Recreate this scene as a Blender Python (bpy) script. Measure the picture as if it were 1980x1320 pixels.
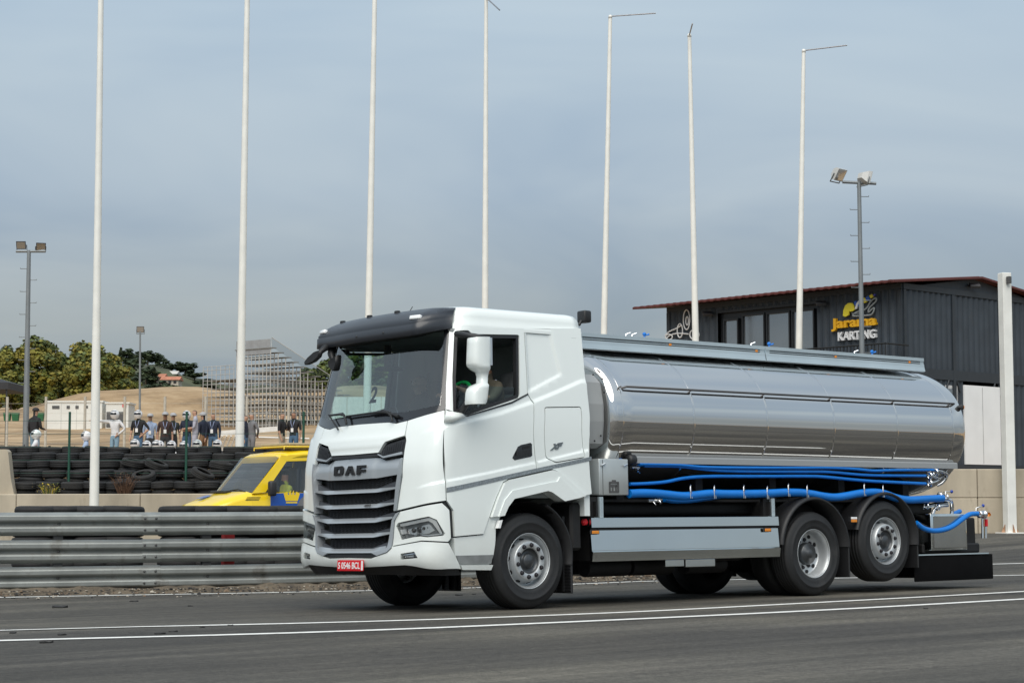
import bpy, bmesh, math, random
from mathutils import Vector, Matrix, geometry
random.seed(7)
for o in list(bpy.data.objects): bpy.data.objects.remove(o)
SC = bpy.context.scene
COL = SC.collection
PI = math.pi
# ------------------------------------------------------------------ camera
F, TH, PIT, ROL = 3711.56, .6952, .084, -.0008      # focal length in pixels of a 1980 px wide frame, heading, pitch, roll
CAM = Vector((-13.5575, -17.1579, 1.1411))
_d = Vector((math.sin(TH)*math.cos(PIT), math.cos(TH)*math.cos(PIT), math.sin(PIT)))
_r = Vector((math.cos(TH), -math.sin(TH), 0)); _u = _r.cross(_d)
_r, _u = _r*math.cos(ROL)+_u*math.sin(ROL), _u*math.cos(ROL)-_r*math.sin(ROL)
cd = bpy.data.cameras.new('camera'); cam = bpy.data.objects.new('camera', cd); COL.objects.link(cam)
cam.matrix_world = Matrix(((_r.x, _u.x, -_d.x, CAM.x), (_r.y, _u.y, -_d.y, CAM.y), (_r.z, _u.z, -_d.z, CAM.z), (0, 0, 0, 1)))
cd.sensor_width = 36; cd.lens = F*36/1980; cd.clip_end = 6000; cd.clip_start = .1
SC.camera = cam
# ------------------------------------------------------------------ world, sun, exposure
SUN_AZ = Vector((-.78, -.63)).normalized(); SUN_EL = math.radians(51)
w = bpy.data.worlds.new('World'); SC.world = w; w.use_nodes = True
nt = w.node_tree; nd = nt.nodes; lk = nt.links; nd.clear()
out = nd.new('ShaderNodeOutputWorld'); bg = nd.new('ShaderNodeBackground'); bg.inputs[1].default_value = .1
sky = nd.new('ShaderNodeTexSky'); sky.sky_type = 'NISHITA'; sky.sun_disc = False
sky.sun_elevation = SUN_EL; sky.sun_rotation = math.atan2(SUN_AZ.x, SUN_AZ.y)
sky.air_density = 1.0; sky.dust_density = 1.6; sky.ozone_density = 2.0
tc = nd.new('ShaderNodeTexCoord'); sep = nd.new('ShaderNodeSeparateXYZ'); lk.new(tc.outputs['Generated'], sep.inputs[0])
def wmath(op, a, b):
    n = nd.new('ShaderNodeMath'); n.operation = op
    for i, x in enumerate((a, b)):
        if isinstance(x, (int, float)): n.inputs[i].default_value = x
        else: lk.new(x, n.inputs[i])
    return n.outputs[0]
zz = wmath('ADD', wmath('MAXIMUM', sep.outputs[2], 0.0), .13)
cx_ = wmath('DIVIDE', sep.outputs[0], zz); cy_ = wmath('DIVIDE', sep.outputs[1], zz)
cmb = nd.new('ShaderNodeCombineXYZ'); lk.new(cx_, cmb.inputs[0]); lk.new(cy_, cmb.inputs[1])
n1 = nd.new('ShaderNodeTexNoise'); n1.inputs['Scale'].default_value = .8; n1.inputs['Detail'].default_value = 4; n1.inputs['Roughness'].default_value = .5; n1.inputs['Distortion'].default_value = .9
lk.new(cmb.outputs[0], n1.inputs['Vector'])
r1 = nd.new('ShaderNodeValToRGB'); lk.new(n1.outputs['Fac'], r1.inputs[0])
r1.color_ramp.elements[0].position = .33; r1.color_ramp.elements[0].color = (3.6, 4.45, 5.45, 1)
r1.color_ramp.elements[1].position = .69; r1.color_ramp.elements[1].color = (5.3, 5.95, 6.4, 1)
# a cloud deck that is greyer toward the horizon all round
hr = nd.new('ShaderNodeValToRGB'); lk.new(sep.outputs[2], hr.inputs[0])
hr.color_ramp.elements[0].position = .0; hr.color_ramp.elements[0].color = (.71, .69, .66, 1)
hr.color_ramp.elements[1].position = 1.; hr.color_ramp.elements[1].color = (1.42, 1.42, 1.42, 1)
e = hr.color_ramp.elements.new(.09); e.color = (.715, .69, .645, 1)
e = hr.color_ramp.elements.new(.16); e.color = (.90, .92, .93, 1)
e = hr.color_ramp.elements.new(.25); e.color = (1.14, 1.17, 1.15, 1)
mul = nd.new('ShaderNodeMixRGB'); mul.blend_type = 'MULTIPLY'; mul.inputs[0].default_value = 1
lk.new(r1.outputs[0], mul.inputs[1]); lk.new(hr.outputs[0], mul.inputs[2])
mix = nd.new('ShaderNodeMixRGB'); mix.inputs[0].default_value = .86
lk.new(sky.outputs[0], mix.inputs[1]); lk.new(mul.outputs[0], mix.inputs[2])
lk.new(mix.outputs[0], bg.inputs[0]); lk.new(bg.outputs[0], out.inputs[0])
sl = bpy.data.lights.new('sun', 'SUN'); sun = bpy.data.objects.new('sun', sl); COL.objects.link(sun)
sl.energy = 2.95; sl.angle = math.radians(58); sl.color = (1, .945, .86)
sdir = Vector((SUN_AZ.x*math.cos(SUN_EL), SUN_AZ.y*math.cos(SUN_EL), math.sin(SUN_EL)))
sun.rotation_euler = sdir.to_track_quat('Z', 'Y').to_euler(); sun.location = (-20, -20, 40)
vs = SC.view_settings; vs.view_transform = 'Standard'; vs.look = 'None'; vs.gamma = 1; vs.exposure = .1; vs.use_curve_mapping = False
SC.render.resolution_x = 1024; SC.render.resolution_y = 682
# ------------------------------------------------------------------ helpers: rays
def ray(px, py): return _d*F+_r*(px-990)-_u*(py-660)
DH = Vector((math.sin(TH), math.cos(TH), 0)); RH = Vector((math.cos(TH), -math.sin(TH), 0))
def wp(px, py, D):                       # the point D metres out along the view, seen at px, py
    v = ray(px, py); return CAM+v*(D/v.dot(DH))
def wl(D, L, z=0):                       # D metres out, L metres to the right of the view axis, at height z
    p = CAM+DH*D+RH*L; return Vector((p.x, p.y, z))
A = .022                                  # the road's cross fall under the lorry
def t_loc(v, point=True):                # world -> lorry frame
    y = v.y+(1.2 if point else 0)
    return Vector((v.x, y*math.cos(A)-v.z*math.sin(A)-(1.2 if point else 0), y*math.sin(A)+v.z*math.cos(A)))
TC = t_loc(CAM)
def tr(px, py): return t_loc(ray(px, py), False)
def ty(px, py, Y):
    v = tr(px, py); return TC+v*((Y-TC.y)/v.y)
def tx(px, py, X):
    v = tr(px, py); return TC+v*((X-TC.x)/v.x)
def tz(px, py, Z):
    v = tr(px, py); return TC+v*((Z-TC.z)/v.z)
def sstep(a, b, x):
    t = min(1, max(0, (x-a)/(b-a))); return t*t*(3-2*t)
# ------------------------------------------------------------------ helpers: materials
MATS = {}
def pm(name, col, rough=.5, metal=0, var=.08, scale=6, bump=0, bscale=60, coat=0, spec=.5, trans=0, emit=None, estr=0, stretch=None, dirt=None, detail=4):
    if name in MATS: return MATS[name]
    m = bpy.data.materials.new(name); m.use_nodes = True; t = m.node_tree; b = t.nodes['Principled BSDF']; L = t.links
    b.inputs['Roughness'].default_value = rough; b.inputs['Metallic'].default_value = metal
    b.inputs['Coat Weight'].default_value = coat; b.inputs['Coat Roughness'].default_value = .04; b.inputs['Specular IOR Level'].default_value = spec
    b.inputs['Transmission Weight'].default_value = trans
    b.inputs['Base Color'].default_value = (*col, 1)
    co = t.nodes.new('ShaderNodeTexCoord'); mp = t.nodes.new('ShaderNodeMapping'); L.new(co.outputs['Object'], mp.inputs[0])
    if stretch: mp.inputs['Scale'].default_value = stretch
    if var:
        n = t.nodes.new('ShaderNodeTexNoise'); n.inputs['Scale'].default_value = scale; n.inputs['Detail'].default_value = detail; L.new(mp.outputs[0], n.inputs['Vector'])
        r = t.nodes.new('ShaderNodeValToRGB'); L.new(n.outputs['Fac'], r.inputs[0])
        r.color_ramp.elements[0].position = .32; r.color_ramp.elements[1].position = .68
        r.color_ramp.elements[0].color = (*[c*(1-var) for c in col], 1); r.color_ramp.elements[1].color = (*[min(1, c*(1+var)) for c in col], 1)
        last = r.outputs[0]
        if dirt:
            n2 = t.nodes.new('ShaderNodeTexNoise'); n2.inputs['Scale'].default_value = dirt[1]; n2.inputs['Detail'].default_value = 8; n2.inputs['Roughness'].default_value = .65; L.new(mp.outputs[0], n2.inputs['Vector'])
            r2 = t.nodes.new('ShaderNodeValToRGB'); L.new(n2.outputs['Fac'], r2.inputs[0]); r2.color_ramp.elements[0].position = dirt[2]; r2.color_ramp.elements[1].position = dirt[2]+.16
            mx = t.nodes.new('ShaderNodeMixRGB'); L.new(r2.outputs[0], mx.inputs[0]); L.new(last, mx.inputs[1]); mx.inputs[2].default_value = (*dirt[0], 1); last = mx.outputs[0]
        L.new(last, b.inputs['Base Color'])
    if bump:
        n = t.nodes.new('ShaderNodeTexNoise'); n.inputs['Scale'].default_value = bscale; n.inputs['Detail'].default_value = 4; L.new(mp.outputs[0], n.inputs['Vector'])
        bp = t.nodes.new('ShaderNodeBump'); bp.inputs['Strength'].default_value = bump; bp.inputs['Distance'].default_value = .02
        L.new(n.outputs['Fac'], bp.inputs['Height']); L.new(bp.outputs[0], b.inputs['Normal'])
    if emit: b.inputs['Emission Color'].default_value = (*emit, 1); b.inputs['Emission Strength'].default_value = estr
    MATS[name] = m; return m
def glass(name, tint, gloss=.9, ior=1.52):
    if name in MATS: return MATS[name]
    m = bpy.data.materials.new(name); m.use_nodes = True; t = m.node_tree; t.nodes.clear(); L = t.links
    o = t.nodes.new('ShaderNodeOutputMaterial'); tr_ = t.nodes.new('ShaderNodeBsdfTransparent'); tr_.inputs[0].default_value = (*tint, 1)
    g = t.nodes.new('ShaderNodeBsdfGlossy'); g.inputs['Roughness'].default_value = .01; g.inputs[0].default_value = (gloss,)*3+(1,)
    fr = t.nodes.new('ShaderNodeFresnel'); fr.inputs[0].default_value = ior; mx = t.nodes.new('ShaderNodeMixShader')
    L.new(fr.outputs[0], mx.inputs[0]); L.new(tr_.outputs[0], mx.inputs[1]); L.new(g.outputs[0], mx.inputs[2]); L.new(mx.outputs[0], o.inputs[0])
    MATS[name] = m; return m
# ------------------------------------------------------------------ helpers: meshes
def perp(v):
    a = Vector((0, 0, 1)) if abs(v.z) < .9 else Vector((1, 0, 0))
    x = v.cross(a).normalized(); return x, v.cross(x).normalized()
class MB:
    def __init__(s): s.v = []; s.f = []; s.mi = []; s.sm = []; s.cur = 0
    def add(s, vs, fs, smooth=False, mi=None):
        o = len(s.v); s.v += [tuple(v) for v in vs]
        for f in fs: s.f.append(tuple(o+i for i in f)); s.mi.append(s.cur if mi is None else mi); s.sm.append(smooth)
        return s
    def box(s, a, b, M=None):
        (x0, y0, z0), (x1, y1, z1) = a, b
        vs = [Vector(p) for p in ((x0,y0,z0),(x1,y0,z0),(x1,y1,z0),(x0,y1,z0),(x0,y0,z1),(x1,y0,z1),(x1,y1,z1),(x0,y1,z1))]
        if M: vs = [M@v for v in vs]
        return s.add(vs, [(0,3,2,1),(4,5,6,7),(0,1,5,4),(1,2,6,5),(2,3,7,6),(3,0,4,7)])
    def cbox(s, a, b, c=.02, seg=2, M=None):
        bm = bmesh.new(); bmesh.ops.create_cube(bm, size=1)
        for v in bm.verts: v.co = Vector([(a[i]+b[i])/2+v.co[i]*(b[i]-a[i]) for i in range(3)])
        bmesh.ops.bevel(bm, geom=list(bm.edges), offset=c, segments=seg, affect='EDGES', profile=.5)
        bm.verts.index_update()
        vs = [(M@v.co if M else v.co.copy()) for v in bm.verts]; fs = [[v.index for v in f.verts] for f in bm.faces]; bm.free()
        return s.add(vs, fs, seg > 1)
    def tube(s, pts, r, n=8, caps=True, smooth=True):
        pts = [Vector(p) for p in pts]; k = len(pts); rs = r if isinstance(r, (list, tuple)) else [r]*k; vs = []; X = None
        for i, p in enumerate(pts):
            d = (pts[min(i+1, k-1)]-pts[max(i-1, 0)]).normalized()
            if X is None: X, Y = perp(d)
            else:
                X = (X-d*X.dot(d)).normalized(); Y = d.cross(X)
            for j in range(n): a = 2*PI*j/n; vs.append(p+X*(rs[i]*math.cos(a))+Y*(rs[i]*math.sin(a)))
        fs = [(i*n+j, i*n+(j+1) % n, (i+1)*n+(j+1) % n, (i+1)*n+j) for i in range(k-1) for j in range(n)]
        s.add(vs, fs, smooth)
        if caps: s.add(vs[:n], [tuple(range(n))[::-1]]); s.add(vs[-n:], [tuple(range(n))])
        return s
    def lathe(s, prof, M=None, n=32, smooth=True, a0=0, a1=2*PI):   # prof: (r, h) about local Z
        k = len(prof); full = abs(a1-a0-2*PI) < 1e-6; nn = n if full else n+1; vs = []
        for r, h in prof:
            for j in range(nn):
                a = a0+(a1-a0)*j/n; v = Vector((r*math.cos(a), r*math.sin(a), h)); vs.append(M@v if M else v)
        fs = [(i*nn+j, i*nn+(j+1) % nn, (i+1)*nn+(j+1) % nn, (i+1)*nn+j) for i in range(k-1) for j in range(n)]
        return s.add(vs, fs, smooth)
    def prism(s, poly, fn, h0, h1, smooth=False):        # fn(a, b, h) -> point
        n = len(poly); vs = [fn(a, b, h0) for a, b in poly]+[fn(a, b, h1) for a, b in poly]
        s.add(vs, [tuple(range(n))[::-1], tuple(range(n, 2*n))])
        s.add(vs, [(i, (i+1) % n, n+(i+1) % n, n+i) for i in range(n)], smooth)
        return s
    def loft(s, rings, closed=True, caps=True, smooth=True):
        n = len(rings[0]); vs = [p for r in rings for p in r]
        m = n if closed else n-1
        s.add(vs, [(i*n+j, i*n+(j+1) % n, (i+1)*n+(j+1) % n, (i+1)*n+j) for i in range(len(rings)-1) for j in range(m)], smooth)
        if caps: s.add(rings[0], [tuple(range(n))[::-1]]); s.add(rings[-1], [tuple(range(n))])
        return s
    def mesh(s, name, mats, fix=True):
        me = bpy.data.meshes.new(name); me.from_pydata(s.v, [], s.f)
        for m in (mats if isinstance(mats, (list, tuple)) else [mats]): me.materials.append(m)
        me.polygons.foreach_set('material_index', s.mi); me.polygons.foreach_set('use_smooth', s.sm)
        if fix:
            bm = bmesh.new(); bm.from_mesh(me); bmesh.ops.recalc_face_normals(bm, faces=bm.faces); bm.to_mesh(me); bm.free()
        me.update(); return me
    def build(s, name, mats, parent=None, fix=True): return link(name, s.mesh(name, mats, fix), parent)
def link(name, me, parent=None, loc=None):
    o = bpy.data.objects.new(name, me); COL.objects.link(o)
    if parent is not None: o.parent = parent
    if loc is not None: o.location = loc
    return o
def tag(o, label, cat=None, group=None, kind=None):
    if label: o['label'] = label
    if cat: o['category'] = cat
    if group: o['group'] = group
    if kind: o['kind'] = kind
    return o
def empty(name, label, cat, loc=(0, 0, 0), rz=0, group=None):
    o = bpy.data.objects.new(name, None); COL.objects.link(o); o.location = loc; o.rotation_euler = (0, 0, rz); o.empty_display_size = .1
    return tag(o, label, cat, group)
def kids(o): return [c for c in COL.objects if c.parent is o]
def copy_tree(o, parent=None):
    c = o.copy(); COL.objects.link(c)
    if parent is not None: c.parent = parent
    for k in list(o.children): copy_tree(k, c)
    return c
def chaikin(pts, n=2, closed=False):
    pts = [Vector(p) for p in pts]
    for _ in range(n):
        q = [] if closed else [pts[0]]
        m = len(pts)
        for i in range(m if closed else m-1):
            a, b = pts[i], pts[(i+1) % m]; q += [a*.75+b*.25, a*.25+b*.75]
        if not closed: q.append(pts[-1])
        pts = q
    return pts
def interp(tab, x):
    if x <= tab[0][0]: return tab[0][1]
    for (a, b), (c, d) in zip(tab, tab[1:]):
        if x <= c: return b+(d-b)*(x-a)/(c-a)
    return tab[-1][1]
def text_mb(txt, size=1, extrude=.02, bold=.0, xs=1, shear=0):
    cu = bpy.data.curves.new('t', 'FONT'); cu.body = txt; cu.size = size; cu.extrude = extrude; cu.offset = bold; cu.align_x = 'CENTER'; cu.align_y = 'CENTER'; cu.shear = shear; cu.resolution_u = 3
    o = bpy.data.objects.new('t', cu); COL.objects.link(o)
    dg = bpy.context.evaluated_depsgraph_get(); me = bpy.data.meshes.new_from_object(o.evaluated_get(dg))
    bpy.data.objects.remove(o); bpy.data.curves.remove(cu)
    vs = [(v.co.x*xs, v.co.y, v.co.z) for v in me.vertices]; fs = [tuple(p.vertices) for p in me.polygons]; bpy.data.meshes.remove(me)
    return vs, fs
def basis(o, x, y, z): return Matrix(((x.x, y.x, z.x, o.x), (x.y, y.y, z.y, o.y), (x.z, y.z, z.z, o.z), (0, 0, 0, 1)))
# ================================================================== the setting
def dl(x, y):
    p = Vector((x-CAM.x, y-CAM.y, 0)); return p.dot(DH), p.dot(RH)
PROF = [(0, 1.25), (4, 2.3), (13, 2.3), (103, 7.0), (125, 9.0), (190, 13.0), (360, 20), (900, 26), (3000, 26)]
def dwall(L): return 47+8.2*sstep(3.2, 7.0, L)
def h_dl(D, L, x, y):
    z = -.022*min(2.5, max(0, y+1.2))
    z += .34*sstep(6, 13, L)*sstep(32, 53, D)
    t = D-dwall(L)
    if t > 0:
        k = sstep(0, .25, t)
        zz = interp(PROF, t)
        kr = sstep(6, 9, L); zz = zz*(1-kr)+kr*(2.08+.05*max(0, t-16))
        zz += .12*math.sin(L*.5+D*.23)*sstep(20, 60, t)
        c = (300-990)/F*178
        e = ((L-c)/11)**2+((D-182)/20)**2
        zz += 2.5*math.exp(-e**1.5)
        e2 = ((L+15.8)/9)**2+((D-205)/26)**2; zz += 2.6*math.exp(-e2**1.4)
        z = z*(1-k)+zz*k
    return z
def h(x, y):
    D, L = dl(x, y); return h_dl(D, L, x, y)
def gpt(px, py):                          # where the ray through px, py meets the ground
    v = ray(px, py).normalized(); t = 8.
    while t < 400:
        p = CAM+v*t
        if p.z < h(p.x, p.y): break
        t += .5
    a, b = t-.5, t
    for _ in range(30):
        m = (a+b)/2; p = CAM+v*m
        if p.z < h(p.x, p.y): b = m
        else: a = m
    return CAM+v*b
def sheet(name, Ds, Ls, mat, dz=0, keep=None):
    vs = []; fs = []; n = len(Ls)
    for D in Ds:
        for L in Ls:
            p = wl(D, L); vs.append((p.x, p.y, h_dl(D, L, p.x, p.y)+dz))
    for i in range(len(Ds)-1):
        for j in range(n-1):
            if keep and not keep((Ds[i]+Ds[i+1])/2, (Ls[j]+Ls[j+1])/2): continue
            fs.append((i*n+j, i*n+j+1, (i+1)*n+j+1, (i+1)*n+j))
    m = MB(); m.add(vs, fs, True); o = m.build(name, mat); tag(o, None, kind='structure'); return o
def fr(a, b, s): return [a+(b-a)*i/max(1, round((b-a)/s)) for i in range(max(1, round((b-a)/s))+1)]
# dry earth
def earth_mat():
    m = pm('dry_earth', (.30, .21, .12), .95, 0, .3, .35, bump=.5, bscale=3); t = m.node_tree; b = t.nodes['Principled BSDF']; L = t.links
    co = t.nodes.new('ShaderNodeTexCoord'); n = t.nodes.new('ShaderNodeTexNoise'); n.inputs['Scale'].default_value = .12; n.inputs['Detail'].default_value = 9; n.inputs['Roughness'].default_value = .7
    L.new(co.outputs['Object'], n.inputs['Vector']); r = t.nodes.new('ShaderNodeValToRGB'); L.new(n.outputs['Fac'], r.inputs[0])
    r.color_ramp.elements[0].position = .35; r.color_ramp.elements[0].color = (.15, .10, .052, 1); r.color_ramp.elements[1].position = .62; r.color_ramp.elements[1].color = (.42, .30, .175, 1)
    e_ = r.color_ramp.elements.new(.48); e_.color = (.30, .20, .105, 1)
    L.new(r.outputs[0], b.inputs['Base Color']); return m
EARTH = earth_mat()
def asphalt(name, dark, light, rubber=True):
    m = bpy.data.materials.new(name); m.use_nodes = True; t = m.node_tree; b = t.nodes['Principled BSDF']; L = t.links; N = t.nodes.new
    b.inputs['Roughness'].default_value = .82; b.inputs['Specular IOR Level'].default_value = .35
    co = N('ShaderNodeTexCoord')
    def noise(sc, de, ro, st=None):
        n = N('ShaderNodeTexNoise'); n.inputs['Scale'].default_value = sc; n.inputs['Detail'].default_value = de; n.inputs['Roughness'].default_value = ro
        if st:
            mp = N('ShaderNodeMapping'); mp.inputs['Rotation'].default_value = (0, 0, math.radians(6)); mp.inputs['Scale'].default_value = st; L.new(co.outputs['Object'], mp.inputs[0]); L.new(mp.outputs[0], n.inputs['Vector'])
        else: L.new(co.outputs['Object'], n.inputs['Vector'])
        return n
    def ramp(n, a, ca, c, cc):
        r = N('ShaderNodeValToRGB'); L.new(n.outputs['Fac'], r.inputs[0]); r.color_ramp.elements[0].position = a; r.color_ramp.elements[0].color = (*ca, 1); r.color_ramp.elements[1].position = c; r.color_ramp.elements[1].color = (*cc, 1); return r
    base = ramp(noise(.6, 6, .6, (.35, 1.3, 1)), .3, dark, .7, light)
    def mul(a, bb, f=1):
        x = N('ShaderNodeMixRGB'); x.blend_type = 'MULTIPLY'; x.inputs[0].default_value = f; L.new(a, x.inputs[1]); L.new(bb, x.inputs[2]); return x.outputs[0]
    c = base.outputs[0]
    c = mul(c, ramp(noise(170, 2, .7), .3, (.45,)*3, .70, (1.6,)*3).outputs[0])       # aggregate
    c = mul(c, ramp(noise(48, 3, .75), .34, (.74,)*3, .66, (1.22,)*3).outputs[0])
    c = mul(c, ramp(noise(1.1, 7, .62, (.06, 2.6, 1)), .36, (.72,)*3, .6, (1.06,)*3).outputs[0])   # wear along the lane
    c = mul(c, ramp(noise(14, 3, .6), .28, (.82,)*3, .6, (1.05,)*3).outputs[0])
    vo = N('ShaderNodeTexVoronoi'); vo.feature = 'DISTANCE_TO_EDGE'; vo.inputs['Scale'].default_value = .33; mpv = N('ShaderNodeVectorMath'); mpv.operation = 'ADD'; nv = noise(.9, 5, .7); L.new(co.outputs['Object'], mpv.inputs[0]); L.new(nv.outputs['Color'], mpv.inputs[1]); L.new(mpv.outputs[0], vo.inputs['Vector'])
    rv = N('ShaderNodeValToRGB'); L.new(vo.outputs['Distance'], rv.inputs[0]); rv.color_ramp.elements[0].position = .0; rv.color_ramp.elements[0].color = (.5, .5, .5, 1); rv.color_ramp.elements[1].position = .006; rv.color_ramp.elements[1].color = (1, 1, 1, 1); c = mul(c, rv.outputs[0], .7)
    c = mul(c, ramp(noise(.23, 3, .5), .42, (.86, .86, .87), .58, (1.04, 1.03, 1.0)).outputs[0])
    c = mul(c, ramp(noise(11, 5, .72, (.8, 1.6, 1)), .36, (.76,)*3, .64, (1.2,)*3).outputs[0])       # mottled surface
    if rubber:
        q1, q2 = gpt(420, 1196), gpt(1500, 1161); dd = (q2-q1).normalized(); sx = N('ShaderNodeSeparateXYZ'); L.new(co.outputs['Object'], sx.inputs[0])
        def M2(op, a, b_):
            n_ = N('ShaderNodeMath'); n_.operation = op
            for i_, v_ in enumerate((a, b_)):
                if isinstance(v_, (int, float)): n_.inputs[i_].default_value = v_
                else: L.new(v_, n_.inputs[i_])
            return n_.outputs[0]
        dist = M2('ADD', M2('MULTIPLY', sx.outputs[0], -dd.y), M2('MULTIPLY', sx.outputs[1], dd.x)); dist = M2('ABSOLUTE', M2('SUBTRACT', dist, -dd.y*q1.x+dd.x*q1.y), 0); dist = M2('ADD', dist, M2('MULTIPLY', noise(.8, 6, .6, (.2, 1.2, 1)).outputs['Fac'], .5))
        along_ = M2('SUBTRACT', M2('ADD', M2('MULTIPLY', sx.outputs[0], dd.x), M2('MULTIPLY', sx.outputs[1], dd.y)), dd.x*q1.x+dd.y*q1.y)
        mr = N('ShaderNodeMapRange'); mr.inputs[1].default_value = .3; mr.inputs[2].default_value = .85; mr.inputs[3].default_value = 1; mr.inputs[4].default_value = 0; L.new(dist, mr.inputs[0])
        ma = N('ShaderNodeMapRange'); ma.inputs[1].default_value = -1.5; ma.inputs[2].default_value = 2.5; L.new(along_, ma.inputs[0])
        sk_ = N('ShaderNodeMixRGB'); sk_.blend_type = 'MULTIPLY'; L.new(M2('MULTIPLY', M2('MULTIPLY', mr.outputs[0], ma.outputs[0]), .8), sk_.inputs[0]); L.new(c, sk_.inputs[1]); sk_.inputs[2].default_value = (.45, .45, .47, 1); c = sk_.outputs[0]      # rubber laid down along the racing line
        c = mul(c, ramp(noise(.42, 5, .55, (.12, 1.1, 1)), .44, (.6, .6, .62), .56, (1, 1, 1)).outputs[0])      # rubbered-in stretches
    L.new(c, b.inputs['Base Color'])
    bp = N('ShaderNodeBump'); bp.inputs['Strength'].default_value = .5; bp.inputs['Distance'].default_value = .012; L.new(noise(120, 3, .6).outputs['Fac'], bp.inputs['Height']); L.new(bp.outputs[0], b.inputs['Normal'])
    return m
ASPH = asphalt('asphalt', (.083, .077, .065), (.138, .128, .107))
Dg = [-900, -300, -100, -40]+fr(-20, 44, 4)+fr(45, 62, .5)+fr(64, 110, 4)+fr(114, 240, 3)+fr(260, 500, 30)+[700, 1100, 1800, 3000]
Lg = [-1500, -600, -300, -180]+fr(-120, -56, 6)+fr(-54, 24, 2)+fr(28, 60, 8)+[90, 150, 300, 600, 1500]
sheet('ground', Dg, Lg, EARTH, -.012)
Dr = [-900, -300, -100, -40]+fr(-20, 44, 1.5)+fr(44.5, 55.5, .5); Lr = [-400, -150, -60]+fr(-40, 40, 1.25)+[60, 150, 400]
sheet('road', Dr, Lr, ASPH, .004, lambda D, L: D < dwall(L)-.3)
# painted lines, laid on the asphalt
PAINT = pm('road_paint', (.74, .74, .71), .7, 0, .12, 9, bump=.3, bscale=90, dirt=((.13, .128, .12), 11, .61))
def line(px, wd, label=None):
    g = [gpt(*p) for p in px]; g2 = chaikin(g, 2); m = MB(); L_ = []
    pts = []
    for a, b in zip(g2, g2[1:]):
        k = max(1, int((b-a).length/.5)); pts += [a+(b-a)*i/k for i in range(k)]
    pts.append(g2[-1]); vs = []
    for i, p in enumerate(pts):
        d = (pts[min(i+1, len(pts)-1)]-pts[max(i-1, 0)]); d.z = 0; d.normalize(); n = Vector((-d.y, d.x, 0))
        for s in (-1, 1):
            q = p+n*(s*wd/2); vs.append((q.x, q.y, h(q.x, q.y)+.0085))
    m.add(vs, [(2*i, 2*i+1, 2*i+3, 2*i+2) for i in range(len(pts)-1)])
    o = m.build('lane_line', PAINT); tag(o, label, kind='structure'); return o
line([(-160, 1243.5), (0, 1239), (640, 1223), (1160, 1200.5), (1597, 1180), (1960, 1159.5), (2200, 1146)], .15)
line([(-160, 1223), (0, 1219.5), (640, 1205), (1160, 1187), (1500, 1169.5), (1960, 1145), (2200, 1131)], .13)
line([(-160, 1159), (0, 1155), (640, 1144), (924, 1136.7), (1160, 1127.5), (1261, 1123), (1600, 1118), (1920, 1113), (2150, 1109)], .14)
line([(1700, 1096), (1919, 1090.3), (2150, 1085)], .16)
# ------------------------------------------------------------------ guard rail
GALV = pm('galvanised_steel', (.25, .265, .255), .5, .4, .2, 2.2, bump=.15, bscale=14, stretch=(1, 1, .6), dirt=((.13, .12, .105), 2.2, .56))
DARKST = pm('dark_post_steel', (.10, .10, .10), .6, .4, .15)
RAILP = [wp(px, 980, D) for px, D in ((-330, 24.9), (0, 25.5), (600, 26.9), (1000, 29.2), (1330, 31.6))]
RAILP = [Vector((p.x, p.y, 0)) for p in chaikin(RAILP, 2)]
def along(path, s):
    for a, b in zip(path, path[1:]):
        l = (b-a).length
        if s <= l: return a+(b-a)*(s/l), (b-a).normalized()
        s -= l
    return path[-1], (path[-1]-path[-2]).normalized()
RLEN = sum((b-a).length for a, b in zip(RAILP, RAILP[1:]))
gr = empty('guard_rail', 'three-tier galvanised steel guard rail along the far edge of the road', 'guard rail', RAILP[0])
WPROF = [(-.155, .0), (-.15, .012), (-.115, .075), (-.10, .083), (-.055, .083), (-.04, .075), (-.012, .012), (0, .006), (.012, .012), (.04, .075), (.055, .083), (.10, .083), (.115, .075), (.15, .012), (.155, .0)]
O = RAILP[0]; SEG = 4.0
for tier, zc in enumerate((.865, .505, .155)):
    s = 0.; k = 0
    while s < RLEN-.5:
        e_ = min(RLEN, s+SEG+.25); m = MB(); rings = []
        for i in range(5):
            p, d = along(RAILP, s+(e_-s)*i/4); n = Vector((d.y, -d.x, 0)); zj = .006*math.sin(s*1.7+tier*2.1+i*.5)
            off = .004*(k % 2)
            rings.append([p-O+n*(y+off)+Vector((0, 0, zc+zj+z)) for z, y in WPROF]+[p-O+n*(y-.006+off)+Vector((0, 0, zc+zj+z)) for z, y in WPROF[::-1]])
        m.loft(rings, smooth=False); m.build('beam', GALV, gr)
        p, d = along(RAILP, s+.12); n = Vector((d.y, -d.x, 0))
        for du in (-.09, .06):
            for dz_ in (-.078, .078): mb = MB(); mb.lathe([(0, .012), (.012, .012), (.016, .002), (.018, 0)], basis(p-O+d*du+n*.089+Vector((0, 0, zc+dz_)), d, Vector((0, 0, 1)), n), 8); mb.build('bolt', DARKST, gr)
        s += SEG; k += 1
s = .9
while s < RLEN:
    p, d = along(RAILP, s); n = Vector((d.y, -d.x, 0)); M = basis(p-O, d, -n, Vector((0, 0, 1)))
    m = MB(); m.box((-.06, .03, -.3), (.06, .04, .98), M); m.box((-.006, .04, -.3), (.006, .13, .98), M); m.box((-.06, .13, -.3), (.06, .14, .98), M); m.build('post', DARKST, gr)
    for zc in (.865, .505, .155):
        m = MB(); m.lathe([(.0, .016), (.014, .016), (.02, .004), (.022, 0)], basis(p-O+n*.0085+Vector((0, 0, zc)), d, Vector((0, 0, 1)), n), 10); m.build('bolt', DARKST, gr)
    s += 2.0
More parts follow.
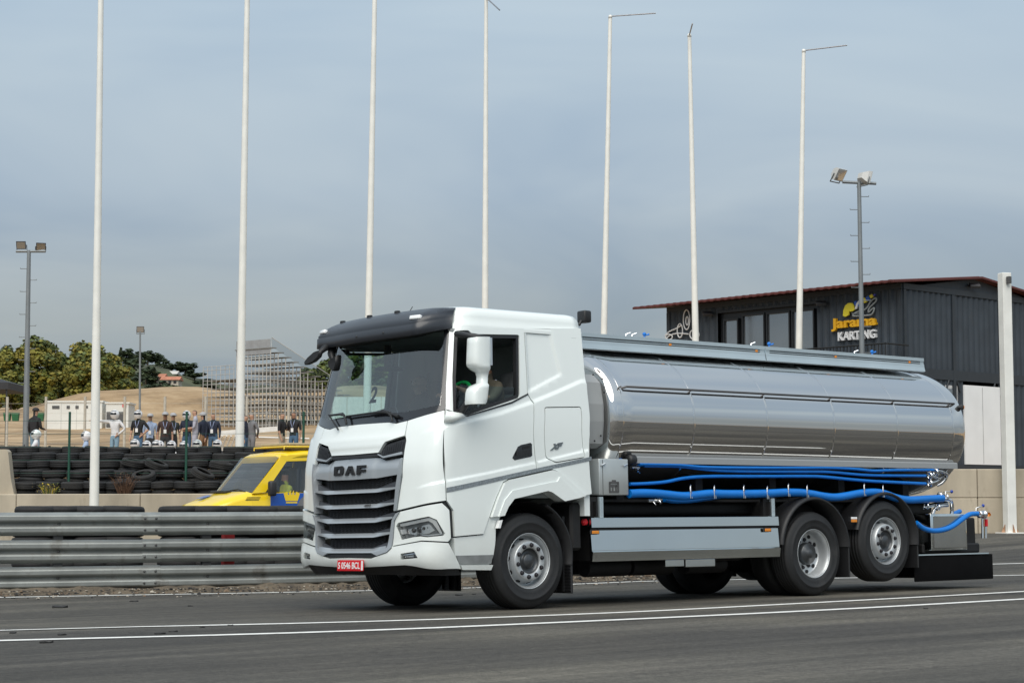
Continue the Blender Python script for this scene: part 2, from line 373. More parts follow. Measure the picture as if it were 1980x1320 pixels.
# tyre stacks wrapped up behind the rail
RUB = pm('tyre_rubber', (.012, .012, .0125), .75, 0, .3, 5, bump=.3, bscale=30, dirt=((.032, .03, .028), 3, .62))
RUB2 = pm('dusty_rubber', (.018, .0175, .017), .85, 0, .35, 4, bump=.3, bscale=30, dirt=((.045, .041, .036), 2.5, .62))
def tyre_mesh(name, R=.31, w_=.2, n=26, mat=RUB):
    h2 = w_/2; r0 = R*.62
    prof = [(r0, -h2*.75), (r0*1.03, -h2*.95), (R*.8, -h2), (R*.93, -h2*.9), (R*.99, -h2*.62), (R, -h2*.3), (R*.985, -h2*.26), (R*.985, -h2*.2), (R, -h2*.16), (R, h2*.16), (R*.985, h2*.2), (R*.985, h2*.26), (R, h2*.3), (R*.99, h2*.62), (R*.93, h2*.9), (R*.8, h2), (r0*1.03, h2*.95), (r0, h2*.75), (R*.7, h2*.5), (R*.9, h2*.1), (R*.9, -h2*.1), (R*.7, -h2*.5), (r0, -h2*.75)]
    m = MB(); m.lathe(prof, None, n); return m.mesh(name, mat)
TY = [tyre_mesh('tyre', .31, .205), tyre_mesh('tyre', .29, .185, mat=RUB2), tyre_mesh('tyre', .33, .225), tyre_mesh('tyre', .30, .195, mat=RUB2)]
px_st = [70, 118, 172, 236, 350, 402, 452, 505, 556, 600, 650, 700]
for i, px in enumerate(px_st):
    D = 27.6+px*.002
    for k in range(5):
        p = wp(px+random.uniform(-3, 3), 1000, D+random.uniform(-.05, .05))
        o = link('tyre', TY[2], None, (p.x, p.y, .105+.222*k)); o.rotation_euler = (random.uniform(-.02, .02), random.uniform(-.02, .02), random.uniform(0, 6))
        tag(o, 'black tyre in the row of stacks packed behind the guard rail', 'tyre', 'tyres stacked behind the guard rail')
p = wp(441, 1036, 27.0); m = MB(); m.cbox((p.x-.09, p.y-.04, -.05), (p.x+.09, p.y+.04, .78), .01, 1); tag(m.build('marker_post', pm('marker_red', (.22, .012, .012), .6, 0, .1)), 'red post glimpsed between the rails left of the lorry', 'post')
# verge: heaped dirt, stones and weeds at the foot of the rail
DIRT = pm('verge_dirt', (.13, .105, .075), .95, 0, .4, 3, bump=.8, bscale=25, dirt=((.035, .03, .024), 6, .5))
m = MB(); N_ = 150; vs = []
for i in range(N_+1):
    p, d = along(RAILP, RLEN*i/N_); n = Vector((d.y, -d.x, 0))
    hh = .02+.05*(random.random()**2)+.03*math.sin(i*.31)*math.sin(i*.12)
    for off, z in ((-.5, -.02), (-.2, .04), (.05, .06+hh*.6), (.2, .03+hh), (.32, .02+hh*.5*random.random()), (.42+.1*random.random(), .0), (.6, -.06)):
        q = p+n*off; vs.append((q.x, q.y, h(q.x, q.y)+z))
m.add(vs, [(7*i+j, 7*i+j+1, 7*i+j+8, 7*i+j+7) for i in range(N_) for j in range(6)], True)
tag(m.build('verge', DIRT), 'strip of brown dirt heaped along the foot of the guard rail', kind='structure')
STONE = [pm('pale_stone', (.34, .31, .26), .9, 0, .25, 9), pm('brown_clod', (.17, .12, .08), .95, 0, .3, 9), pm('black_rubber_crumb', (.03, .03, .03), .9, 0, .2, 9)]
def pebble(m, c, r, mi):
    vs = []
    for (x, y, z) in ((1,0,0),(-1,0,0),(0,1,0),(0,-1,0),(0,0,1),(.6,.6,.5),(-.6,.5,.55),(.5,-.6,.5),(-.5,-.6,.6)):
        k = random.uniform(.7, 1.2); vs.append((c[0]+x*r*k, c[1]+y*r*k, c[2]+z*r*k*.75))
    m.add(vs, [(0,5,2),(0,7,5),(0,3,7),(1,6,8),(1,2,6),(1,8,3),(2,5,6),(3,8,7),(4,5,7),(4,6,5),(4,8,6),(4,7,8)], False, mi)
m = MB()
for i in range(2600):
    p, d = along(RAILP, RLEN*random.random()); n = Vector((d.y, -d.x, 0)); off = random.gauss(.28, .2) if random.random() < .85 else random.uniform(.5, 1.6)
    if off < -.1: continue
    q = p+n*off; r = random.uniform(.006, .022)*(1.8 if random.random() < .08 else 1)
    pebble(m, (q.x, q.y, h(q.x, q.y)+(.05 if off < .4 else .02 if off < .6 else .006)), r, random.choice((0, 1, 2, 2, 2)))
tag(m.build('verge_gravel', STONE, fix=False), 'loose stones and rubber crumbs scattered along the foot of the guard rail', 'gravel', kind='stuff')
GRASS = [pm('weed_green', (.075, .10, .03), .8, 0, .3, 20), pm('weed_straw', (.30, .23, .11), .9, 0, .3, 20), pm('weed_yellow', (.55, .42, .03), .8, 0, .2, 20), pm('weed_brown', (.11, .06, .035), .9, 0, .3, 20)]
def tuft(m, c, rad, hgt, n, mis):
    for _ in range(n):
        a = random.uniform(0, 2*PI); r = rad*random.random()**.6; x, y = c[0]+r*math.cos(a), c[1]+r*math.sin(a)
        l = hgt*random.uniform(.4, 1.1); lean = Vector((math.cos(a), math.sin(a), 0))*l*random.uniform(.2, .8); t = random.uniform(0, PI); wv = Vector((math.cos(t), math.sin(t), 0))*random.uniform(.005, .012)
        b = Vector((x, y, c[2])); mid = b+lean*.4+Vector((0, 0, l*.6)); top = b+lean+Vector((0, 0, l))
        m.add([b-wv, b+wv, mid+wv*.8, mid-wv*.8, top], [(0, 1, 2, 3), (3, 2, 4)], False, random.choice(mis))
for i, (px, py, rad, hg, nn) in enumerate(((150, 1139, .26, .17, 260), (358, 1134, .3, .19, 320), (250, 1138, .24, .1, 150), (60, 1146, .3, .05, 60), (480, 1133, .35, .06, 80), (1195, 1117, .6, .07, 120), (560, 1131, .2, .09, 60), (130, 1144, .15, .08, 50))):
    g = gpt(px, py); m = MB(); tuft(m, (g.x, g.y, g.z+.03), rad, hg, nn, (0, 0, 3, 1) if i < 3 else (1, 3, 0))
    o = m.build('weed_tuft', GRASS, fix=False); tag(o, ('low green weed tuft at the foot of the guard rail, left of the lorry', 'taller green weed tuft against the guard rail near the lorry', 'small green weed between the two larger tufts at the rail', 'dry straw weed at the left end of the guard rail', 'dry weed at the guard rail just left of the lorry bumper', 'dry weeds seen under the lorry between its wheels', 'dry weed nearest the lorry front at the guard rail', 'short straw weed left of the green tufts')[i], 'weed', 'weeds along the guard rail')
# rubber scraps lying on the road
RS = pm('rubber_scrap', (.02, .02, .02), .9, 0, .2, 12)
for i, (px, py, r) in enumerate(((112, 1175, .10), (260, 1163, .06), (368, 1172, .035), (120, 1228, .045), (308, 1226, .05), (336, 1221.5, .04), (90, 1243, .06), (25, 1224, .03), (393, 1213.5, .03), (445, 1209.5, .03), (15, 1218, .03), (888, 1151, .05), (915, 1149, .03), (1790, 1177, .03), (610, 1120, .1))):
    g = gpt(px, py); m = MB(); k = 9; top = []; bot = []
    for j in range(k):
        a = 2*PI*j/k; rr = r*random.uniform(.6, 1.2); top.append((g.x+rr*math.cos(a)*1.1, g.y+rr*math.sin(a)*.8, g.z+.008+r*.25*random.random())); bot.append((g.x+rr*math.cos(a)*1.1, g.y+rr*math.sin(a)*.8, g.z+.003))
    m.add(top+bot, [tuple(range(k))]+[(j, (j+1) % k, k+(j+1) % k, k+j) for j in range(k)])
    tag(m.build('rubber_scrap', RS), 'small black scrap of torn tyre rubber lying on the road', 'rubber scrap', 'rubber scraps on the road')
# ------------------------------------------------------------------ concrete wall with the kart track's tyre bank above it
CONC = pm('old_concrete', (.42, .365, .28), .9, 0, .16, 1.6, bump=.25, bscale=18, stretch=(1, 1, .35), dirt=((.22, .18, .13), 1.3, .6), detail=9)
wall = empty('concrete_wall', 'low beige weathered concrete wall behind the yellow van', 'wall', wl(46.9, -8, 0))
o_ = wall.location.copy()
for i in range(6):
    L0 = -15+3.0*i; m = MB(); M = basis(wl(46.6, 0, 0)-o_, RH, DH, Vector((0, 0, 1)))
    m.cbox((L0+.006, 0, -.3), (L0+2.994, .3, 1.372+.004*(i % 3)), .018, 1, M); m.build('panel', CONC, wall)
def tyre_at(px, D, z, k, lab, grp, tilt=.03):
    p = wp(px, 900, D); o = link('tyre', TY[k], None, (p.x, p.y, z)); o.rotation_euler = (random.uniform(-tilt, tilt), random.uniform(-tilt, tilt), random.uniform(0, 6))
    tag(o, lab, 'tyre', grp)
rows = [(47.35, 1.27, 2, 'front'), (47.95, 1.56, 2, 'second'), (48.6, 1.82, 2, 'third'), (49.3, 2.02, 2, 'fourth'), (50.0, 2.2, 2, 'rearmost')]
for ri, (D, z0, n, nm) in enumerate(rows):
    px = -40+ri*13
    while px < 690:
        if not (ri == 0 and px < -5):
            for k in range(n):
                t_ = random.choice((0, 0, 1, 2, 3)); tyre_at(px+random.uniform(-3, 3), D+random.uniform(-.06, .06), z0+.1+.2*k+random.uniform(0, .02), t_, 'worn black tyre lying in the %s row of the tyre bank above the concrete wall' % nm, '%s row of tyres' % nm, .05)
        px += random.uniform(41, 47)
for px, D, z, rx, ry in ((303, 48.1, 2.1, .35, .2), (278, 47.5, 1.8, .25, -.3), (392, 47.3, 1.85, .4, .25), (428, 48.0, 2.08, .15, .1), (258, 48.4, 2.15, .2, .1)):
    p = wp(px, 900, D); o = link('tyre', TY[3], None, (p.x, p.y, z)); o.rotation_euler = (rx, ry, 0); tag(o, 'tyre lying tilted on top of the tyre bank, its hollow side showing', 'tyre', 'tilted tyres on the bank')
# concrete barrier block at the left edge
m = MB(); M = basis(wl(47.2, 0, 0), RH, DH, Vector((0, 0, 1)))
Lr_ = (30-990)/F*47.2
m.prism([(-3.2, 1.1), (Lr_+.12, 1.1), (Lr_+.02, 1.6), (Lr_-.06, 2.42), (Lr_-.12, 2.47), (-3.2, 2.47)] if False else [(Lr_-3.2, 1.3), (Lr_+.12, 1.3), (Lr_+.02, 1.75), (Lr_-.06, 2.40), (Lr_-.12, 2.46), (Lr_-3.2, 2.46)], lambda a, b, hh: M@Vector((a, hh, b)), -.42, -.1)
tag(m.build('concrete_barrier', CONC), 'pale concrete barrier block standing in front of the tyres at the left edge', 'barrier')
# weeds among the tyres
for i, (px, py, D, mis, hg) in enumerate(((95, 945, 46.95, (0, 0, 2, 1), .24), (240, 948, 46.95, (3, 3, 3), .5))):
    p = wp(px, py, D); m = MB(); tuft(m, (p.x, p.y, 1.36), .16, hg, 130, mis)
    for _ in range(120):
        q = Vector((p.x+random.gauss(0, .14), p.y+random.gauss(0, .12), 1.4+hg*random.random())); a = perp(Vector((random.gauss(0, 1), random.gauss(0, 1), random.gauss(0, 1))).normalized()); s_ = random.uniform(.012, .03)
        m.add([q+a[0]*s_, q+a[1]*s_*.6, q-a[0]*s_, q-a[1]*s_*.6], [(0, 1, 2, 3)], False, random.choice(mis))
    pl2 = bpy.data.objects.new('wild_plant', None); COL.objects.link(pl2); tag(m.build('leaves', GRASS, pl2, fix=False), None, kind='stuff'); tag(pl2, ('yellow flowering weed growing between the tyres on the left', 'dead brown weed standing in front of the tyres beside the first flagpole')[i], 'plant')
# ------------------------------------------------------------------ flagpoles
WHITEP = pm('pole_white', (.80, .79, .74), .42, 0, .05, 3, coat=.2, dirt=((.5, .47, .4), 1.2, .68))
STEELR = pm('bare_steel_rod', (.32, .32, .33), .4, .8, .1)
poles = [((182, 975), (195, 0), 45.6, None, 'leftmost white flagpole, in front of the concrete wall'), ((463, 885), (478, 0), 50., None, 'second white flagpole from the left, rising behind the yellow van'),
         ((713, 610), (724.5, 0), 54., None, 'third white flagpole from the left, rising behind the lorry cab visor'), ((938, 590), (940, 0), 56.4, (26, 20), 'fourth white flagpole, rising behind the cab roof, its rod hanging to the right'),
         ((1168, 635), (1180, 32), 58.7, (88, -6), 'white flagpole behind the front of the tank with a level rod to the right'), ((1345, 655), (1333, 68), 57.2, (6, -22), 'leaning white flagpole in front of the kart graphic, its rod sticking up'),
         ((1545, 670), (1554, 98), 57.0, (84, -10), 'rightmost white flagpole in front of the building windows, with a level rod')]
for (b_, t_, D, arm, lab) in poles:
    pb, pt = wp(*b_, D), wp(*t_, D); d = (pt-pb); gz = h(pb.x, pb.y)
    base = pb+d*((gz-pb.z)/d.z); top = pt if arm else base+d.normalized()*16.3
    if arm and t_[1] == 0: top = wp(t_[0], -4, D)
    e_ = empty('flagpole', lab, 'flagpole', base, group='white flagpoles'); v = top-base
    m = MB(); m.tube([v*(i/8) for i in range(9)], [.118-.062*(i/8) for i in range(9)], 16); m.build('pole', WHITEP, e_)
    m = MB(); m.cbox((-.2, -.2, -.03), (.2, .2, .03), .008, 1); m.build('base_plate', GALV, e_)
    m = MB(); m.lathe([(0, .05), (.05, .03), (.065, -.06), (.0, -.06)], Matrix.Translation(v), 12); m.build('pole_cap', WHITEP, e_)
    if arm:
        q = wp(t_[0]+arm[0], t_[1]+arm[1], D+(0 if abs(arm[0]) > 30 else -1.2))-base
        m = MB(); m.tube([v, v*.98+q*.02, q], .02, 6); m.build('banner_rod', STEELR, e_)
# square white post on the right
POSTW = pm('painted_post', (.76, .76, .72), .6, 0, .07, 2, bump=.1, dirt=((.30, .12, .05), 1.1, .73))
p0 = wp(1953, 1020, 54.2); gz = h(p0.x, p0.y); top = wp(1953, 528, 54.2).z
e_ = empty('gate_post', 'tall square off-white painted steel post at the right edge', 'post', (p0.x, p0.y, gz), -TH+.3)
m = MB(); m.cbox((-.14, -.14, 0), (.14, .14, top-gz), .012, 1); m.build('post_shaft', POSTW, e_)
m = MB(); m.cbox((-.3, -.3, -.02), (.3, .3, .03), .006, 1); m.build('base_plate', POSTW, e_)
for k in range(4):
    m = MB(); m.prism([(.157, .03), (.28, .03), (.157, .26)], lambda a, b, hh: Vector((a, hh, b)), -.008, .008); o = m.build('gusset', pm('rusty_plate', (.35, .2, .12), .8, 0, .3, 8), e_); o.rotation_euler = (0, 0, k*PI/2)
m = MB(); m.cbox((-.05, -.3, top-gz-.32), (.05, -.157, top-gz-.12), .01, 1); m.build('bracket', DARKST, e_)
# ------------------------------------------------------------------ floodlight masts
MASTG = pm('mast_grey', (.22, .24, .25), .5, .4, .1, 2)
LAMPB = pm('floodlight_housing', (.06, .06, .065), .5, .3, .1); LAMPW = pm('floodlight_cream', (.52, .52, .50), .5, 0, .06)
LENS = glass('floodlight_lens', (.5, .5, .5)); LREF = pm('lamp_reflector', (.7, .7, .7), .2, 1, 0)
def flood(parent, c, aim, s=.45, mat=LAMPB, thick=.5):
    z = Vector(aim).normalized(); x, y = perp(z)
    x = Vector((0, 0, 1)).cross(z).normalized(); y = z.cross(x)
    M = basis(Vector(c), x, y, z)
    m = MB(); m.loft([[M@Vector((sx*s*.5*k, sy*s*.42*k, zz)) for sx, sy in ((-1,-1),(1,-1),(1,1),(-1,1))] for k, zz in ((.45, -s*thick), (.9, -s*.2), (1, 0), (1.0, .03))], smooth=False); o = m.build('floodlight', mat, parent)
    m = MB(); m.box((-s*.43, -s*.35, .031), (s*.43, s*.35, .036), M); m.build('lens', LREF, o)
    m = MB(); m.tube([M@Vector((-s*.53, 0, -.05)), M@Vector((-s*.53, -s*.6, -.05)), M@Vector((s*.53, -s*.6, -.05)), M@Vector((s*.53, 0, -.05))], .018, 5); m.build('bracket', MASTG, o)
def mast(px, py_top, D, w0, w1, lab, lamps, steps=True, bar=None):
    t = wp(px[1], py_top, D); b = wp(px[0], 840, D); gz = h(b.x, b.y); b = Vector((b.x, b.y, gz)); e_ = empty('floodlight_mast', lab, 'floodlight', b)
    v = t-b; m = MB(); m.tube([v*(i/6) for i in range(7)], [w0+(w1-w0)*i/6 for i in range(7)], 12); m.build('mast', MASTG, e_)
    if steps:
        k = 0; z = 2.6
        while z < v.z-.3:
            c = v*(z/v.z); d = RH*(1 if k % 2 else -1); m = MB(); m.tube([c, c+d*.26, c+d*.26+Vector((0, 0, .03))], .011, 5); m.build('step_rung', MASTG, e_); z += .36; k += 1
    if bar:
        m = MB(); m.tube([wp(*bar[0], D)-b, wp(*bar[1], D)-b], .045, 6); m.build('crossbar', MASTG, e_)
    for (lp, aim, s, mt) in lamps: flood(e_, wp(*lp, D)-b, aim, s, mt)
mast((50, 56), 484, 60, .10, .06, 'grey floodlight mast with two square lamps at the left edge', [((41, 474), (-DH-Vector((0, 0, .35))), .30, LAMPB), ((79, 477), (-DH*.9+RH*.3-Vector((0, 0, .35))), .30, LAMPB)], bar=((31, 486), (88, 486)))
mast((270, 271), 640, 112, .07, .05, 'thin pale pole with a single square floodlight in front of the mound', [((271.5, 637), (-DH-Vector((0, 0, .12))), .44, LAMPB)], steps=False)
mast((1670, 1661), 352, 52.5, .085, .055, 'grey floodlight mast with two tilted lamps in front of the building sign', [((1624, 338), (RH*.55-DH*.5-Vector((0, 0, .45))), .42, LAMPW), ((1674, 345), (RH*.9+DH*.5-Vector((0, 0, .35))), .42, LAMPW)], bar=((1629, 352), (1694, 355)))
# ------------------------------------------------------------------ container building
ca_ = wp(1747, 700, 56); ca = Vector((ca_.x, ca_.y, 0)); BZ = 2.13
LA = (RH*-6.3+DH*7.0).normalized(); LB = (RH*7.0+DH*6.3).normalized()      # along the long front, along the gable end
NA = LB*-1; NB = LA*-1
def fa(px, py):                            # on the long front: distance along, height
    v = ray(px, py); t = (ca-CAM).dot(NA)/v.dot(NA); p = CAM+v*t; return (p-ca).dot(LA), p.z
def fb(px, py):
    v = ray(px, py); t = (ca-CAM).dot(NB)/v.dot(NB); p = CAM+v*t; return (p-ca).dot(LB), p.z
ALEN = fa(1290, 600)[0]; BW = 7.3; ZU = 4.95; ZE = 7.55
bl = empty('container_building', 'two-storey building of dark grey containers with a red roof edge', 'building', (ca.x, ca.y, BZ))
bo = bl.location.copy()
def PA(a, z, out=0): return ca+LA*a+NA*out+Vector((0, 0, z))-bo
def PB(b, z, out=0): return ca+LB*b+NB*out+Vector((0, 0, z))-bo
CONT = pm('container_paint', (.036, .047, .060), .55, 0, .16, 1.5, bump=.05, bscale=9, dirt=((.05, .055, .06), 1.2, .62)); CONT2 = pm('container_frame', (.026, .033, .041), .5, 0, .1)
def corr(fn, a0, a1, z0, z1, pitch=.278, dep=.045):
    m = MB(); xs = []; a = a0
    while a < a1-pitch: xs += [(a, 0), (a+pitch*.26, 0), (a+pitch*.5, -dep), (a+pitch*.76, -dep)]; a += pitch
    xs += [(a, 0), (a1, 0)]; vs = []
    for x, o in xs: vs += [fn(x, z0, o), fn(x, z1, o)]
    m.add(vs, [(2*i, 2*i+2, 2*i+3, 2*i+1) for i in range(len(xs)-1)]); return m
W0, W1 = fa(1580, 620)[0], fa(1388, 620)[0]; WT = fa(1480, 598)[1]; WBt = ZU+.12
corr(PA, .12, W0, ZU+.16, ZE-.14).build('corrugated_wall', CONT, bl)
corr(PA, W1, ALEN-.1, ZU+.16, ZE-.14).build('corrugated_wall', CONT, bl)
corr(PA, W0, W1, WT+.1, ZE-.14).build('corrugated_wall', CONT, bl)
corr(PB, .12, BW-.12, ZU+.16, ZE-.1).build('corrugated_wall', CONT, bl)
corr(PA, .12, ALEN-.1, BZ, ZU-.14).build('corrugated_wall', CONT, bl)
m = MB(); m.add([PB(0, ZE-.1, -.02), PB(BW/2, ZE+.42, -.02), PB(BW, ZE-.1, -.02)], [(0, 1, 2)]); m.build('gable', CONT, bl)
m = MB()
for q in (((0, -.15), (.15, ZU+.16)), ):
    pass
def beamA(a0, a1, z0, z1, o0=-.08, o1=.03):
    m = MB(); m.loft([[PA(a, z, o) for z, o in ((z0, o0), (z1, o0), (z1, o1), (z0, o1))] for a in (a0, a1)], smooth=False); return m
def beamB(a0, a1, z0, z1, o0=-.08, o1=.03):
    m = MB(); m.loft([[PB(a, z, o) for z, o in ((z0, o0), (z1, o0), (z1, o1), (z0, o1))] for a in (a0, a1)], smooth=False); return m
for z0, z1 in ((ZU-.14, ZU+.16), (ZE-.15, ZE+.02), (BZ-.02, BZ+.16)):
    beamA(.0, ALEN, z0, z1).build('frame_rail', CONT2, bl); beamB(.034, BW, z0, z1).build('frame_rail', CONT2, bl)
for b in (.0, 2.43, 4.87, BW-.14): beamB(b+(.036 if b == 0 else 0), b+.14, BZ+.17, ZE-.16, -.08, .035).build('frame_post', CONT2, bl)
for a in (.0, ALEN-.14): beamA(a+.002, a+.14, BZ+.17, ZE-.16, -.1, .036).build('frame_post', CONT2, bl)
for a0, a1 in ((.3, .55), (2.2, 2.6), (4.6, 5.0)):
    m = MB(); m.tube([PB(a0, ZU-.15, .02), PB(a0-.18, ZU-.5, .02)], .03, 5); m.build('knee_brace', CONT2, bl); m = MB(); m.tube([PB(a1, ZU-.15, .02), PB(a1+.18, ZU-.5, .02)], .03, 5); m.build('knee_brace', CONT2, bl)
# the other two sides and the floor, plain
m = MB(); m.add([PA(ALEN, BZ), PA(ALEN, ZE), PA(ALEN, ZE, -BW), PA(ALEN, BZ, -BW)], [(0, 1, 2, 3)]); m.build('end_wall', CONT, bl)
m = MB(); m.add([PB(BW, BZ), PB(BW, ZE), PA(ALEN, ZE, -BW), PA(ALEN, BZ, -BW)], [(0, 1, 2, 3)]); m.build('back_wall', CONT, bl)
m = MB(); m.add([PA(.05, ZU, -.1), PA(ALEN-.05, ZU, -.1), PA(ALEN-.05, ZU, -BW+.1), PA(.05, ZU, -BW+.1)], [(0, 1, 2, 3)]); m.build('floor_slab', CONT2, bl)
# windows of the long front
WGL = pm('window_glass', (.33, .35, .37), .05, .8, .05, 1)
FRM = pm('window_frame', (.02, .022, .025), .4, .2, 0)
for (x0, x1, yt) in ((1398, 1427, 616), (1434, 1478, 606), (1481, 1527, 602), (1530, 1574, 597.5)):
    a1, a0 = fa(x0, 640)[0], fa(x1, 640)[0]; zt = fa((x0+x1)/2, yt)[1]
    m = MB(); m.add([PA(a0+.04, WBt+.05, -.06), PA(a1-.04, WBt+.05, -.06), PA(a1-.04, zt-.05, -.06), PA(a0+.04, zt-.05, -.06)], [(0, 1, 2, 3)]); w_ = m.build('window', WGL, bl)
    m = MB()
    for (aa, ab, za, zb) in ((a0, a1, WBt, WBt+.06), (a0, a1, zt-.06, zt), (a0, a0+.05, WBt+.061, zt-.061), (a1-.05, a1, WBt+.061, zt-.061)): m.loft([[PA(a, z, o) for z, o in ((za, -.1), (zb, -.1), (zb, .0), (za, .0))] for a in (aa, ab)], smooth=False)
    m.build('window_frame', FRM, w_)
m = MB(); m.loft([[PA(a, z, o) for z, o in ((WBt, -.3), (WT+.1, -.3), (WT+.1, -.14), (WBt, -.14))] for a in (W0, W1)], smooth=False); m.build('window_backing', FRM, bl)
m = beamA(W0, W1, WT+.02, WT+.1, -.09, .02); m.build('lintel', FRM, bl)
# white doors and a small window in the gable end's ground floor
DOORW = pm('white_door', (.84, .85, .85), .5, 0, .04, 1.5)
for (x0, x1, yt, yb) in ((1863, 1932, 744, 904),):
    b0, b1 = fb(x0, 800)[0], fb(x1, 800)[0]; zt = fb(x0, yt)[1]; m = MB(); m.loft([[PB(b, z, o) for z, o in ((BZ+.17, -.06), (zt, -.06), (zt, .045), (BZ+.17, .045))] for b in (b0, b1)], smooth=False); d_ = m.build('door', DOORW, bl)
    m = MB(); bm_ = (b0+b1)/2; m.loft([[PB(b, z, o) for z, o in ((BZ+.2, .046), (zt-.05, .046), (zt-.05, .05), (BZ+.2, .05))] for b in (bm_-.012, bm_+.012)], smooth=False); m.build('door_seam', pm('seam_grey', (.4, .4, .4), .6), d_)
b0, b1 = .2, fb(1855, 800)[0]-.05; z1_ = fb(1840, 745)[1]
m = MB(); m.loft([[PB(b, z, o) for z, o in ((z1_-.75, -.06), (z1_, -.06), (z1_, .0), (z1_-.75, .0))] for b in (b1-.62, b1)], smooth=False); d_ = m.build('window', pm('white_frame', (.6, .6, .6), .5), bl)
m = MB(); m.loft([[PB(b, z, o) for z, o in ((z1_-.65, .001), (z1_-.1, .001), (z1_-.1, .006), (z1_-.65, .006))] for b in (b1-.54, b1-.08)], smooth=False); m.build('pane', WGL, d_)
corr(PB, .15, fb(1863, 800)[0], BZ+.16, ZU-.14).build('corrugated_wall', CONT, bl); corr(PB, fb(1932, 800)[0], BW-.15, BZ+.16, ZU-.14).build('corrugated_wall', CONT, bl)
# roof: ribbed sheets in two slopes
ROOFM = pm('red_roof_sheet', (.10, .022, .018), .55, 0, .15, 3); OV = .75
nr = 36
for side in (0, 1):
    m = MB(); rows_ = []
    for b, z in (((-.75 if side == 0 else BW+.45), ZE+.03), (BW/2, ZE+.47)):
        r_ = []
        for i in range(nr*4+1):
            a = -OV*.4+(ALEN+OV*1.55)*i/(nr*4); r_.append((a, b, z+(.022 if (i//2) % 2 else 0)))
        rows_.append(r_)
    def P3(a, b, z): return ca+LA*a+LB*b+Vector((0, 0, z))-bo
    vs = [P3(*q) for r_ in rows_ for q in r_]+[P3(a, b, z-.065) for r_ in rows_ for a, b, z in r_]; n = nr*4+1
    fs = [(i, i+1, n+i+1, n+i) for i in range(n-1)]+[(2*n+i, 3*n+i, 3*n+i+1, 2*n+i+1) for i in range(n-1)]+[(i, 2*n+i, 2*n+i+1, i+1) for i in range(n-1)]+[(0, n, 3*n, 2*n), (n-1, 2*n-1, 4*n-1, 3*n-1)]
    m.add(vs, fs); m.build('roof_slope', ROOFM, bl)
# balcony rail along the long front
R0, R1 = fa(1742, 660)[0]-.3, fa(1455, 660)[0]
RBLK = pm('rail_black', (.02, .022, .024), .5, .3, 0)
zr1 = 5.72
for z in (zr1, zr1-.9): m = MB(); m.tube([PA(R0, z, 1.15), PA(R1, z, 1.15)], .028, 6); m.build('handrail', RBLK, bl)
m = MB(); m.loft([[PA(a, z, o) for z, o in ((ZU-.1, .04), (ZU+.08, .04), (ZU+.08, 1.2), (ZU-.1, 1.2))] for a in (R0, R1)], smooth=False); m.build('balcony_deck', CONT2, bl)
bar = MB().box((-.011, -.011, 0), (.011, .011, .9)).mesh('baluster', RBLK); a = R0
while a < R1: link('baluster', bar, bl, PA(a, zr1-.9, 1.15)); a += .125
for b_ in (.02, 2.0): m = MB(); m.tube([PA(R0, zr1-b_*0, 1.15), PA(R0, zr1, .05)], .028, 6); m.build('handrail', RBLK, bl); break
# wall lamps
for fn, (px, py), inv in ((fa, (1375, 607), PA), (fa, (1594, 587), PA), (fb, (1876, 553), PB)):
    a, z = fn(px, py); c = inv(a, z, .16); m = MB(); m.cbox((-.16, -.1, -.05), (.16, .1, .05), .015, 1, Matrix.Translation(c)@Matrix.Rotation(-TH, 4, 'Z')@Matrix.Rotation(.5, 4, 'X')); l_ = m.build('wall_lamp', LAMPB, bl); m = MB(); m.tube([c, inv(a, z, 0)], .025, 6); m.build('bracket', LAMPB, l_)
# lettering and emblem on the long front
YEL = pm('sign_orange_yellow', (.80, .42, .008), .5, 0, 0); YEL2 = pm('emblem_yellow', (.80, .66, .03), .5, 0, 0); SWH = pm('sign_white', (.78, .78, .78), .5, 0, 0); SBL = pm('emblem_blue', (.02, .11, .5), .5, 0, 0); SGR = pm('emblem_grey', (.32, .34, .34), .5, 0, 0); SPU = pm('emblem_violet', (.09, .09, .45), .5, 0, 0)
def sign_text(txt, x0, x1, y0, y1, mat, bold, xs_off=0):
    a0, zc0 = fa(x0, (y0+y1)/2); a1, zc1 = fa(x1, (y0+y1)/2); xm = (x0+x1)/2; am = (a0+a1)/2
    zt, zb = fa(xm, y0)[1], fa(xm, y1)[1]
    vs, fs = text_mb(txt, 1, .05, bold); mx0, mx1 = min(v[0] for v in vs), max(v[0] for v in vs); my0, my1 = min(v[1] for v in vs), max(v[1] for v in vs)
    m = MB(); m.add([PA(a0+(a1-a0)*(v[0]-mx0)/(mx1-mx0), zb+(zt-zb)*(v[1]-my0)/(my1-my0), .06+v[2]) for v in vs], fs); return m.build('sign_lettering', mat, bl)
sign_text('Jarama', 1611, 1698, 612.5, 638, YEL, .035); sign_text('KARTING', 1624, 1697, 639.5, 656.5, SWH, .02)
def zz7(x, y): return 1580+x/11, 560+y/11
def emb(pts, mat, out=.05, th=.05):
    m = MB(); m.prism([fa(*zz7(*p)) for p in pts], lambda a, b, hh: PA(a, b, hh), out, out+th); m.build('emblem_piece', mat, bl)
emb([(590, 560), (600, 440), (640, 340), (700, 290), (780, 285), (820, 330), (840, 430), (800, 460), (740, 470), (725, 440), (715, 540), (640, 580)], YEL2)
emb([(830, 260), (885, 235), (862, 320), (838, 350)], SBL); emb([(872, 300), (925, 235), (930, 290), (885, 408), (842, 418)], SWH); emb([(905, 340), (935, 300), (960, 310), (950, 370)], SBL)
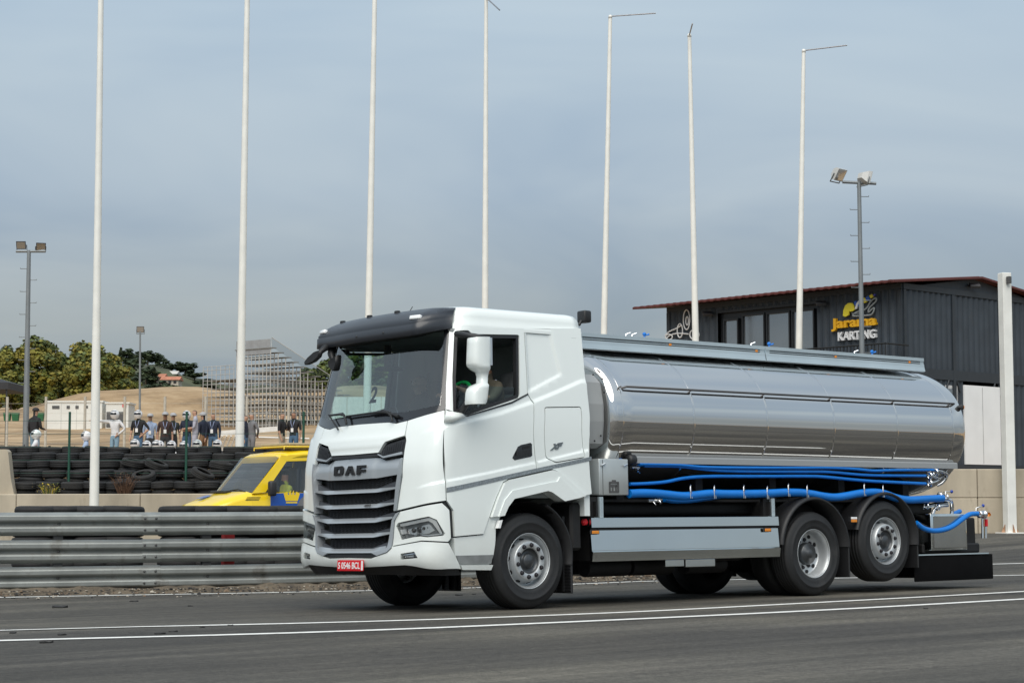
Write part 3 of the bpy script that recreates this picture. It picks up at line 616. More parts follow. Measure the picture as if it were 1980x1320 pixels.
emb([(960, 240), (1000, 185), (1060, 175), (1100, 260), (1050, 290), (1010, 262)], YEL2); emb([(1066, 178), (1130, 130), (1170, 205), (1106, 245)], SBL); emb([(1150, 130), (1210, 100), (1240, 150), (1180, 192)], YEL2); emb([(1230, 115), (1280, 90), (1272, 130), (1244, 142)], SPU)
def stroke(pts, r, mat, conv, name='emblem_outline', closed=False):
    q = [PA(*fa(*conv(*p)), .08) for p in pts]; q = chaikin(q, 2, closed); 
    if closed: q.append(q[0])
    m = MB(); m.tube(q, r, 6); m.build(name, mat, bl)
stroke([(790, 540), (900, 460), (1080, 430), (1180, 240), (1290, 165), (1310, 230), (1200, 340), (1140, 390), (1115, 500), (1180, 440), (1260, 370), (1240, 470), (1190, 545), (1000, 555), (800, 568)], .026, SGR, zz7, closed=True)
def zz8(x, y): return 1240+x/2.64, 500+y/2.64
def ell(cx, cy, rx, ry): return [(cx+rx*math.cos(t*PI/6), cy+ry*math.sin(t*PI/6)) for t in range(12)]
for pts, cl in ((ell(240, 312, 17, 52), True), (ell(243, 318, 7, 22), True), ([(130, 392), (150, 372), (190, 356), (215, 340)], False), ([(130, 420), (150, 392), (190, 380), (250, 385)], False), (ell(206, 368, 14, 36), True), (ell(280, 388, 24, 26), True), (ell(150, 400, 18, 14), True)): stroke(pts, .022, SWH, zz8, 'kart_graphic', cl)
# retaining wall and mesh fence on the right
rw = empty('retaining_wall', 'weathered beige concrete retaining wall below the container building', 'wall', wl(54.8, 12, 0)); o_ = rw.location.copy()
zt_ = wp(1850, 906, 54.6).z
for i in range(5):
    for k in range(2):
        L0 = 8.0+i*2.6; M = basis(wl(54.6, 0, 0)-o_, RH, DH, Vector((0, 0, 1))); m = MB(); z0 = -.3 if k == 0 else zt_*.61
        m.cbox((L0+.008, .0, z0+.004), (L0+2.592, .5, (zt_*.61 if k == 0 else zt_)-.004), .02, 1, M); m.build('concrete_block', CONC, rw)
GREEN = pm('fence_green', (.012, .07, .045), .5, 0, .1)
def fence(name, p0, p1, n, hgt, lab, mat=GREEN, wires=8, rp=.028, tops=None, vert=0, wr=.004):
    e_ = empty(name, lab, 'fence', (p0.x, p0.y, h(p0.x, p0.y))); b = e_.location.copy()
    pm_ = MB().tube([(0, 0, -.2), (0, 0, hgt)], rp, 8).mesh('post', mat); pts = []
    for i in range(n+1):
        p = p0.lerp(p1, i/n); z = h(p.x, p.y); pts.append(Vector((p.x, p.y, z))); link('post', pm_, e_, pts[-1]-b)
    for k in range(wires):
        m = MB(); z = hgt*.97*(k+.5)/wires
        m.tube([p-b+Vector((0, 0, z)) for p in pts], wr, 4, smooth=False); m.build('wire', mat, e_)
    if vert:
        m = MB(); d = (p1-p0).length; k = int(d/vert)
        for i in range(k):
            p = p0.lerp(p1, i/k); z = h(p.x, p.y); q = Vector((p.x, p.y, z))-b; m.tube([q, q+Vector((0, 0, hgt*.96))], wr*.8, 3, False, False)
        tag(m.build('mesh_wires', mat, e_, fix=False), None, kind='stuff')
    return e_
f0 = wl(55.25, 9.5); f1 = wl(55.25, 19); fence('mesh_fence', f0, f1, 4, 1.35, 'green mesh fence on the retaining wall before the white doors', wires=7, vert=.1)
fence('mesh_fence', wl(47.6, -14.4+.53), wl(47.6, -2.6+.33), 4, 2.0, 'green wire fence standing in the tyre bank above the concrete wall', wires=6, wr=.0045, rp=.032)
CPOST = pm('concrete_post', (.45, .42, .36), .9, 0, .15)
fence('wire_fence', wp(-60, 800, 70), wp(640, 800, 66), 9, 2.2, 'pale post and wire fence across the dry grass behind the crowd', CPOST, 6, .05, wr=.004)
# ================================================================== the tanker lorry
TRK = empty('tanker_truck', 'white cab lorry with a polished stainless steel milk tank, driving left', 'truck')
TRK.location = (0, -1.2+1.2*math.cos(A), -1.2*math.sin(A)); TRK.rotation_euler = (-A, 0, 0)
WHT = pm('cab_white_paint', (.78, .83, .815), .22, 0, .012, .7, coat=.8)
_t = WHT.node_tree; _n = _t.nodes.new; _b = _t.nodes['Principled BSDF']; _c = _n('ShaderNodeTexCoord'); _s = _n('ShaderNodeSeparateXYZ'); _t.links.new(_c.outputs['Object'], _s.inputs[0])
_m = _n('ShaderNodeMapRange'); _m.inputs[1].default_value = 1.15; _m.inputs[2].default_value = .4; _m.inputs[3].default_value = 0; _m.inputs[4].default_value = 1; _t.links.new(_s.outputs[2], _m.inputs[0])
_q = _n('ShaderNodeTexNoise'); _q.inputs['Scale'].default_value = 4.5; _q.inputs['Detail'].default_value = 8; _q.inputs['Roughness'].default_value = .68; _t.links.new(_c.outputs['Object'], _q.inputs['Vector'])
_p = _n('ShaderNodeMath'); _p.operation = 'MULTIPLY'; _t.links.new(_m.outputs[0], _p.inputs[0]); _t.links.new(_q.outputs['Fac'], _p.inputs[1]); _k = _n('ShaderNodeMath'); _k.operation = 'MULTIPLY'; _t.links.new(_p.outputs[0], _k.inputs[0]); _k.inputs[1].default_value = .5
_x = _n('ShaderNodeMixRGB'); _t.links.new(_k.outputs[0], _x.inputs[0]); _x.inputs[2].default_value = (.36, .33, .28, 1); _l = _b.inputs['Base Color'].links[0].from_socket; _t.links.new(_l, _x.inputs[1]); _t.links.new(_x.outputs[0], _b.inputs['Base Color'])
BLKP = pm('black_plastic', (.016, .017, .019), .5, 0, .2, 6, bump=.08, bscale=90); GLOSSB = pm('gloss_black', (.012, .013, .016), .18, 0, 0, coat=.6)
VISM = pm('visor_dark_grey', (.026, .030, .038), .38, 0, .05, 2, coat=.15); SILV = pm('silver_plastic', (.37, .40, .425), .34, .4, .05, 3); SILVD = pm('grille_graphite', (.055, .06, .07), .42, .2, .1)
CHR = pm('chrome', (.75, .76, .77), .09, 1, 0); STAIN = pm('stainless_sheet', (.68, .71, .70), .11, 1, .03, 1.2, bump=.09, bscale=1.3)
TANKM = pm('polished_tank', (.69, .675, .66), .04, 1, .02, .8, bump=.006, bscale=1.1, stretch=(.5, 1, 2.5)); ALU = pm('aluminium_trim', (.46, .54, .58), .36, .4, .05, 2)
BLUE = pm('blue_hose', (.001, .165, .58), .36, 0, .06, 6); AMB = pm('amber_lens', (.72, .24, .015), .25, 0, 0, coat=.4); REDL = pm('red_disc', (.62, .02, .03), .4, 0, 0)
FENB = pm('fender_black', (.011, .0115, .013), .55, 0, .15, 4, bump=.1, bscale=60); TYRE = pm('truck_tyre', (.014, .0145, .0155), .62, 0, .2, 5, bump=.12, bscale=26, dirt=((.035, .034, .033), 3, .6))
CHAS = pm('chassis_black', (.008, .008, .0085), .65, .0, .2); STRIPE = pm('reflective_tape', (.24, .27, .29), .4, .3, .25, 60); GREYB = pm('grey_cabinet', (.30, .31, .31), .5, 0, .06, 2); WHT2 = pm('lamp_white', (.85, .86, .86), .15, 0, 0, coat=1)
SCRN = glass('windscreen_glass', (.82, .96, .95), .95, 2.25); SIDEG = glass('side_glass', (.55, .72, .72)); LENSG = glass('headlight_lens', (.93, .94, .94))
def _smooth(tab, a, b, k=7, n=260):
    xs = [a+(b-a)*i/n for i in range(n+1)]; ys = [interp(tab, x) for x in xs]
    for _ in range(2): ys = [sum(ys[max(0, i-k):i+k+1])/len(ys[max(0, i-k):i+k+1]) for i in range(n+1)]
    return lambda x: ys[0] if x <= a else ys[-1] if x >= b else (lambda t: ys[int(t)]+(ys[min(n, int(t)+1)]-ys[int(t)])*(t-int(t)))((x-a)/(b-a)*n)
CW = _smooth([(.30, 1.19), (.44, 1.225), (.6, 1.245), (.9, 1.25), (1.95, 1.25), (2.1, 1.243), (2.5, 1.215), (3.0, 1.165), (3.4, 1.12)], .3, 3.4)
XF = _smooth([(.30, -1.33), (.42, -1.44), (.50, -1.525), (.62, -1.53), (.70, -1.505), (.9, -1.50), (1.55, -1.49), (1.75, -1.455), (1.95, -1.40), (2.03, -1.365), (2.1, -1.335), (3.05, -1.10), (3.4, -1.01)], .3, 3.4, 4)
CPT = [(0, 0), (.008, .25), (.036, .5), (.08, .7), (.13, .84), (.195, .93), (.28, .982), (.38, 1.0)]
def _cat(pts, n=10):
    out = []; P_ = [(pts[1][0], -pts[1][1])]+pts+[(pts[-1][0]+.12, pts[-1][1]+.002)]
    for i in range(1, len(P_)-2):
        for j in range(n):
            t = j/n; q = []
            for c in (0, 1):
                p0, p1, p2, p3 = P_[i-1][c], P_[i][c], P_[i+1][c], P_[i+2][c]; q.append(.5*(2*p1+(p2-p0)*t+(2*p0-5*p1+4*p2-p3)*t*t+(3*p1-p0-3*p2+p3)*t**3))
            out.append((q[0], min(1., q[1])))
    out.append(pts[-1]); return out
CTR = _cat(CPT); CU = [0.]
for a_, b_ in zip(CTR, CTR[1:]): CU.append(CU[-1]+math.hypot(b_[0]-a_[0], 1.25*(b_[1]-a_[1])))
UC = CU[-1]
def SP(u, z):                             # a point of the cab's skin
    s = -1 if u >= 0 else 1; a = abs(u); w_ = CW(z); x0 = XF(z)
    if a >= UC: return Vector((x0+CTR[-1][0]+a-UC, s*w_, z))
    lo, hi = 0, len(CU)-1
    while hi-lo > 1:
        md = (lo+hi)//2
        if CU[md] <= a: lo = md
        else: hi = md
    t = (a-CU[lo])/(CU[hi]-CU[lo]); dx = CTR[lo][0]+(CTR[hi][0]-CTR[lo][0])*t; dy = CTR[lo][1]+(CTR[hi][1]-CTR[lo][1])*t
    return Vector((x0+dx, s*w_*dy, z))
def SN(u, z):
    e_ = .012; n = (SP(u+e_, z)-SP(u-e_, z)).cross(SP(u, z+e_)-SP(u, z-e_)).normalized()
    c = SP(u, z)-Vector((1.0, 0, z)); c.z = 0
    return n if n.dot(c) > 0 else -n
def inside(p):
    w_ = CW(p.z); y = abs(p.y)/w_
    if y >= 1: return False
    for (dx0, dy0), (dx1, dy1) in zip(CTR, CTR[1:]):
        if y <= dy1: return p.x > XF(p.z)+dx0+(dx1-dx0)*(y-dy0)/max(1e-6, dy1-dy0)
    return True
def uz(px, py):                           # which spot of the cab's skin is seen at px, py
    v = tr(px, py).normalized(); t = 15.; hit = False
    while t < 26:
        if inside(TC+v*t): hit = True; break
        t += .02
    if not hit:
        p = ty(px, py, -1.2); return (UC+p.x-XF(p.z)-.38, p.z)
    a, b = t-.02, t
    for _ in range(24):
        m_ = (a+b)/2
        if inside(TC+v*m_): b = m_
        else: a = m_
    p = TC+v*b; dx = p.x-XF(p.z)
    if dx >= .38: return (UC+dx-.38, p.z)
    y = abs(p.y)/CW(p.z); best = min(range(len(CTR)), key=lambda i: (CTR[i][0]-dx)**2+(1.25*(CTR[i][1]-y))**2)
    return (CU[best]*(1 if p.y <= 0 else -1), p.z)
def UZ(*pts): return [uz(*p) for p in pts]
CR1 = sorted(UZ((795, 846), (830, 834), (859, 825), (923, 812), (963, 802), (1029, 779), (1075, 760), (1122, 739)))
CR2 = sorted(UZ((800, 942), (857, 927), (940, 911), (1032, 891), (1052, 886), (1138, 866)))
REC = UZ((1013, 634), (1064, 634), (1088, 726), (1020, 762))
def inpoly(p, poly):
    r = False; j = len(poly)-1
    for i in range(len(poly)):
        if (poly[i][1] > p[1]) != (poly[j][1] > p[1]) and p[0] < (poly[j][0]-poly[i][0])*(p[1]-poly[i][1])/(poly[j][1]-poly[i][1])+poly[i][0]: r = not r
        j = i
    return r
def pdist(p, poly):
    d = 9
    for a, b in zip(poly, poly[1:]+poly[:1]):
        vx, vy = b[0]-a[0], b[1]-a[1]; t = max(0, min(1, ((p[0]-a[0])*vx+(p[1]-a[1])*vy)/max(1e-9, vx*vx+vy*vy))); d = min(d, math.hypot(p[0]-a[0]-vx*t, p[1]-a[1]-vy*t))
    return d
def bumpf(u, z):
    a = abs(u)
    if a < .95: return 0.
    k = sstep(.98, 1.25, a); o = 0
    zc = interp(CR1, a); o += .022*(1-sstep(zc-.015, zc+.045, z))*k
    zc = interp(CR2, a); o += .016*(1-sstep(zc-.03, zc-.004, z))*k
    if inpoly((a, z), REC): o -= .02*sstep(0, .05, pdist((a, z), REC))
    return o
CREASE = []
for i in range(70):
    u_ = .98+i*.035
    for tab, ds in ((CR1, (-.02, -.002, .015, .032, .05)), (CR2, (-.036, -.024, -.012, 0, .012))):
        for d_ in ds: CREASE.append((u_, interp(tab, u_)+d_))
def rs(poly, s=.05):
    o = []
    for a, b in zip(poly, poly[1:]+poly[:1]):
        k = max(1, int(math.hypot(b[0]-a[0], b[1]-a[1])/s)); o += [(a[0]+(b[0]-a[0])*i/k, a[1]+(b[1]-a[1])*i/k) for i in range(k)]
    return o
def area(p): return sum(a[0]*b[1]-b[0]*a[1] for a, b in zip(p, p[1:]+p[:1]))/2
def inset(poly, g):
    if g == 0: return poly
    if area(poly) < 0: poly = poly[::-1]
    n = len(poly); o = []
    for i in range(n):
        a, b, c = poly[i-1], poly[i], poly[(i+1) % n]
        e1 = Vector((b[0]-a[0], b[1]-a[1])); e2 = Vector((c[0]-b[0], c[1]-b[1]))
        if e1.length < 1e-6 or e2.length < 1e-6: o.append(b); continue
        e1.normalize(); e2.normalize(); n1 = Vector((-e1.y, e1.x)); n2 = Vector((-e2.y, e2.x)); q = n1+n2
        q = q/max(.5, q.length_squared/2) if q.length > .3 else n1
        o.append((b[0]+q.x*g, b[1]+q.y*g))
    return o
def rnd(poly, r, closed=True):            # round the corners of a polygon in u, z
    o = []; n = len(poly)
    for i in range(n):
        a, b, c = Vector(poly[i-1]), Vector(poly[i]), Vector(poly[(i+1) % n]); l1, l2 = (a-b).length, (c-b).length; k = min(r, l1*.45, l2*.45)
        if k < 1e-4: o.append(tuple(b)); continue
        p, q = b+(a-b)*(k/l1), b+(c-b)*(k/l2)
        for t in (0, .33, .67, 1): o.append(tuple(p*(1-t)**2+b*(2*t*(1-t))+q*t*t))
    return o
def patch(name, poly, mat, parent=None, off=0., depth=.035, gap=.0055, sp=.06, holes=(), mirror=False, use_bump=True, back=False, edge=.006):
    poly = inset(poly, gap); bnd = rs(poly, sp*.8); hs = [rs(inset(h_, -gap), sp*.6) for h_ in holes]
    pts = list(bnd); edges = [(i, (i+1) % len(bnd)) for i in range(len(bnd))]
    for h_ in hs: b0 = len(pts); pts += h_; edges += [(b0+i, b0+(i+1) % len(h_)) for i in range(len(h_))]
    us = [p[0] for p in poly]; zs = [p[1] for p in poly]; z = min(zs)+sp*.5
    nb = len(pts); loops = [bnd]+hs
    while z < max(zs):
        u = min(us)+sp*.5
        while u < max(us):
            q = (u, z)
            if inpoly(q, bnd) and not any(inpoly(q, h_) for h_ in hs) and min(pdist(q, l_) for l_ in loops) > sp*.35: pts.append(q)
            u += sp
        z += sp
    if use_bump:
        for q in CREASE:
            if min(us) < q[0] < max(us) and inpoly(q, bnd) and not any(inpoly(q, h_) for h_ in hs) and min(pdist(q, l_) for l_ in loops) > .012: pts.append(q)
    r = geometry.delaunay_2d_cdt([Vector(p) for p in pts], edges, [], 0, 1e-6)
    V, T = r[0], []
    for t in r[2]:
        c = (sum(r[0][i].x for i in t)/3, sum(r[0][i].y for i in t)/3)
        if inpoly(c, bnd) and not any(inpoly(c, h_) for h_ in hs): T.append(tuple(t))
    cnt = {}
    for t in T:
        for i in range(len(t)): k = tuple(sorted((t[i], t[(i+1) % len(t)]))); cnt[k] = cnt.get(k, 0)+1
    be = [k for k, c in cnt.items() if c == 1]; bset = {i for k in be for i in k}
    def mk(sg):
        m = MB(); f3 = []; n3 = []; c3 = []; ofn = lambda a, b: (off(a, b) if callable(off) else off)+(bumpf(a, b) if use_bump else 0)
        for i, v in enumerate(V):
            o = ofn(v.x, v.y); n = SN(v.x, v.y); p = SP(v.x, v.y); n3.append(n); f3.append(p+n*o)
            e_ = .01; U = lambda a, b: SP(a, b)+n*ofn(a, b); q = (U(v.x+e_, v.y)-U(v.x-e_, v.y)).cross(U(v.x, v.y+e_)-U(v.x, v.y-e_)).normalized(); c3.append(q if q.dot(n) > 0 else -q)
        if sg < 0: f3 = [Vector((p.x, -p.y, p.z)) for p in f3]; nn = [Vector((n.x, -n.y, n.z)) for n in n3]; c3 = [Vector((n.x, -n.y, n.z)) for n in c3]
        else: nn = n3
        T2 = []
        for t in T:
            a, b, c = f3[t[0]], f3[t[1]], f3[t[2]]; T2.append(t if (b-a).cross(c-a).dot(nn[t[0]]) > 0 else t[::-1])
        m.add(f3, T2, True)
        if depth:
            cu = sum(f3, Vector())/len(f3)
            for a, b in be:
                q = [f3[a], f3[b], f3[b]-nn[b]*depth, f3[a]-nn[a]*depth]; fn_ = (q[1]-q[0]).cross(q[3]-q[0]).normalized()
                m.add(q, [(0, 1, 2, 3)]); c3 += [fn_]*4
        if back: m.add([p-n*depth for p, n in zip(f3, nn)], [t[::-1] for t in T2], True); c3 += [-n for n in nn]
        o = m.build(name, mat, parent or TRK, fix=False)
        o.data.polygons.foreach_set('use_smooth', [True]*len(o.data.polygons)); o.data.normals_split_custom_set_from_vertices([tuple(n) for n in c3])
        return o
    o = mk(1); return (o, mk(-1)) if mirror else o
for d_ in (.003, .018, .034, .052): CREASE += rs(inset(REC, d_), .04)
def full(half): return half+[(-u, z) for u, z in reversed(half)]
def Bz(x, y): return (580+x/6.6, 740+y/6.6)
def Cz(x, y): return (580+x/6.6, 940+y/6.6)
def Dz(x, y): return (840+x/6.6, 580+y/6.6)
def Ez(x, y): return (840+x/6., 780+y/6.)
def Gz(x, y): return (840+x/5.74, 960+y/5.74)
def H(pts):                               # near half of a panel that runs across the front, from its top centre to its bottom centre
    q = UZ(*pts); return full([(0, q[0][1])]+q+[(0, q[-1][1])])
# --- white panels of the cab
zh1 = uz(690, 846)[1]
patch('hood_panel', H([(752, 816), (767.9, 818), (787.6, 812.7), (782.5, 843.5), (746.7, 855.5), (731.5, 875.6)]), WHT, off=lambda u, z: .004+.014*(1-sstep(zh1-.035, zh1+.045, z))-.012*(1-sstep(zh1-.16, zh1-.09, z)), sp=.04)
corner = UZ((787.6, 812.7), (860.3, 792.3), (859.5, 824.8), (858, 921.8), (859.5, 968), (769.4, 987), (774.7, 940.8), (777, 921.8), (785.3, 852.1), (782.5, 843.5))
patch('corner_panel', corner, WHT, mirror=True, off=.004)
patch('hood_strip', H([(731.5, 876.2), (730.5, 882.5)]), BLKP, gap=0, off=-.004)
vent = UZ(Bz(1337, 700), Bz(1355, 745), Bz(1328, 925), Bz(1060, 975), Bz(997, 920), Bz(1090, 778))
patch('hood_vent', vent, BLKP, mirror=True, off=-.012)
vs_ = inset(vent, .02); vx0, vx1, vz0, vz1 = min(p[0] for p in vs_), max(p[0] for p in vs_), min(p[1] for p in vs_), max(p[1] for p in vs_)
for sg in (1, -1):
    m = MB(); z = vz0
    while z < vz1:
        run = []; k = int((vx1-vx0)/.016)
        for i in range(k+1):
            u = vx0+(vx1-vx0)*i/k; q = (u, z+(.006 if i % 2 else -.006))
            if inpoly(q, vs_): run.append(SP(u*sg, q[1])+SN(u*sg, q[1])*.003)
            elif len(run) > 1: m.tube(run, .0032, 4, False); run = []
            else: run = []
        if len(run) > 1: m.tube(run, .0032, 4, False)
        z += .0145
    tag(m.build('vent_mesh', SILVD, fix=False, parent=TRK), None, kind='stuff')
for sgn, o in zip((1, -1), [patch('vent_lip', UZ(Bz(1012, 905), Bz(1060, 938), Bz(1300, 880), Bz(1300, 912), Bz(1065, 960), Bz(1003, 918)), SILV, mirror=True, off=.012, gap=0)]): pass
ZBP = uz(730, 890)[1]
patch('badge_panel', H([(730, 883), Bz(1062, 977), Bz(1328, 932), Bz(1268, 1170), Bz(987, 1220)]), SILV, off=lambda u, z: .016-.035*sstep(ZBP-.055, ZBP+.01, z)-.02*sstep(.38, .46, abs(u)))
head = UZ(Cz(1262, 322), Cz(1800, 206), Cz(1885, 300), Cz(1900, 660), Cz(1860, 710), Cz(1570, 695), Cz(1195, 765), Cz(1175, 790), Cz(1222, 440))
hl = UZ(Cz(1265, 470), Cz(1650, 390), Cz(1740, 430), Cz(1825, 600), Cz(1810, 620), Cz(1640, 640), Cz(1560, 630), Cz(1460, 640), Cz(1310, 675), Cz(1250, 510))
patch('headlight_panel', head, WHT, mirror=True, holes=[hl], off=.012, depth=.09)
fog = UZ(Cz(1300, 865), Cz(1470, 840), Cz(1515, 905), Cz(1292, 922))
zb_ = uz(722.4, 1093.5)[1]
bump_half = UZ(Cz(995, 885), Cz(1130, 842), Cz(1176, 792), Cz(1195, 768), Cz(1570, 699), Cz(1860, 714), (880, 1084), (886, 1098.5))
bz = [(0, uz(720, 1078)[1])]+[(uz(722, 1078)[0], uz(722, 1078)[1])]+bump_half+[(.9, zb_+.012), (.55, zb_), (0, zb_-.01)]
fogm = [(-u, z) for u, z in fog]
patch('bumper', full(bz), WHT, off=.02, depth=.12, holes=[fog, fogm])
patch('bumper_skirt', full([(0, zb_-.015), (.55, zb_-.005), (.9, zb_+.002), (1.25, zb_+.0), (1.5, zb_), (1.5, .385), (0, .37)]), BLKP, off=-.04, depth=.02)
# --- grille
gz0, gz1 = .63, 1.47
patch('grille_backing', full([(0, gz1), (.66, gz1), (.62, .9), (.56, .66), (.40, .6), (0, .6)]), CHAS, off=-.10, depth=0, gap=0)
m = MB(); z = .63
while z < 1.46:
    u1 = .5+.14*(z-.62)/.85; pts = []; k = int(u1*2/.036)
    for i in range(k+1):
        u = -u1+2*u1*i/k; zz_ = z+(.0085 if i % 2 else -.0085); pts.append(SP(u, zz_)-Vector((-.055, 0, 0)))
    m.tube(pts, .0042, 4, False); z += .021
tag(m.build('grille_mesh', SILVD, fix=False, parent=TRK), None, kind='stuff')
BARS = [((768.6, 941), (728.5, 944), (733.8, 951.4), (767.9, 944.5)), ((764.8, 971), (725.5, 973.3), (730.8, 981), (764, 974)), ((761.8, 998.3), (720.9, 1000.6), (727, 1009.7), (761, 1002)), ((756.5, 1027.9), (717, 1030), (724, 1038.5), (755.8, 1031.7)), ((750, 1055.5), (715.6, 1059), (722.4, 1068.8), (748, 1062.5))]
for i, (we, kt, kb, wb) in enumerate(BARS):
    zt_b, zb_b = uz(*kt)[1], uz(*kb)[1]; a = patch('grille_bar', H([kt, we, wb, kb]), SILV, off=(lambda u, z, zt_b=zt_b, zb_b=zb_b: .022-.05*max(0, (z-zb_b)/(zt_b-zb_b))*(1-sstep(.34, .6, abs(u)))), depth=.04, gap=0, sp=.05, back=True)
    # dark wing behind the bar, sloping back into the opening
    patch('grille_wing', UZ(kt, (we[0], we[1]-(9 if i else 13)), we), SILVD, off=-.02, depth=.05, gap=0, mirror=True)
patch('grille_bar', H([(717, 1069.5), (722.5, 1069.5), (731, 1074.5), (720, 1077.5)]), BLKP, off=.0, depth=.05, gap=0)
patch('grille_frame', UZ(Bz(1300, 975), Bz(1316, 960), Bz(1310, 1150), Cz(1283, 10), Cz(1250, 312), Cz(1212, 312), Cz(1243, 5), Bz(1268, 1170)), SILV, off=.03, depth=.1, gap=0, mirror=True)
patch('grille_frame', UZ(Cz(1240, 345), Cz(1275, 325), Cz(1222, 440), Cz(1176, 788), Cz(1130, 842), Cz(995, 884), Cz(940, 850), Cz(1110, 808), Cz(1148, 775), Cz(1195, 430)), SILV, off=.03, depth=.1, gap=0, mirror=True)
LETB = pm('letter_black', (.006, .006, .007), .5, 0, 0)
# --- emblem letters, engine badge, plate
patch('letter', UZ(Bz(463, 1075), Bz(555, 1064), Bz(582, 1090), Bz(580, 1150), Bz(548, 1180), Bz(463, 1188)), LETB, off=.03, depth=.02, gap=0, sp=.03, holes=[UZ(Bz(505, 1102), Bz(535, 1098), Bz(545, 1108), Bz(543, 1142), Bz(532, 1151), Bz(505, 1154))])
patch('letter', UZ(Bz(590, 1182), Bz(645, 1066), Bz(690, 1063), Bz(722, 1173), Bz(682, 1176), Bz(674, 1145), Bz(648, 1149), Bz(634, 1179)), LETB, off=.03, depth=.02, gap=0, sp=.03, holes=[UZ(Bz(657, 1125), Bz(668, 1100), Bz(673, 1122))])
patch('letter', UZ(Bz(748, 1058), Bz(862, 1050), Bz(862, 1080), Bz(785, 1085), Bz(785, 1108), Bz(858, 1104), Bz(858, 1136), Bz(785, 1140), Bz(785, 1172), Bz(748, 1174)), LETB, off=.03, depth=.02, gap=0, sp=.03)
def stext(name, txt, p0, p1, hpx, mat, off, bold=0, shear=0, parent=None, ext=.003):      # lettering following the skin between two pixel points
    (u0, z0), (u1, z1) = uz(*p0), uz(*p1); vs, fs = text_mb(txt, 1, ext, bold, 1, shear)
    mx0, mx1 = min(v[0] for v in vs), max(v[0] for v in vs); my0, my1 = min(v[1] for v in vs), max(v[1] for v in vs); hz = uz(p0[0], p0[1])[1]-uz(p0[0], p0[1]+hpx)[1]; q = []
    for v in vs:
        t = (v[0]-mx0)/(mx1-mx0); u = u0+(u1-u0)*t; z = z0+(z1-z0)*t-hz/2+hz*(v[1]-my0)/(my1-my0); q.append(SP(u, z)+SN(u, z)*(off+(bumpf(u, z))+v[2]))
    m = MB(); m.add(q, fs); return m.build(name, mat, parent or TRK)
stext('power_badge', '480', (705, 977.6), (721, 976.4), 4.2, DARKST, .022, .03, .3)
pc = tx(677, 1092.6, -1.555); m = MB(); M = basis(pc, Vector((0, -1, 0)), Vector((.05, 0, 1)).normalized(), Vector((-1, 0, .05)).normalized())
PLR = pm('plate_red', (.62, .008, .016), .4, 0, 0); m.cbox((-.245, -.058, -.008), (.245, .058, .0), .006, 1, M); pl_ = m.build('number_plate', PLR, TRK)
m = MB(); m.box((.205, -.05, .0005), (.238, .05, .002), M); m.build('plate_edge', SWH, pl_)
vs, fs = text_mb('S 0546 BCL', 1, .0015, .012); x0_, x1_ = min(v[0] for v in vs), max(v[0] for v in vs); y0_, y1_ = min(v[1] for v in vs), max(v[1] for v in vs); m = MB(); m.add([M@Vector((-.222+.405*(v[0]-x0_)/(x1_-x0_), -.036+.072*(v[1]-y0_)/(y1_-y0_), .003+v[2])) for v in vs], fs); m.build('plate_lettering', SWH, pl_)
# --- headlights and fog lamps
for sg in (1, -1):
    F_ = (lambda p: p) if sg == 1 else (lambda p: [(-u, z) for u, z in p])
    hb = patch('headlight', F_(hl), pm('lamp_housing', (.20, .21, .215), .25, .5, .1, 8), off=-.055, depth=0, gap=0)
    if sg == 1: tag(hb, 'clear headlight nearest the camera')
    patch('drl_strip', F_(UZ(Cz(1268, 474), Cz(1650, 396), Cz(1735, 435), Cz(1812, 598), Cz(1785, 606), Cz(1700, 470), Cz(1640, 440), Cz(1290, 512), Cz(1270, 505))), WHT2, hb, off=-.02, depth=.02, gap=0, sp=.03)
    patch('reflector', F_(UZ(Cz(1340, 545), Cz(1640, 480), Cz(1720, 560), Cz(1640, 600), Cz(1460, 622), Cz(1345, 600))), CHR, hb, off=-.045, depth=.01, gap=0, sp=.03)
    patch('indicator', F_(UZ(Cz(1272, 552), Cz(1328, 542), Cz(1336, 602), Cz(1292, 612))), WHT2, hb, off=-.02, depth=.02, gap=0, sp=.03)
    patch('lamp_edge', F_(UZ(Cz(1440, 625), Cz(1560, 612), Cz(1640, 618), Cz(1800, 596), Cz(1806, 612), Cz(1640, 634), Cz(1560, 624), Cz(1450, 636))), CHR, hb, off=-.02, depth=.02, gap=0, sp=.03)
    for k in range(4):
        u_, z_ = uz(*Cz(1430+k*68, 560-k*12)); p = SP(u_*sg, z_); n = SN(u_*sg, z_); x_, y_ = perp(n); m = MB(); m.lathe([(0, .016), (.012, .012), (.021, 0), (.024, .0), (.026, -.015)], basis(p-n*.032, x_, y_, n), 14); m.build('projector', GLOSSB, hb)
    patch('lens', F_(hl), LENSG, hb, off=.002, depth=0, gap=.002)
    fb_ = patch('fog_lamp', F_(fog), GLOSSB, off=-.035, depth=0, gap=0)
    patch('lamp_bezel', F_(UZ(Cz(1302, 868), Cz(1468, 845), Cz(1508, 902), Cz(1480, 905), Cz(1455, 862), Cz(1318, 880))), CHR, fb_, off=-.012, depth=.015, gap=0, sp=.03)
    patch('reflector', F_(UZ(Cz(1320, 890), Cz(1450, 872), Cz(1470, 900), Cz(1315, 912))), CHR, fb_, off=-.025, depth=.01, gap=0, sp=.03)
    patch('lens', F_(fog), LENSG, fb_, off=.008, depth=0, gap=.002)
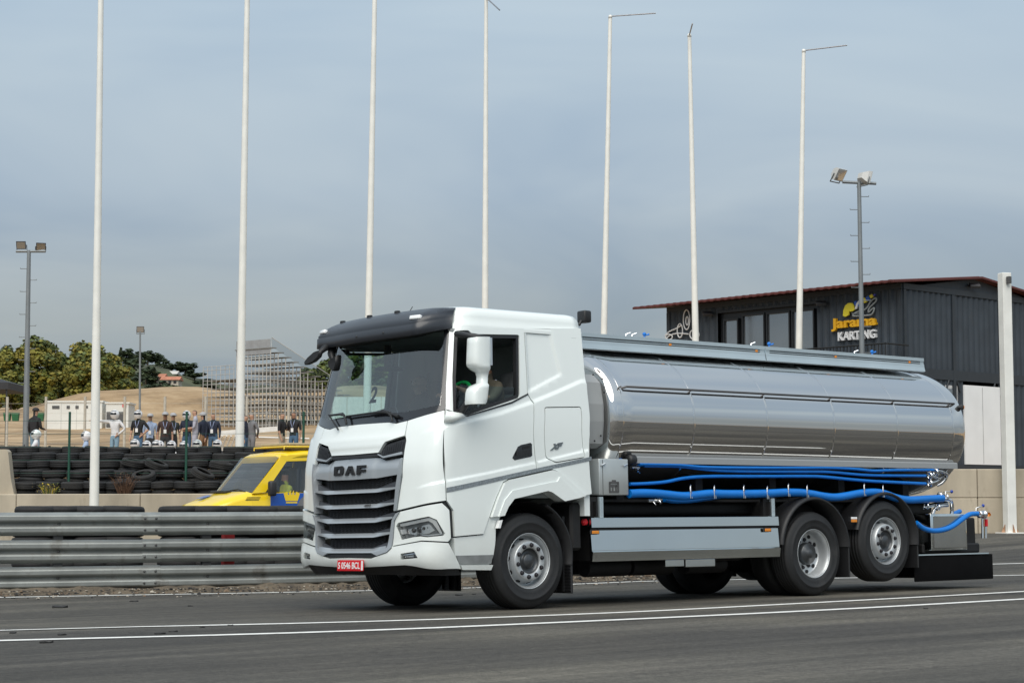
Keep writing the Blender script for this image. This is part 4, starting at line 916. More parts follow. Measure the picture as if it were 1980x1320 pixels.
# --- doors
dw = rnd(UZ(Dz(265, 400), Dz(440, 391), Dz(470, 440), Dz(1078, 449), Dz(1082, 1238), Ez(360, 135), Ez(320, 92), Ez(215, 102), Dz(235, 1000)), .03)
dr = UZ((868.8, 635.3), (1012.7, 633.8), (1014.2, 655.8), (1019.5, 760.3), (1029.4, 780), (1029.5, 797), (1032.5, 890), (1033.3, 912), (1000, 920), (980, 925.5), (968.3, 932.5), (955, 962), (946.7, 985), (930.6, 1032.3), (874, 1037.5), (871.7, 986.7), (860, 968), (857.5, 925), (858.5, 900), (860, 792), (861.5, 745))
doors = patch('door', dr, WHT, holes=[dw], mirror=True, off=.004, sp=.05)
for i, d_ in enumerate(doors):
    sg = 1 if i == 0 else -1; F_ = (lambda p: p) if sg == 1 else (lambda p: [(-u, z) for u, z in p])
    dwi = inset(dw, .035)
    patch('window_seal', F_(dw), BLKP, d_, off=-.008, depth=.06, gap=.002, holes=[F_(dwi)], use_bump=False)
    zg = uz(960, 746)[1] if sg == 1 else 9
    gl = [p for p in inset(dw, .02)]
    if sg == 1:
        low = [p for p in rs(gl, .03) if p[1] < zg]; low.sort(key=lambda p: p[0]); xs0, xs1 = min(p[0] for p in low), max(p[0] for p in low)
        gl = [q for q in rs(gl, .02)]; gl = [(u, min(z, zg)) for u, z in gl]
        o2 = [gl[0]]
        for q in gl[1:]:
            if math.hypot(q[0]-o2[-1][0], q[1]-o2[-1][1]) > .012: o2.append(q)
        gl = o2
    patch('door_glass', F_(gl), SIDEG, d_, off=-.03, depth=0, gap=0, use_bump=False)
    hd = UZ(Ez(885, 630), Ez(950, 500), Ez(985, 480), Ez(1095, 455), Ez(1112, 470), Ez(1115, 600), Ez(1100, 617), Ez(910, 657))
    h_ = patch('door_handle', F_(hd), GLOSSB, d_, off=.007, depth=.01, gap=0, sp=.03)
    patch('handle_grip', F_(UZ(Ez(935, 560), Ez(1095, 530), Ez(1098, 575), Ez(925, 608))), BLKP, h_, off=.03, depth=.03, gap=0, sp=.03)
    patch('handle_recess', F_(UZ(Ez(1000, 500), Ez(1085, 483), Ez(1087, 515), Ez(1000, 532))), CHAS, h_, off=.010, depth=.005, gap=0, sp=.03)
    patch('belt_trim', F_(UZ(Ez(362, 140), Dz(985, 1295), Dz(1186, 1190), Dz(1192, 1206), Dz(985, 1318), Ez(375, 152), Ez(330, 135), Ez(210, 105), Ez(130, 72), Ez(135, 66), Ez(215, 98), Ez(325, 125))), BLKP, d_, off=.012, depth=.02, gap=0, sp=.03, use_bump=True)
# sleeper side with hatch
side = UZ((1012.7, 633.8), (1121.8, 633.8), (1128, 760), (1135, 840), (1140, 955), (1127, 958.5), (1074, 911.5), (1062, 907), (1033.3, 912), (1032.5, 890), (1029.5, 797), (1029.4, 780), (1019.5, 760.3), (1014.2, 655.8))
UR = lambda z: UC+.86-XF(z)-.38
side = [((UR(z) if u > UR(z)-.07 else u), z) for u, z in side]
hatch = rnd(UZ((1050, 788), (1120, 787), (1126.2, 884), (1070, 894), (1052.5, 884.5)), .03)
patch('sleeper_side', side, WHT, holes=[hatch], mirror=True, off=.004)
hts = patch('side_hatch', hatch, WHT, mirror=True, off=.004)
patch('reflective_stripe', UZ((860, 942.5), (945, 924.5), (1033, 905), (1090, 893), (1138.5, 882.5), (1138.5, 890), (1090, 900.5), (1033, 912.5), (945, 933), (860, 952)), STRIPE, off=.0085, depth=.003, gap=0, mirror=True)
for sg, hp in zip((1, -1), hts):
    if sg == 1: stext('model_badge', 'XF', (1061, 864.5), (1084, 860.5), 12, pm('badge_dark_chrome', (.25, .27, .28), .3, .8, 0), .008, .06, .35, hp, .006)
# wheel arch flare, skirt and step
fl = UZ(Ez(617, 1318), Ez(690, 1110), Ez(770, 920), Ez(840, 880), Ez(1330, 770), Ez(1400, 790), Ez(1715, 1073), Ez(1640, 1092), Ez(1455, 1133), Ez(1310, 1030), Ez(1260, 1013), Ez(870, 1105), Ez(800, 1200), Ez(757, 1300))
patch('wheel_arch', fl, WHT, mirror=True, off=.035, depth=.16, gap=.002, sp=.05)
patch('arch_rim', UZ(Ez(1400, 852), Ez(1640, 1092), Ez(1455, 1133), Ez(1310, 1030), Ez(1260, 1013), Ez(870, 1105), Ez(800, 1200), Ez(757, 1300), Ez(690, 1310), Ez(760, 1120), Ez(850, 1010), Ez(1300, 915), Ez(1370, 905)), WHT, off=.05, depth=.02, gap=0, mirror=True, use_bump=True)
sk = UZ((942.8, 999.5), (965.5, 996.5), (956, 1022), (952, 1071), (943, 1099), (886.5, 1098), (875.5, 1060), (874.5, 1038.5), (930.6, 1033))
patch('skirt', sk, WHT, mirror=True, off=-.012, depth=.1, gap=.003)
patch('step_recess', UZ((878, 1073), (950, 1071.5), (945, 1088), (884, 1089.5)), pm('step_grey', (.19, .2, .2), .6, 0, .2, 8), off=.004, depth=.02, gap=0, mirror=True)
patch('step_tread', UZ((884, 1090.5), (946, 1090), (942, 1099.5), (887, 1099)), WHT, off=.03, depth=.08, gap=0, mirror=True)
patch('corner_gap', UZ(Cz(1806, 204), Cz(1850, 190), Cz(1915, 310), Cz(1942, 650), Cz(1905, 640), Cz(1888, 300)), BLKP, off=-.02, depth=.02, gap=0, mirror=True)
sm_ = patch('side_marker', UZ(Gz(672, 262), Gz(700, 257), Gz(676, 348), Gz(650, 348)), WHT2, off=.05, depth=.05, gap=0, mirror=True)
# windscreen with black cowl, pillars
wz = UZ(Bz(1240, 515), Bz(1370, 480), Bz(1850, 345)); ws_t = 3.0
ul = lambda z: uz(862, 720)[0]
wl_, wr_ = uz(860, 795)[0], uz(866, 640)[0]
hood_z = uz(752, 816)[1]
ws_half = [(0, ws_t), (.9, ws_t), (wr_-.045, ws_t), (wl_-.05, wz[2][1]+.04), (wz[1][0], wz[1][1]+.09), (.7, hood_z+.085), (0, hood_z+.1)]
patch('windscreen', full(ws_half), SCRN, off=-.006, depth=0, gap=0)
patch('cowl', full([(0, hood_z+.115), (.7, hood_z+.1), (wz[1][0], wz[1][1]+.105), (wl_-.05, wz[2][1]+.055), (wl_, wz[2][1]), wz[1], wz[0], (uz(752, 816)[0], hood_z), (0, hood_z)]), GLOSSB, off=-.002, depth=.04, gap=.001)
patch('pillar', [(wl_-.055, wz[2][1]+.03), (wl_, wz[2][1]+.005), (wr_+.02, ws_t+.02), (wr_-.05, ws_t+.02)], GLOSSB, off=-.001, depth=.05, gap=0, mirror=True)
# roof: stacked rings
def rring(z, ins, zz):
    us_ = [UC*i/14 for i in range(15)]; w_ = CW(z); n_ = 14; xr = .86; pts = []
    for u in us_[:-1]: p = SP(u, z); pts.append(p)
    x0 = SP(UC, z).x
    for i in range(n_+1): pts.append(Vector((x0+(xr-x0)*i/n_, -w_, z)))
    pts += [Vector((p.x, -p.y, p.z)) for p in reversed(pts) if p.y < -1e-6]
    c = Vector((-.1, 0, 0)); o = []
    for p in pts: o.append(Vector((p.x+(ins*.9 if p.x < -.5 else 0)*min(1, (-.5-p.x)*2)-(ins if p.x > .8 else 0), p.y*(1-ins/w_) if abs(p.y) > 0 else p.y, zz)))
    return o
m = MB(); m.loft([rring(3.0, 0, 3.012), rring(3.03, -.002, 3.03), rring(3.06, -.004, 3.06), rring(3.075, .018, 3.09), rring(3.1, .02, 3.15), rring(3.15, .03, 3.205), rring(3.2, .06, 3.245), rring(3.22, .12, 3.265), rring(3.24, .3, 3.272), rring(3.24, .7, 3.276)]); m.build('roof', WHT, TRK)
# rear wall of the cab
m = MB(); m.loft([[Vector((.86-.0*z, s*CW(z)-.001*s, z)) for s in (-1, 1)]+[Vector((.78, s*(CW(z)-.001), z)) for s in (1, -1)] for z in (1.0, 1.3, 1.6, 2.0, 2.3, 2.6, 3.0)], smooth=False); m.build('cab_rear_wall', WHT, TRK)
# sun visor
VE = uz(876, 618)[0]
def vis(u, k):
    a = abs(u)/VE; t = sstep(.76, 1, a)
    zl = 2.935+.075*t; zt = 3.245-.03*t*t; o_ = (.23+.085*math.exp(-((abs(u)-1.12)/.3)**2))*(1-t)+.03
    prof = [(zl+.03, o_*.55), (zl-.005, o_*.86), (zl, o_*.92), (zl+.06, o_*.96), (zl+.11, o_), (zl+.122, o_*.95), (zl+.135, o_*.985), (zl+.2, o_*.86+.0), (zt-.05, o_*.55+.01), (zt, o_*.2+.012), (zt+.032, -.05-.26*(1-t))]
    z, o = prof[k]; z = min(z, zt+.035); p = SP(u, min(z, 3.25)); n = SN(u, min(z, 3.2)); n.z = 0; n.normalize(); q = p+n*o; q.z = z
    return q
NV = 60; m = MB(); rings = []
for i in range(NV+1):
    u = -VE+2*VE*i/NV; rings.append([vis(u, k) for k in range(11)])
m.loft(rings, closed=False, caps=False); VIS = m.build('sun_visor', VISM, TRK)
m = MB(); rings = []
for i in range(NV+1):
    u = -VE+2*VE*i/NV; a = vis(u, 0); b = vis(u, 1); p = SP(u, 2.96)-Vector((-.02, 0, 0)); rings.append([b, a, Vector((p.x, p.y*.99, 2.945+.06*sstep(.55, 1, abs(u)/VE)))])
m.loft(rings, closed=False, caps=False, smooth=False); m.build('visor_underside', CHAS, VIS)
def on_vis(px, py, k0=4):
    best = None
    for i in range(241):
        u = -VE+2*VE*i/240
        for k in range(20):
            t = k/19*8+1; a = int(t); q = vis(u, a).lerp(vis(u, min(10, a+1)), t-a); v = (q-TC); c = v.dot(t_loc(_d, False)); 
            x = 990+F*v.dot(t_loc(_r, False))/c; y = 660-F*v.dot(t_loc(_u, False))/c; d = (x-px)**2+(y-py)**2
            if best is None or d < best[0]: best = (d, q, u, t)
    return best[1], best[2]
q, u_ = on_vis(803, 612)
for sg in (1, -1):
    c = Vector((q.x, q.y*sg, q.z)); n = SN(u_*sg, 3.1); x_ = Vector((0, 0, 1)).cross(n).normalized(); y_ = n.cross(x_); m = MB(); m.cbox((-.075, -.024, -.03), (.075, .024, .022), .012, 2, basis(c, x_, y_, n)); m.build('marker_lamp', WHT2, VIS)
for px, py in ((662, 621), (713.5, 611.5), (768, 605)):
    q, u_ = on_vis(px, py); m = MB(); m.cbox((q.x-.02, q.y-.03, q.z-.02), (q.x+.03, q.y+.03, q.z+.02), .008, 1); m.build('roof_marker', BLKP, VIS)
for px, py in ((644.5, 658), (689.5, 651), (741.5, 643.5)):
    q, u_ = on_vis(px, py); m = MB(); m.lathe([(0, .008), (.012, .006), (.014, -.01)], basis(q, *perp(SN(u_, 3.)), SN(u_, 3.)), 8); m.build('rivet', BLKP, VIS)
a0 = tx(782, 604, -.75); m = MB(); m.tube([a0+Vector((0, 0, -.08)), a0+Vector((.10, -.02, .07))], .005, 5); m.build('antenna', BLKP, TRK)
# mirrors
def mirror_side(sg):
    Y = -1.5; c = [(422, 480), (700, 495)]
    rows = [(478, 440, 690), (490, 430, 700), (560, 425, 705), (700, 418, 708), (800, 415, 705), (840, 425, 700), (880, 470, 695), (920, 530, 685), (980, 550, 668), (1060, 545, 664), (1090, 470, 672), (1130, 425, 676), (1180, 408, 674), (1260, 404, 664), (1310, 402, 650), (1330, 410, 630)]
    rings = []
    for y, x0, x1 in rows:
        a, b = ty(*Dz(x0, y), Y), ty(*Dz(x1, y), Y); cx = (a.x+b.x)/2; wx = (b.x-a.x)/2; zc = (a.z+b.z)/2; r = []
        for k in range(20):
            t = 2*PI*k/20; ct, st = math.cos(t), math.sin(t); ex = .62
            r.append(Vector((cx+wx*.80*math.copysign(abs(ct)**ex, ct), sg*(Y+(.10 if wx > .1 else .06)*math.copysign(abs(st)**ex, st)), zc+(b.z-a.z)/2*ct)))
        rings.append(r)
    m = MB(); m.loft(rings); o = m.build('mirror', WHT, TRK)
    p = ty(*Dz(280, 432), -1.2); q = ty(*Dz(690, 488), Y); q2 = ty(*Dz(440, 470), Y)
    m = MB(); m.tube([Vector((v.x, v.y*(sg), v.z)) for v in (p, ty(*Dz(400, 448), -1.36), ty(*Dz(520, 462), Y), ty(*Dz(680, 488), Y))], [.035, .032, .03, .022], 8); m.build('mirror_arm', BLKP, o)
    p = ty(*Ez(300, 110), -1.22); q = ty(*Dz(540, 1320), Y); m = MB(); m.tube([Vector((v.x, v.y*sg, v.z)) for v in (p, ty(*Dz(420, 1310), -1.38), ty(*Dz(560, 1285), Y), ty(*Dz(640, 1275), Y))], [.04, .035, .03, .03], 8); m.build('mirror_arm', BLKP, o)
    # pad where the lower arm meets the door
    m = MB(); pts = [ty(*Ez(*e), -1.24) for e in ((150, 85), (320, 118), (370, 165), (200, 235), (120, 210))]
    m.add([Vector((v.x, sg*(v.y+.02), v.z)) for v in pts]+[Vector((v.x*.8+pts[0].x*.2, sg*(v.y-.055), v.z*.75+pts[1].z*.25)) for v in pts], [(5, 6, 7, 8, 9)]+[(i, (i+1) % 5, 5+(i+1) % 5, 5+i) for i in range(5)], True); m.build('mirror_foot', WHT, o)
    # the dark glass on the far face
    r0 = rings[2]; a = min(p.x for p in rings[3]); b = max(p.x for p in rings[3]); z0, z1 = rings[5][0].z, rings[1][0].z
    m = MB(); m.box((b-.03, sg*Y-.075, z0), (b+.004, sg*Y+.075, z1)); m.build('mirror_glass', CHR, o)
mirror_side(1)
# front and kerb mirrors hanging at the far front corner
def leaf(name, pts_px, Xp, th, parent=TRK):
    m = MB(); P_ = [tx(*p, Xp) for p in pts_px]; n = len(P_); c = sum(P_, Vector())/n
    m.loft([[c+(p-c)*.86+Vector((th, 0, 0)) for p in P_], [p+Vector((th*.5, 0, 0)) for p in P_], [p-Vector((th*.5, 0, 0)) for p in P_], [c+(p-c)*.86-Vector((th, 0, 0)) for p in P_]]); return m.build(name, BLKP, parent)
Az = lambda x, y: (580+x/6.6, 580+y/6.6)
fm = leaf('front_mirror', [Az(68, 800), Az(110, 740), Az(200, 660), Az(250, 640), Az(285, 640), Az(262, 720), Az(190, 790), Az(110, 825), Az(75, 828)], -1.42, .03)
m = MB(); m.tube([tx(*Az(265, 660), -1.42), tx(*Az(320, 610), -1.36), tx(*Az(400, 590), -1.2)], [.03, .04, .03], 8); m.build('mirror_arm', BLKP, fm)
km = leaf('kerb_mirror', [Az(380, 790), Az(430, 740), Az(500, 700), Az(490, 820), Az(470, 900), Az(440, 905), Az(400, 870)], -1.3, .04)
m = MB(); m.tube([tx(*Az(420, 760), -1.3), tx(*Az(400, 690), -1.28), tx(*Az(420, 620), -1.22)], [.03, .045, .05], 8); m.build('mirror_arm', BLKP, km)
# wipers
def sp_px(px, py, off):
    u, z = uz(px, py); return SP(u, z)+SN(u, z)*off
for blade, arm in (([(185, 465), (400, 420), (590, 400)], [(625, 545), (628, 470), (600, 410), (420, 430)]), ([(620, 440), (860, 408), (1110, 370)], [(1215, 505), (1185, 420), (1120, 385), (920, 405)])):
    m = MB(); m.tube([sp_px(*Bz(*p), .035) for p in blade], .011, 6); w_ = m.build('wiper', BLKP, TRK)
    m = MB(); m.tube(chaikin([sp_px(*Bz(*p), .045) for p in arm], 1), [.018]+[.016]*4+[.01] if False else .014, 6); m.build('wiper_arm', BLKP, w_)
m = MB(); m.tube([sp_px(*Bz(1090, 372), .04), sp_px(*Bz(1290, 440), .03)], .018, 6); m.build('wiper_rest', BLKP, TRK)
# number sticker on the windscreen
vs, fs = text_mb('2', 1, .002, .03); my0, my1 = min(v[1] for v in vs), max(v[1] for v in vs); mx0, mx1 = min(v[0] for v in vs), max(v[0] for v in vs)
(u0, z0), (u1, z1) = uz(*Bz(862, 255)), uz(*Bz(1000, 32)); m = MB(); q = []
for v in vs:
    u = u0+(u1-u0)*(v[0]-mx0)/(mx1-mx0); z = z0+(z1-z0)*(v[1]-my0)/(my1-my0); q.append(SP(u, z)-SN(u, z)*.02+SN(u, z)*v[2])
m.add(q, fs); m.build('screen_number', pm('sticker_dark', (.02, .035, .035), .6, 0, 0), TRK)
# interior
INT = pm('cab_interior', (.26, .29, .295), .8, 0, .15, 5); SEATM = pm('seat_cloth', (.12, .13, .135), .9, 0, .2, 9); GRN = pm('steering_green', (.01, .36, .09), .5, 0, .05)
m = MB(); m.cbox((-1.22, -1.08, 1.3), (-.62, 1.08, 1.98), .12, 3); m.cbox((-1.0, -.2, 1.5), (-.5, .35, 1.93), .1, 3); m.cbox((-1.25, -.95, 1.85), (-.8, .95, 2.05), .08, 3); m.build('dashboard', INT, TRK)
m = MB(); m.box((-1.2, -1.16, 1.2), (.82, 1.16, 1.28)); m.build('cab_floor', INT, TRK)
m = MB(); m.box((.70, -1.17, 1.28), (.775, 1.17, 2.99)); m.build('cab_lining', pm('lining_grey', (.34, .36, .36), .9, 0, .08, 3), TRK); m = MB(); m.cbox((.1, -1.12, 1.28), (.69, 1.12, 1.95), .06, 2); m.build('bunk', SEATM, TRK)
m = MB(); m.box((-.95, -1.1, 2.985), (.77, 1.1, 3.005)); m.build('headliner', pm('headliner_grey', (.40, .41, .41), .9), TRK)
for sg, X in ((-1, -.25), (1, -.25)):
    m = MB(); m.cbox((X-.28, sg*.72-.27, 1.55), (X+.3, sg*.72+.27, 1.72), .07, 3); M = Matrix.Translation((X+.28, sg*.72, 1.68))@Matrix.Rotation(.17, 4, 'Y')
    m.cbox((-.09, -.26, 0), (.09, .26, .68), .07, 3, M); m.cbox((-.07, -.15, .70), (.07, .15, .95), .06, 3, M); m.cbox((X-.15, sg*.72-.2, 1.28), (X+.2, sg*.72+.2, 1.55), .03, 1); m.build('seat', SEATM, TRK)
    q = ty(*Dz(930, 500), sg*1.08); m = MB(); m.tube([Vector((.42, sg*1.1, 2.75)), Vector((.30, sg*1.02, 2.42)), Vector((.1, sg*.8, 2.1))], .02, 4); m.build('seat_belt', pm('belt_grey', (.3, .29, .28), .8, 0, 0), TRK)
sw_c = ty(*Dz(330, 1200), -.82); SWC = Vector((-.62, -.74, 2.27)); M = Matrix.Translation(SWC)@Matrix.Rotation(-1.1, 4, 'Y')
m = MB(); k = 28; m.tube([M@Vector((.225*math.cos(2*PI*i/k), .225*math.sin(2*PI*i/k), 0)) for i in range(k+1)], .022, 8); sw = m.build('steering_wheel', GRN, TRK)
m = MB(); m.lathe([(0, -.02), (.07, -.02), (.08, -.05), (.03, -.3)], M, 12); m.tube([M@Vector((.22, 0, 0)), M@Vector((-.22, 0, 0))], .016, 5); m.build('steering_hub', BLKP, sw)
m = MB(); m.cbox((-1.0, -.02, 2.02), (-.94, .10, 2.2), .015, 1); m.build('dash_camera', BLKP, TRK)
m = MB(); m.cbox((-1.02, -.05, 2.66), (-.97, .05, 2.92), .015, 1); m.lathe([(0, .02), (.12, .015), (.17, -.02), (0, -.02)], Matrix.Translation((-.99, .0, 2.66)), 16); m.build('screen_sensor', BLKP, TRK)
# work lamp behind the cab roof
c = ty(1129, 612.5, -1.0); m = MB(); m.cbox((c.x-.05, c.y-.07, c.z-.07), (c.x+.06, c.y+.07, c.z+.07), .02, 2); wl2 = m.build('work_lamp', BLKP, TRK); m = MB(); m.tube([c, c+Vector((-.08, 0, -.1))], .018, 6); m.build('bracket', BLKP, wl2)
# ------------------------------------------------------------------ wheels
R_T = .519
def wheel(x, sg, z, kind, wd=.315, yface=1.215):
    M = Matrix.Translation((x, sg*yface, z))@(Matrix.Rotation(PI/2, 4, 'X') if sg < 0 else Matrix.Rotation(-PI/2, 4, 'X'))   # local +z points outward
    e_ = MB(); r = R_T
    prof = [(.300, -.02), (.315, -.002), (.35, .004), (.40, .006), (.405, .010), (.42, .010), (.425, .005), (.455, -.004), (.488, -.018), (.505, -.034), (.514, -.055)]
    gro = []
    y0, y1 = -.06, -wd+.06; n = 5
    for i in range(n):
        a = y0+(y1-y0)*(i+.15)/n; b = y0+(y1-y0)*(i+.85)/n; gro += [(r-.010, a+.004), (r, a), (r, b), (r-.010, b-.004)]
    back = [(q, -wd-h_) for q, h_ in prof[::-1]]
    m = MB(); m.lathe(prof+gro+back+[(.29, -wd+.02), (.29, -.02), (.300, -.02)], M, 72); w_ = m.build('wheel', TYRE, TRK)
    RIM = pm('wheel_alloy', (.55, .57, .58), .42, .6, .06, 4); NUT = pm('wheel_nut_dark', (.035, .033, .038), .45, .5, 0)
    if kind == 'steer':
        pr = [(.301, -.03), (.303, -.012), (.297, -.008), (.292, -.02), (.283, -.035), (.274, -.05), (.270, -.10), (.266, -.125), (.258, -.13), (.244, -.105), (.228, -.055), (.216, -.012), (.211, -.002), (.204, .002), (.144, .002), (.140, -.003), (.139, -.03)]
        hub = [(.139, -.02), (.13, -.04), (.085, -.06), (.075, -.02), (.07, -.012), (.0, -.01)]; nr, nh, hh, hz = .1725, .002, .2375, -.085
    else:
        pr = [(.301, -.03), (.303, -.012), (.297, -.008), (.292, -.02), (.283, -.035), (.276, -.05), (.27, -.10), (.262, -.155), (.25, -.175), (.22, -.18), (.2, -.186), (.14, -.186), (.138, -.16)]
        hub = [(.139, -.19), (.136, -.12), (.125, -.09), (.06, -.085), (.05, -.06), (.0, -.06)]; nr, nh, hh, hz = .1725, -.186, .228, -.176
    m = MB(); m.lathe(pr, M, 48); rim = m.build('rim', RIM, w_)
    m = MB(); m.lathe(hub, M, 28); m.build('hub', pm('hub_dark', (.08, .085, .09), .35, .6, .1), w_)
    for k in range(10):
        a = 2*PI*(k+.3)/10; c = Vector((nr*math.cos(a), nr*math.sin(a), nh)); m = MB(); m.lathe([(.026, -.005), (.026, .004), (.020, .006), (.019, .022), (.013, .026), (0, .026)], M@Matrix.Translation(c), 6 if False else 8, smooth=False); m.build('wheel_nut', NUT, w_)
    for k in range(10):
        a = 2*PI*(k+.8)/10; c = Vector((hh*math.cos(a), hh*math.sin(a), hz+.001)); n = (Vector((math.cos(a)*.95, math.sin(a)*.95, .3)) if kind == 'steer' else Vector((0, 0, 1))).normalized(); t_ = Vector((-math.sin(a), math.cos(a), 0)); b_ = n.cross(t_)
        m = MB(); m.lathe([(0, .0035), (.024, .0035), (.0285, .002), (.0285, -.02)], M@basis(c, t_*1.0, b_*.8, n), 14); m.build('hand_hole', CHAS, w_)
    return w_
L2, L3 = 4.628, 6.012
for sg in (-1, 1):
    wheel(0, sg, .519, 'steer', .36); wheel(L2, sg, .519, 'drive'); wheel(L3, sg, .656, 'steer', .36)
    M = None
    m = MB(); Mi = Matrix.Translation((L2, sg*.875, .519))@(Matrix.Rotation(PI/2, 4, 'X') if sg < 0 else Matrix.Rotation(-PI/2, 4, 'X')); m.lathe([(.3, -.02), (.35, .004), (.455, -.004), (.505, -.034), (.519, -.07), (.519, -.24), (.505, -.28), (.35, -.315), (.3, -.29), (.29, -.1), (.3, -.02)], Mi, 56); m.build('wheel', TYRE, TRK)
for x, z in ((0, .5), (L2, .52), (L3, .656)):
    m = MB(); m.tube([(x, -1.05, z), (x, 1.05, z)], .085 if x else .07, 10); 
    if x == L2: m.lathe([(0, -.28), (.16, -.24), (.24, -.1), (.24, .1), (.16, .24), (0, .28)], Matrix.Translation((x, .05, z))@Matrix.Rotation(PI/2, 4, 'Y'), 16)
    m.build('axle', CHAS, TRK)
# chassis rails, crossmembers, tanks and boxes under the frame
for sg in (-1, 1): m = MB(); m.box((-.9, sg*.40-.04, .70), (8.0, sg*.40+.04, .98)); m.build('chassis_rail', CHAS, TRK)
for x in (-.85, .9, 2.0, 3.2, 4.1, 5.3, 6.7, 7.9): m = MB(); m.box((x-.05, -.358, .74), (x+.05, .358, .94)); m.build('crossmember', CHAS, TRK)
m = MB(); m.cbox((-.95, -.42, .52), (.6, .42, 1.25), .08, 2); m.build('engine', CHAS, TRK)
for (a, b) in (((1.1, .50, .48), (2.6, 1.18, 1.02)), ((1.15, -1.1, .50), (2.3, -.46, .96)), ((2.45, -1.1, .46), (3.5, -.46, .94)), ((2.8, .5, .5), (3.7, 1.15, .98)), ((.95, -.9, 1.0), (7.4, .9, 1.16))):
    m = MB(); m.cbox(a, b, .05, 2); m.build('frame_box', CHAS, TRK)
for x in (1.5, 2.2, 3.1): m = MB(); m.tube([(x-.3, -.75, .42), (x+.35, -.75, .42)], .11, 12); m.build('air_tank', CHAS, TRK)
for x in (1.0, 3.85): m = MB(); m.box((x, -1.2, .5), (x+.02, -.5, 1.16)); m.build('bracket_plate', CHAS, TRK)
m = MB(); m.box((1.9, .9, .30), (3.3, 1.16, .5)); m.build('frame_box', CHAS, TRK)
# front mudguard behind the wheel, front mudflaps
def arc_sheet(x, y0, y1, z, r, a0, a1, th, name, mat, lip=.0, n=22):
    m = MB(); rings = []
    for i in range(n+1):
        a = a0+(a1-a0)*i/n; c, s = math.cos(a), math.sin(a)
        rings.append([Vector((x+r*c, y0, z+r*s)), Vector((x+r*c, y1, z+r*s)), Vector((x+(r+th)*c, y1, z+(r+th)*s)), Vector((x+(r+th)*c, y0+.04, z+(r+th)*s)), Vector((x+(r+th*.6)*c, y0, z+(r+th*.6)*s))])
    m.loft(rings); return m.build(name, mat, TRK)
for sg in (-1, 1):
    mg = arc_sheet(0, sg*1.22, sg*.80, .56, .60, -.15, 1.15, .035, 'mudguard', FENB)
    p0, p1 = ty(1075, 985, -1.2), ty(1140, 1145, -1.2)
    m = MB(); m.cbox((.60, min(sg*1.21, sg*.78), p1.z), (.63, max(sg*1.21, sg*.78), .62), .008, 1)
    for k in range(9): z = p1.z+.03+k*.034; m.box((.588, min(sg*1.20, sg*.79), z), (.602, max(sg*1.20, sg*.79), z+.014))
    for yy in (.82, .95, 1.08): m.box((.57, min(sg*yy, sg*(yy+.03)), p1.z+.02), (.604, max(sg*yy, sg*(yy+.03)), 1.0))
    m.build('mudflap', FENB, TRK)
    m = MB(); m.cbox((.64, min(sg*1.18, sg*.8), .62), (.8, max(sg*1.18, sg*.8), 1.15), .03, 1); m.build('mudguard_bracket', CHAS, TRK)
    m = MB(); m.lathe([(.58, -.42), (.60, -.0)], Matrix.Translation((0, sg*1.19, .56))@(Matrix.Rotation(PI/2, 4, 'X') if sg < 0 else Matrix.Rotation(-PI/2, 4, 'X')), 26, True, .9, 3.1) if sg < 0 else m.lathe([(.58, -.42), (.60, -.0)], Matrix.Translation((0, sg*1.19, .56))@Matrix.Rotation(-PI/2, 4, 'X'), 26, True, -3.1, -.9); m.build('arch_liner', CHAS, TRK)
    # rear fenders over the drive and tag axles
    for x, z, r, a0, a1 in ((L2, .58, .60, .02, 3.05), (L3, .66, .585, -.1, 2.9)):
        fd = arc_sheet(x, sg*1.255, sg*.70, z, r, a0, a1, .04, 'fender', FENB, n=30)
        xx = x+r+.02; m = MB(); m.cbox((xx-.01, min(sg*1.24, sg*.72), .21 if x == L2 else .30), (xx+.015, max(sg*1.24, sg*.72), z+.05), .006, 1)
        for k in range(5):
            for j in range(6): m.cbox((xx+.01, sg*(.80+.08*j)-.02, .25+k*.055+(.1 if x == L3 else 0)), (xx+.022, sg*(.80+.08*j)+.02, .28+k*.055+(.1 if x == L3 else 0)), .004, 1)
        m.build('mudflap', FENB, TRK)
# ------------------------------------------------------------------ tank
TZ, TA, TB = 2.12, 1.215, .875; XA = 1.36; XE = 7.70
def tell(x, k, a, ex=.92):
    c, s = math.cos(a), math.sin(a); return Vector((x, k*TA*math.copysign(abs(c)**ex, c), TZ+k*TB*math.copysign(abs(s)**ex, s)))
NT = 96; m = MB(); rings = []
for x, k in [(XA-.15, .02), (XA-.148, .3), (XA-.14, .6), (XA-.12, .85), (XA-.08, .95), (XA-.04, .985), (XA, 1)]+[(XA+(XE-XA)*i/24, 1) for i in range(1, 25)]+[(XE+.06, .985), (XE+.13, .945), (XE+.21, .86), (XE+.28, .66), (XE+.315, .4), (XE+.325, .02)]:
    rings.append([tell(x, k, 2*PI*j/NT) for j in range(NT)])
m.loft(rings); TANK = m.build('tank', TANKM, TRK)
BX = [ty(px, py, -1.22).x for px, py in ((1204.5, 751), (1342, 757.6), (1483.5, 765), (1613, 773), (1735, 780.5), (1843, 786.5))]
for bx in BX:
    m = MB(); m.loft([[tell(bx+dx, 1+o/TB, 2*PI*j/NT) for j in range(NT)] for dx, o in ((-.017, .0002), (-.010, .0016), (-.004, .0018), (-.002, .0036), (.002, .0036), (.004, .0018), (.010, .0016), (.017, .0002))], caps=False); m.build('tank_band', TANKM, TANK)
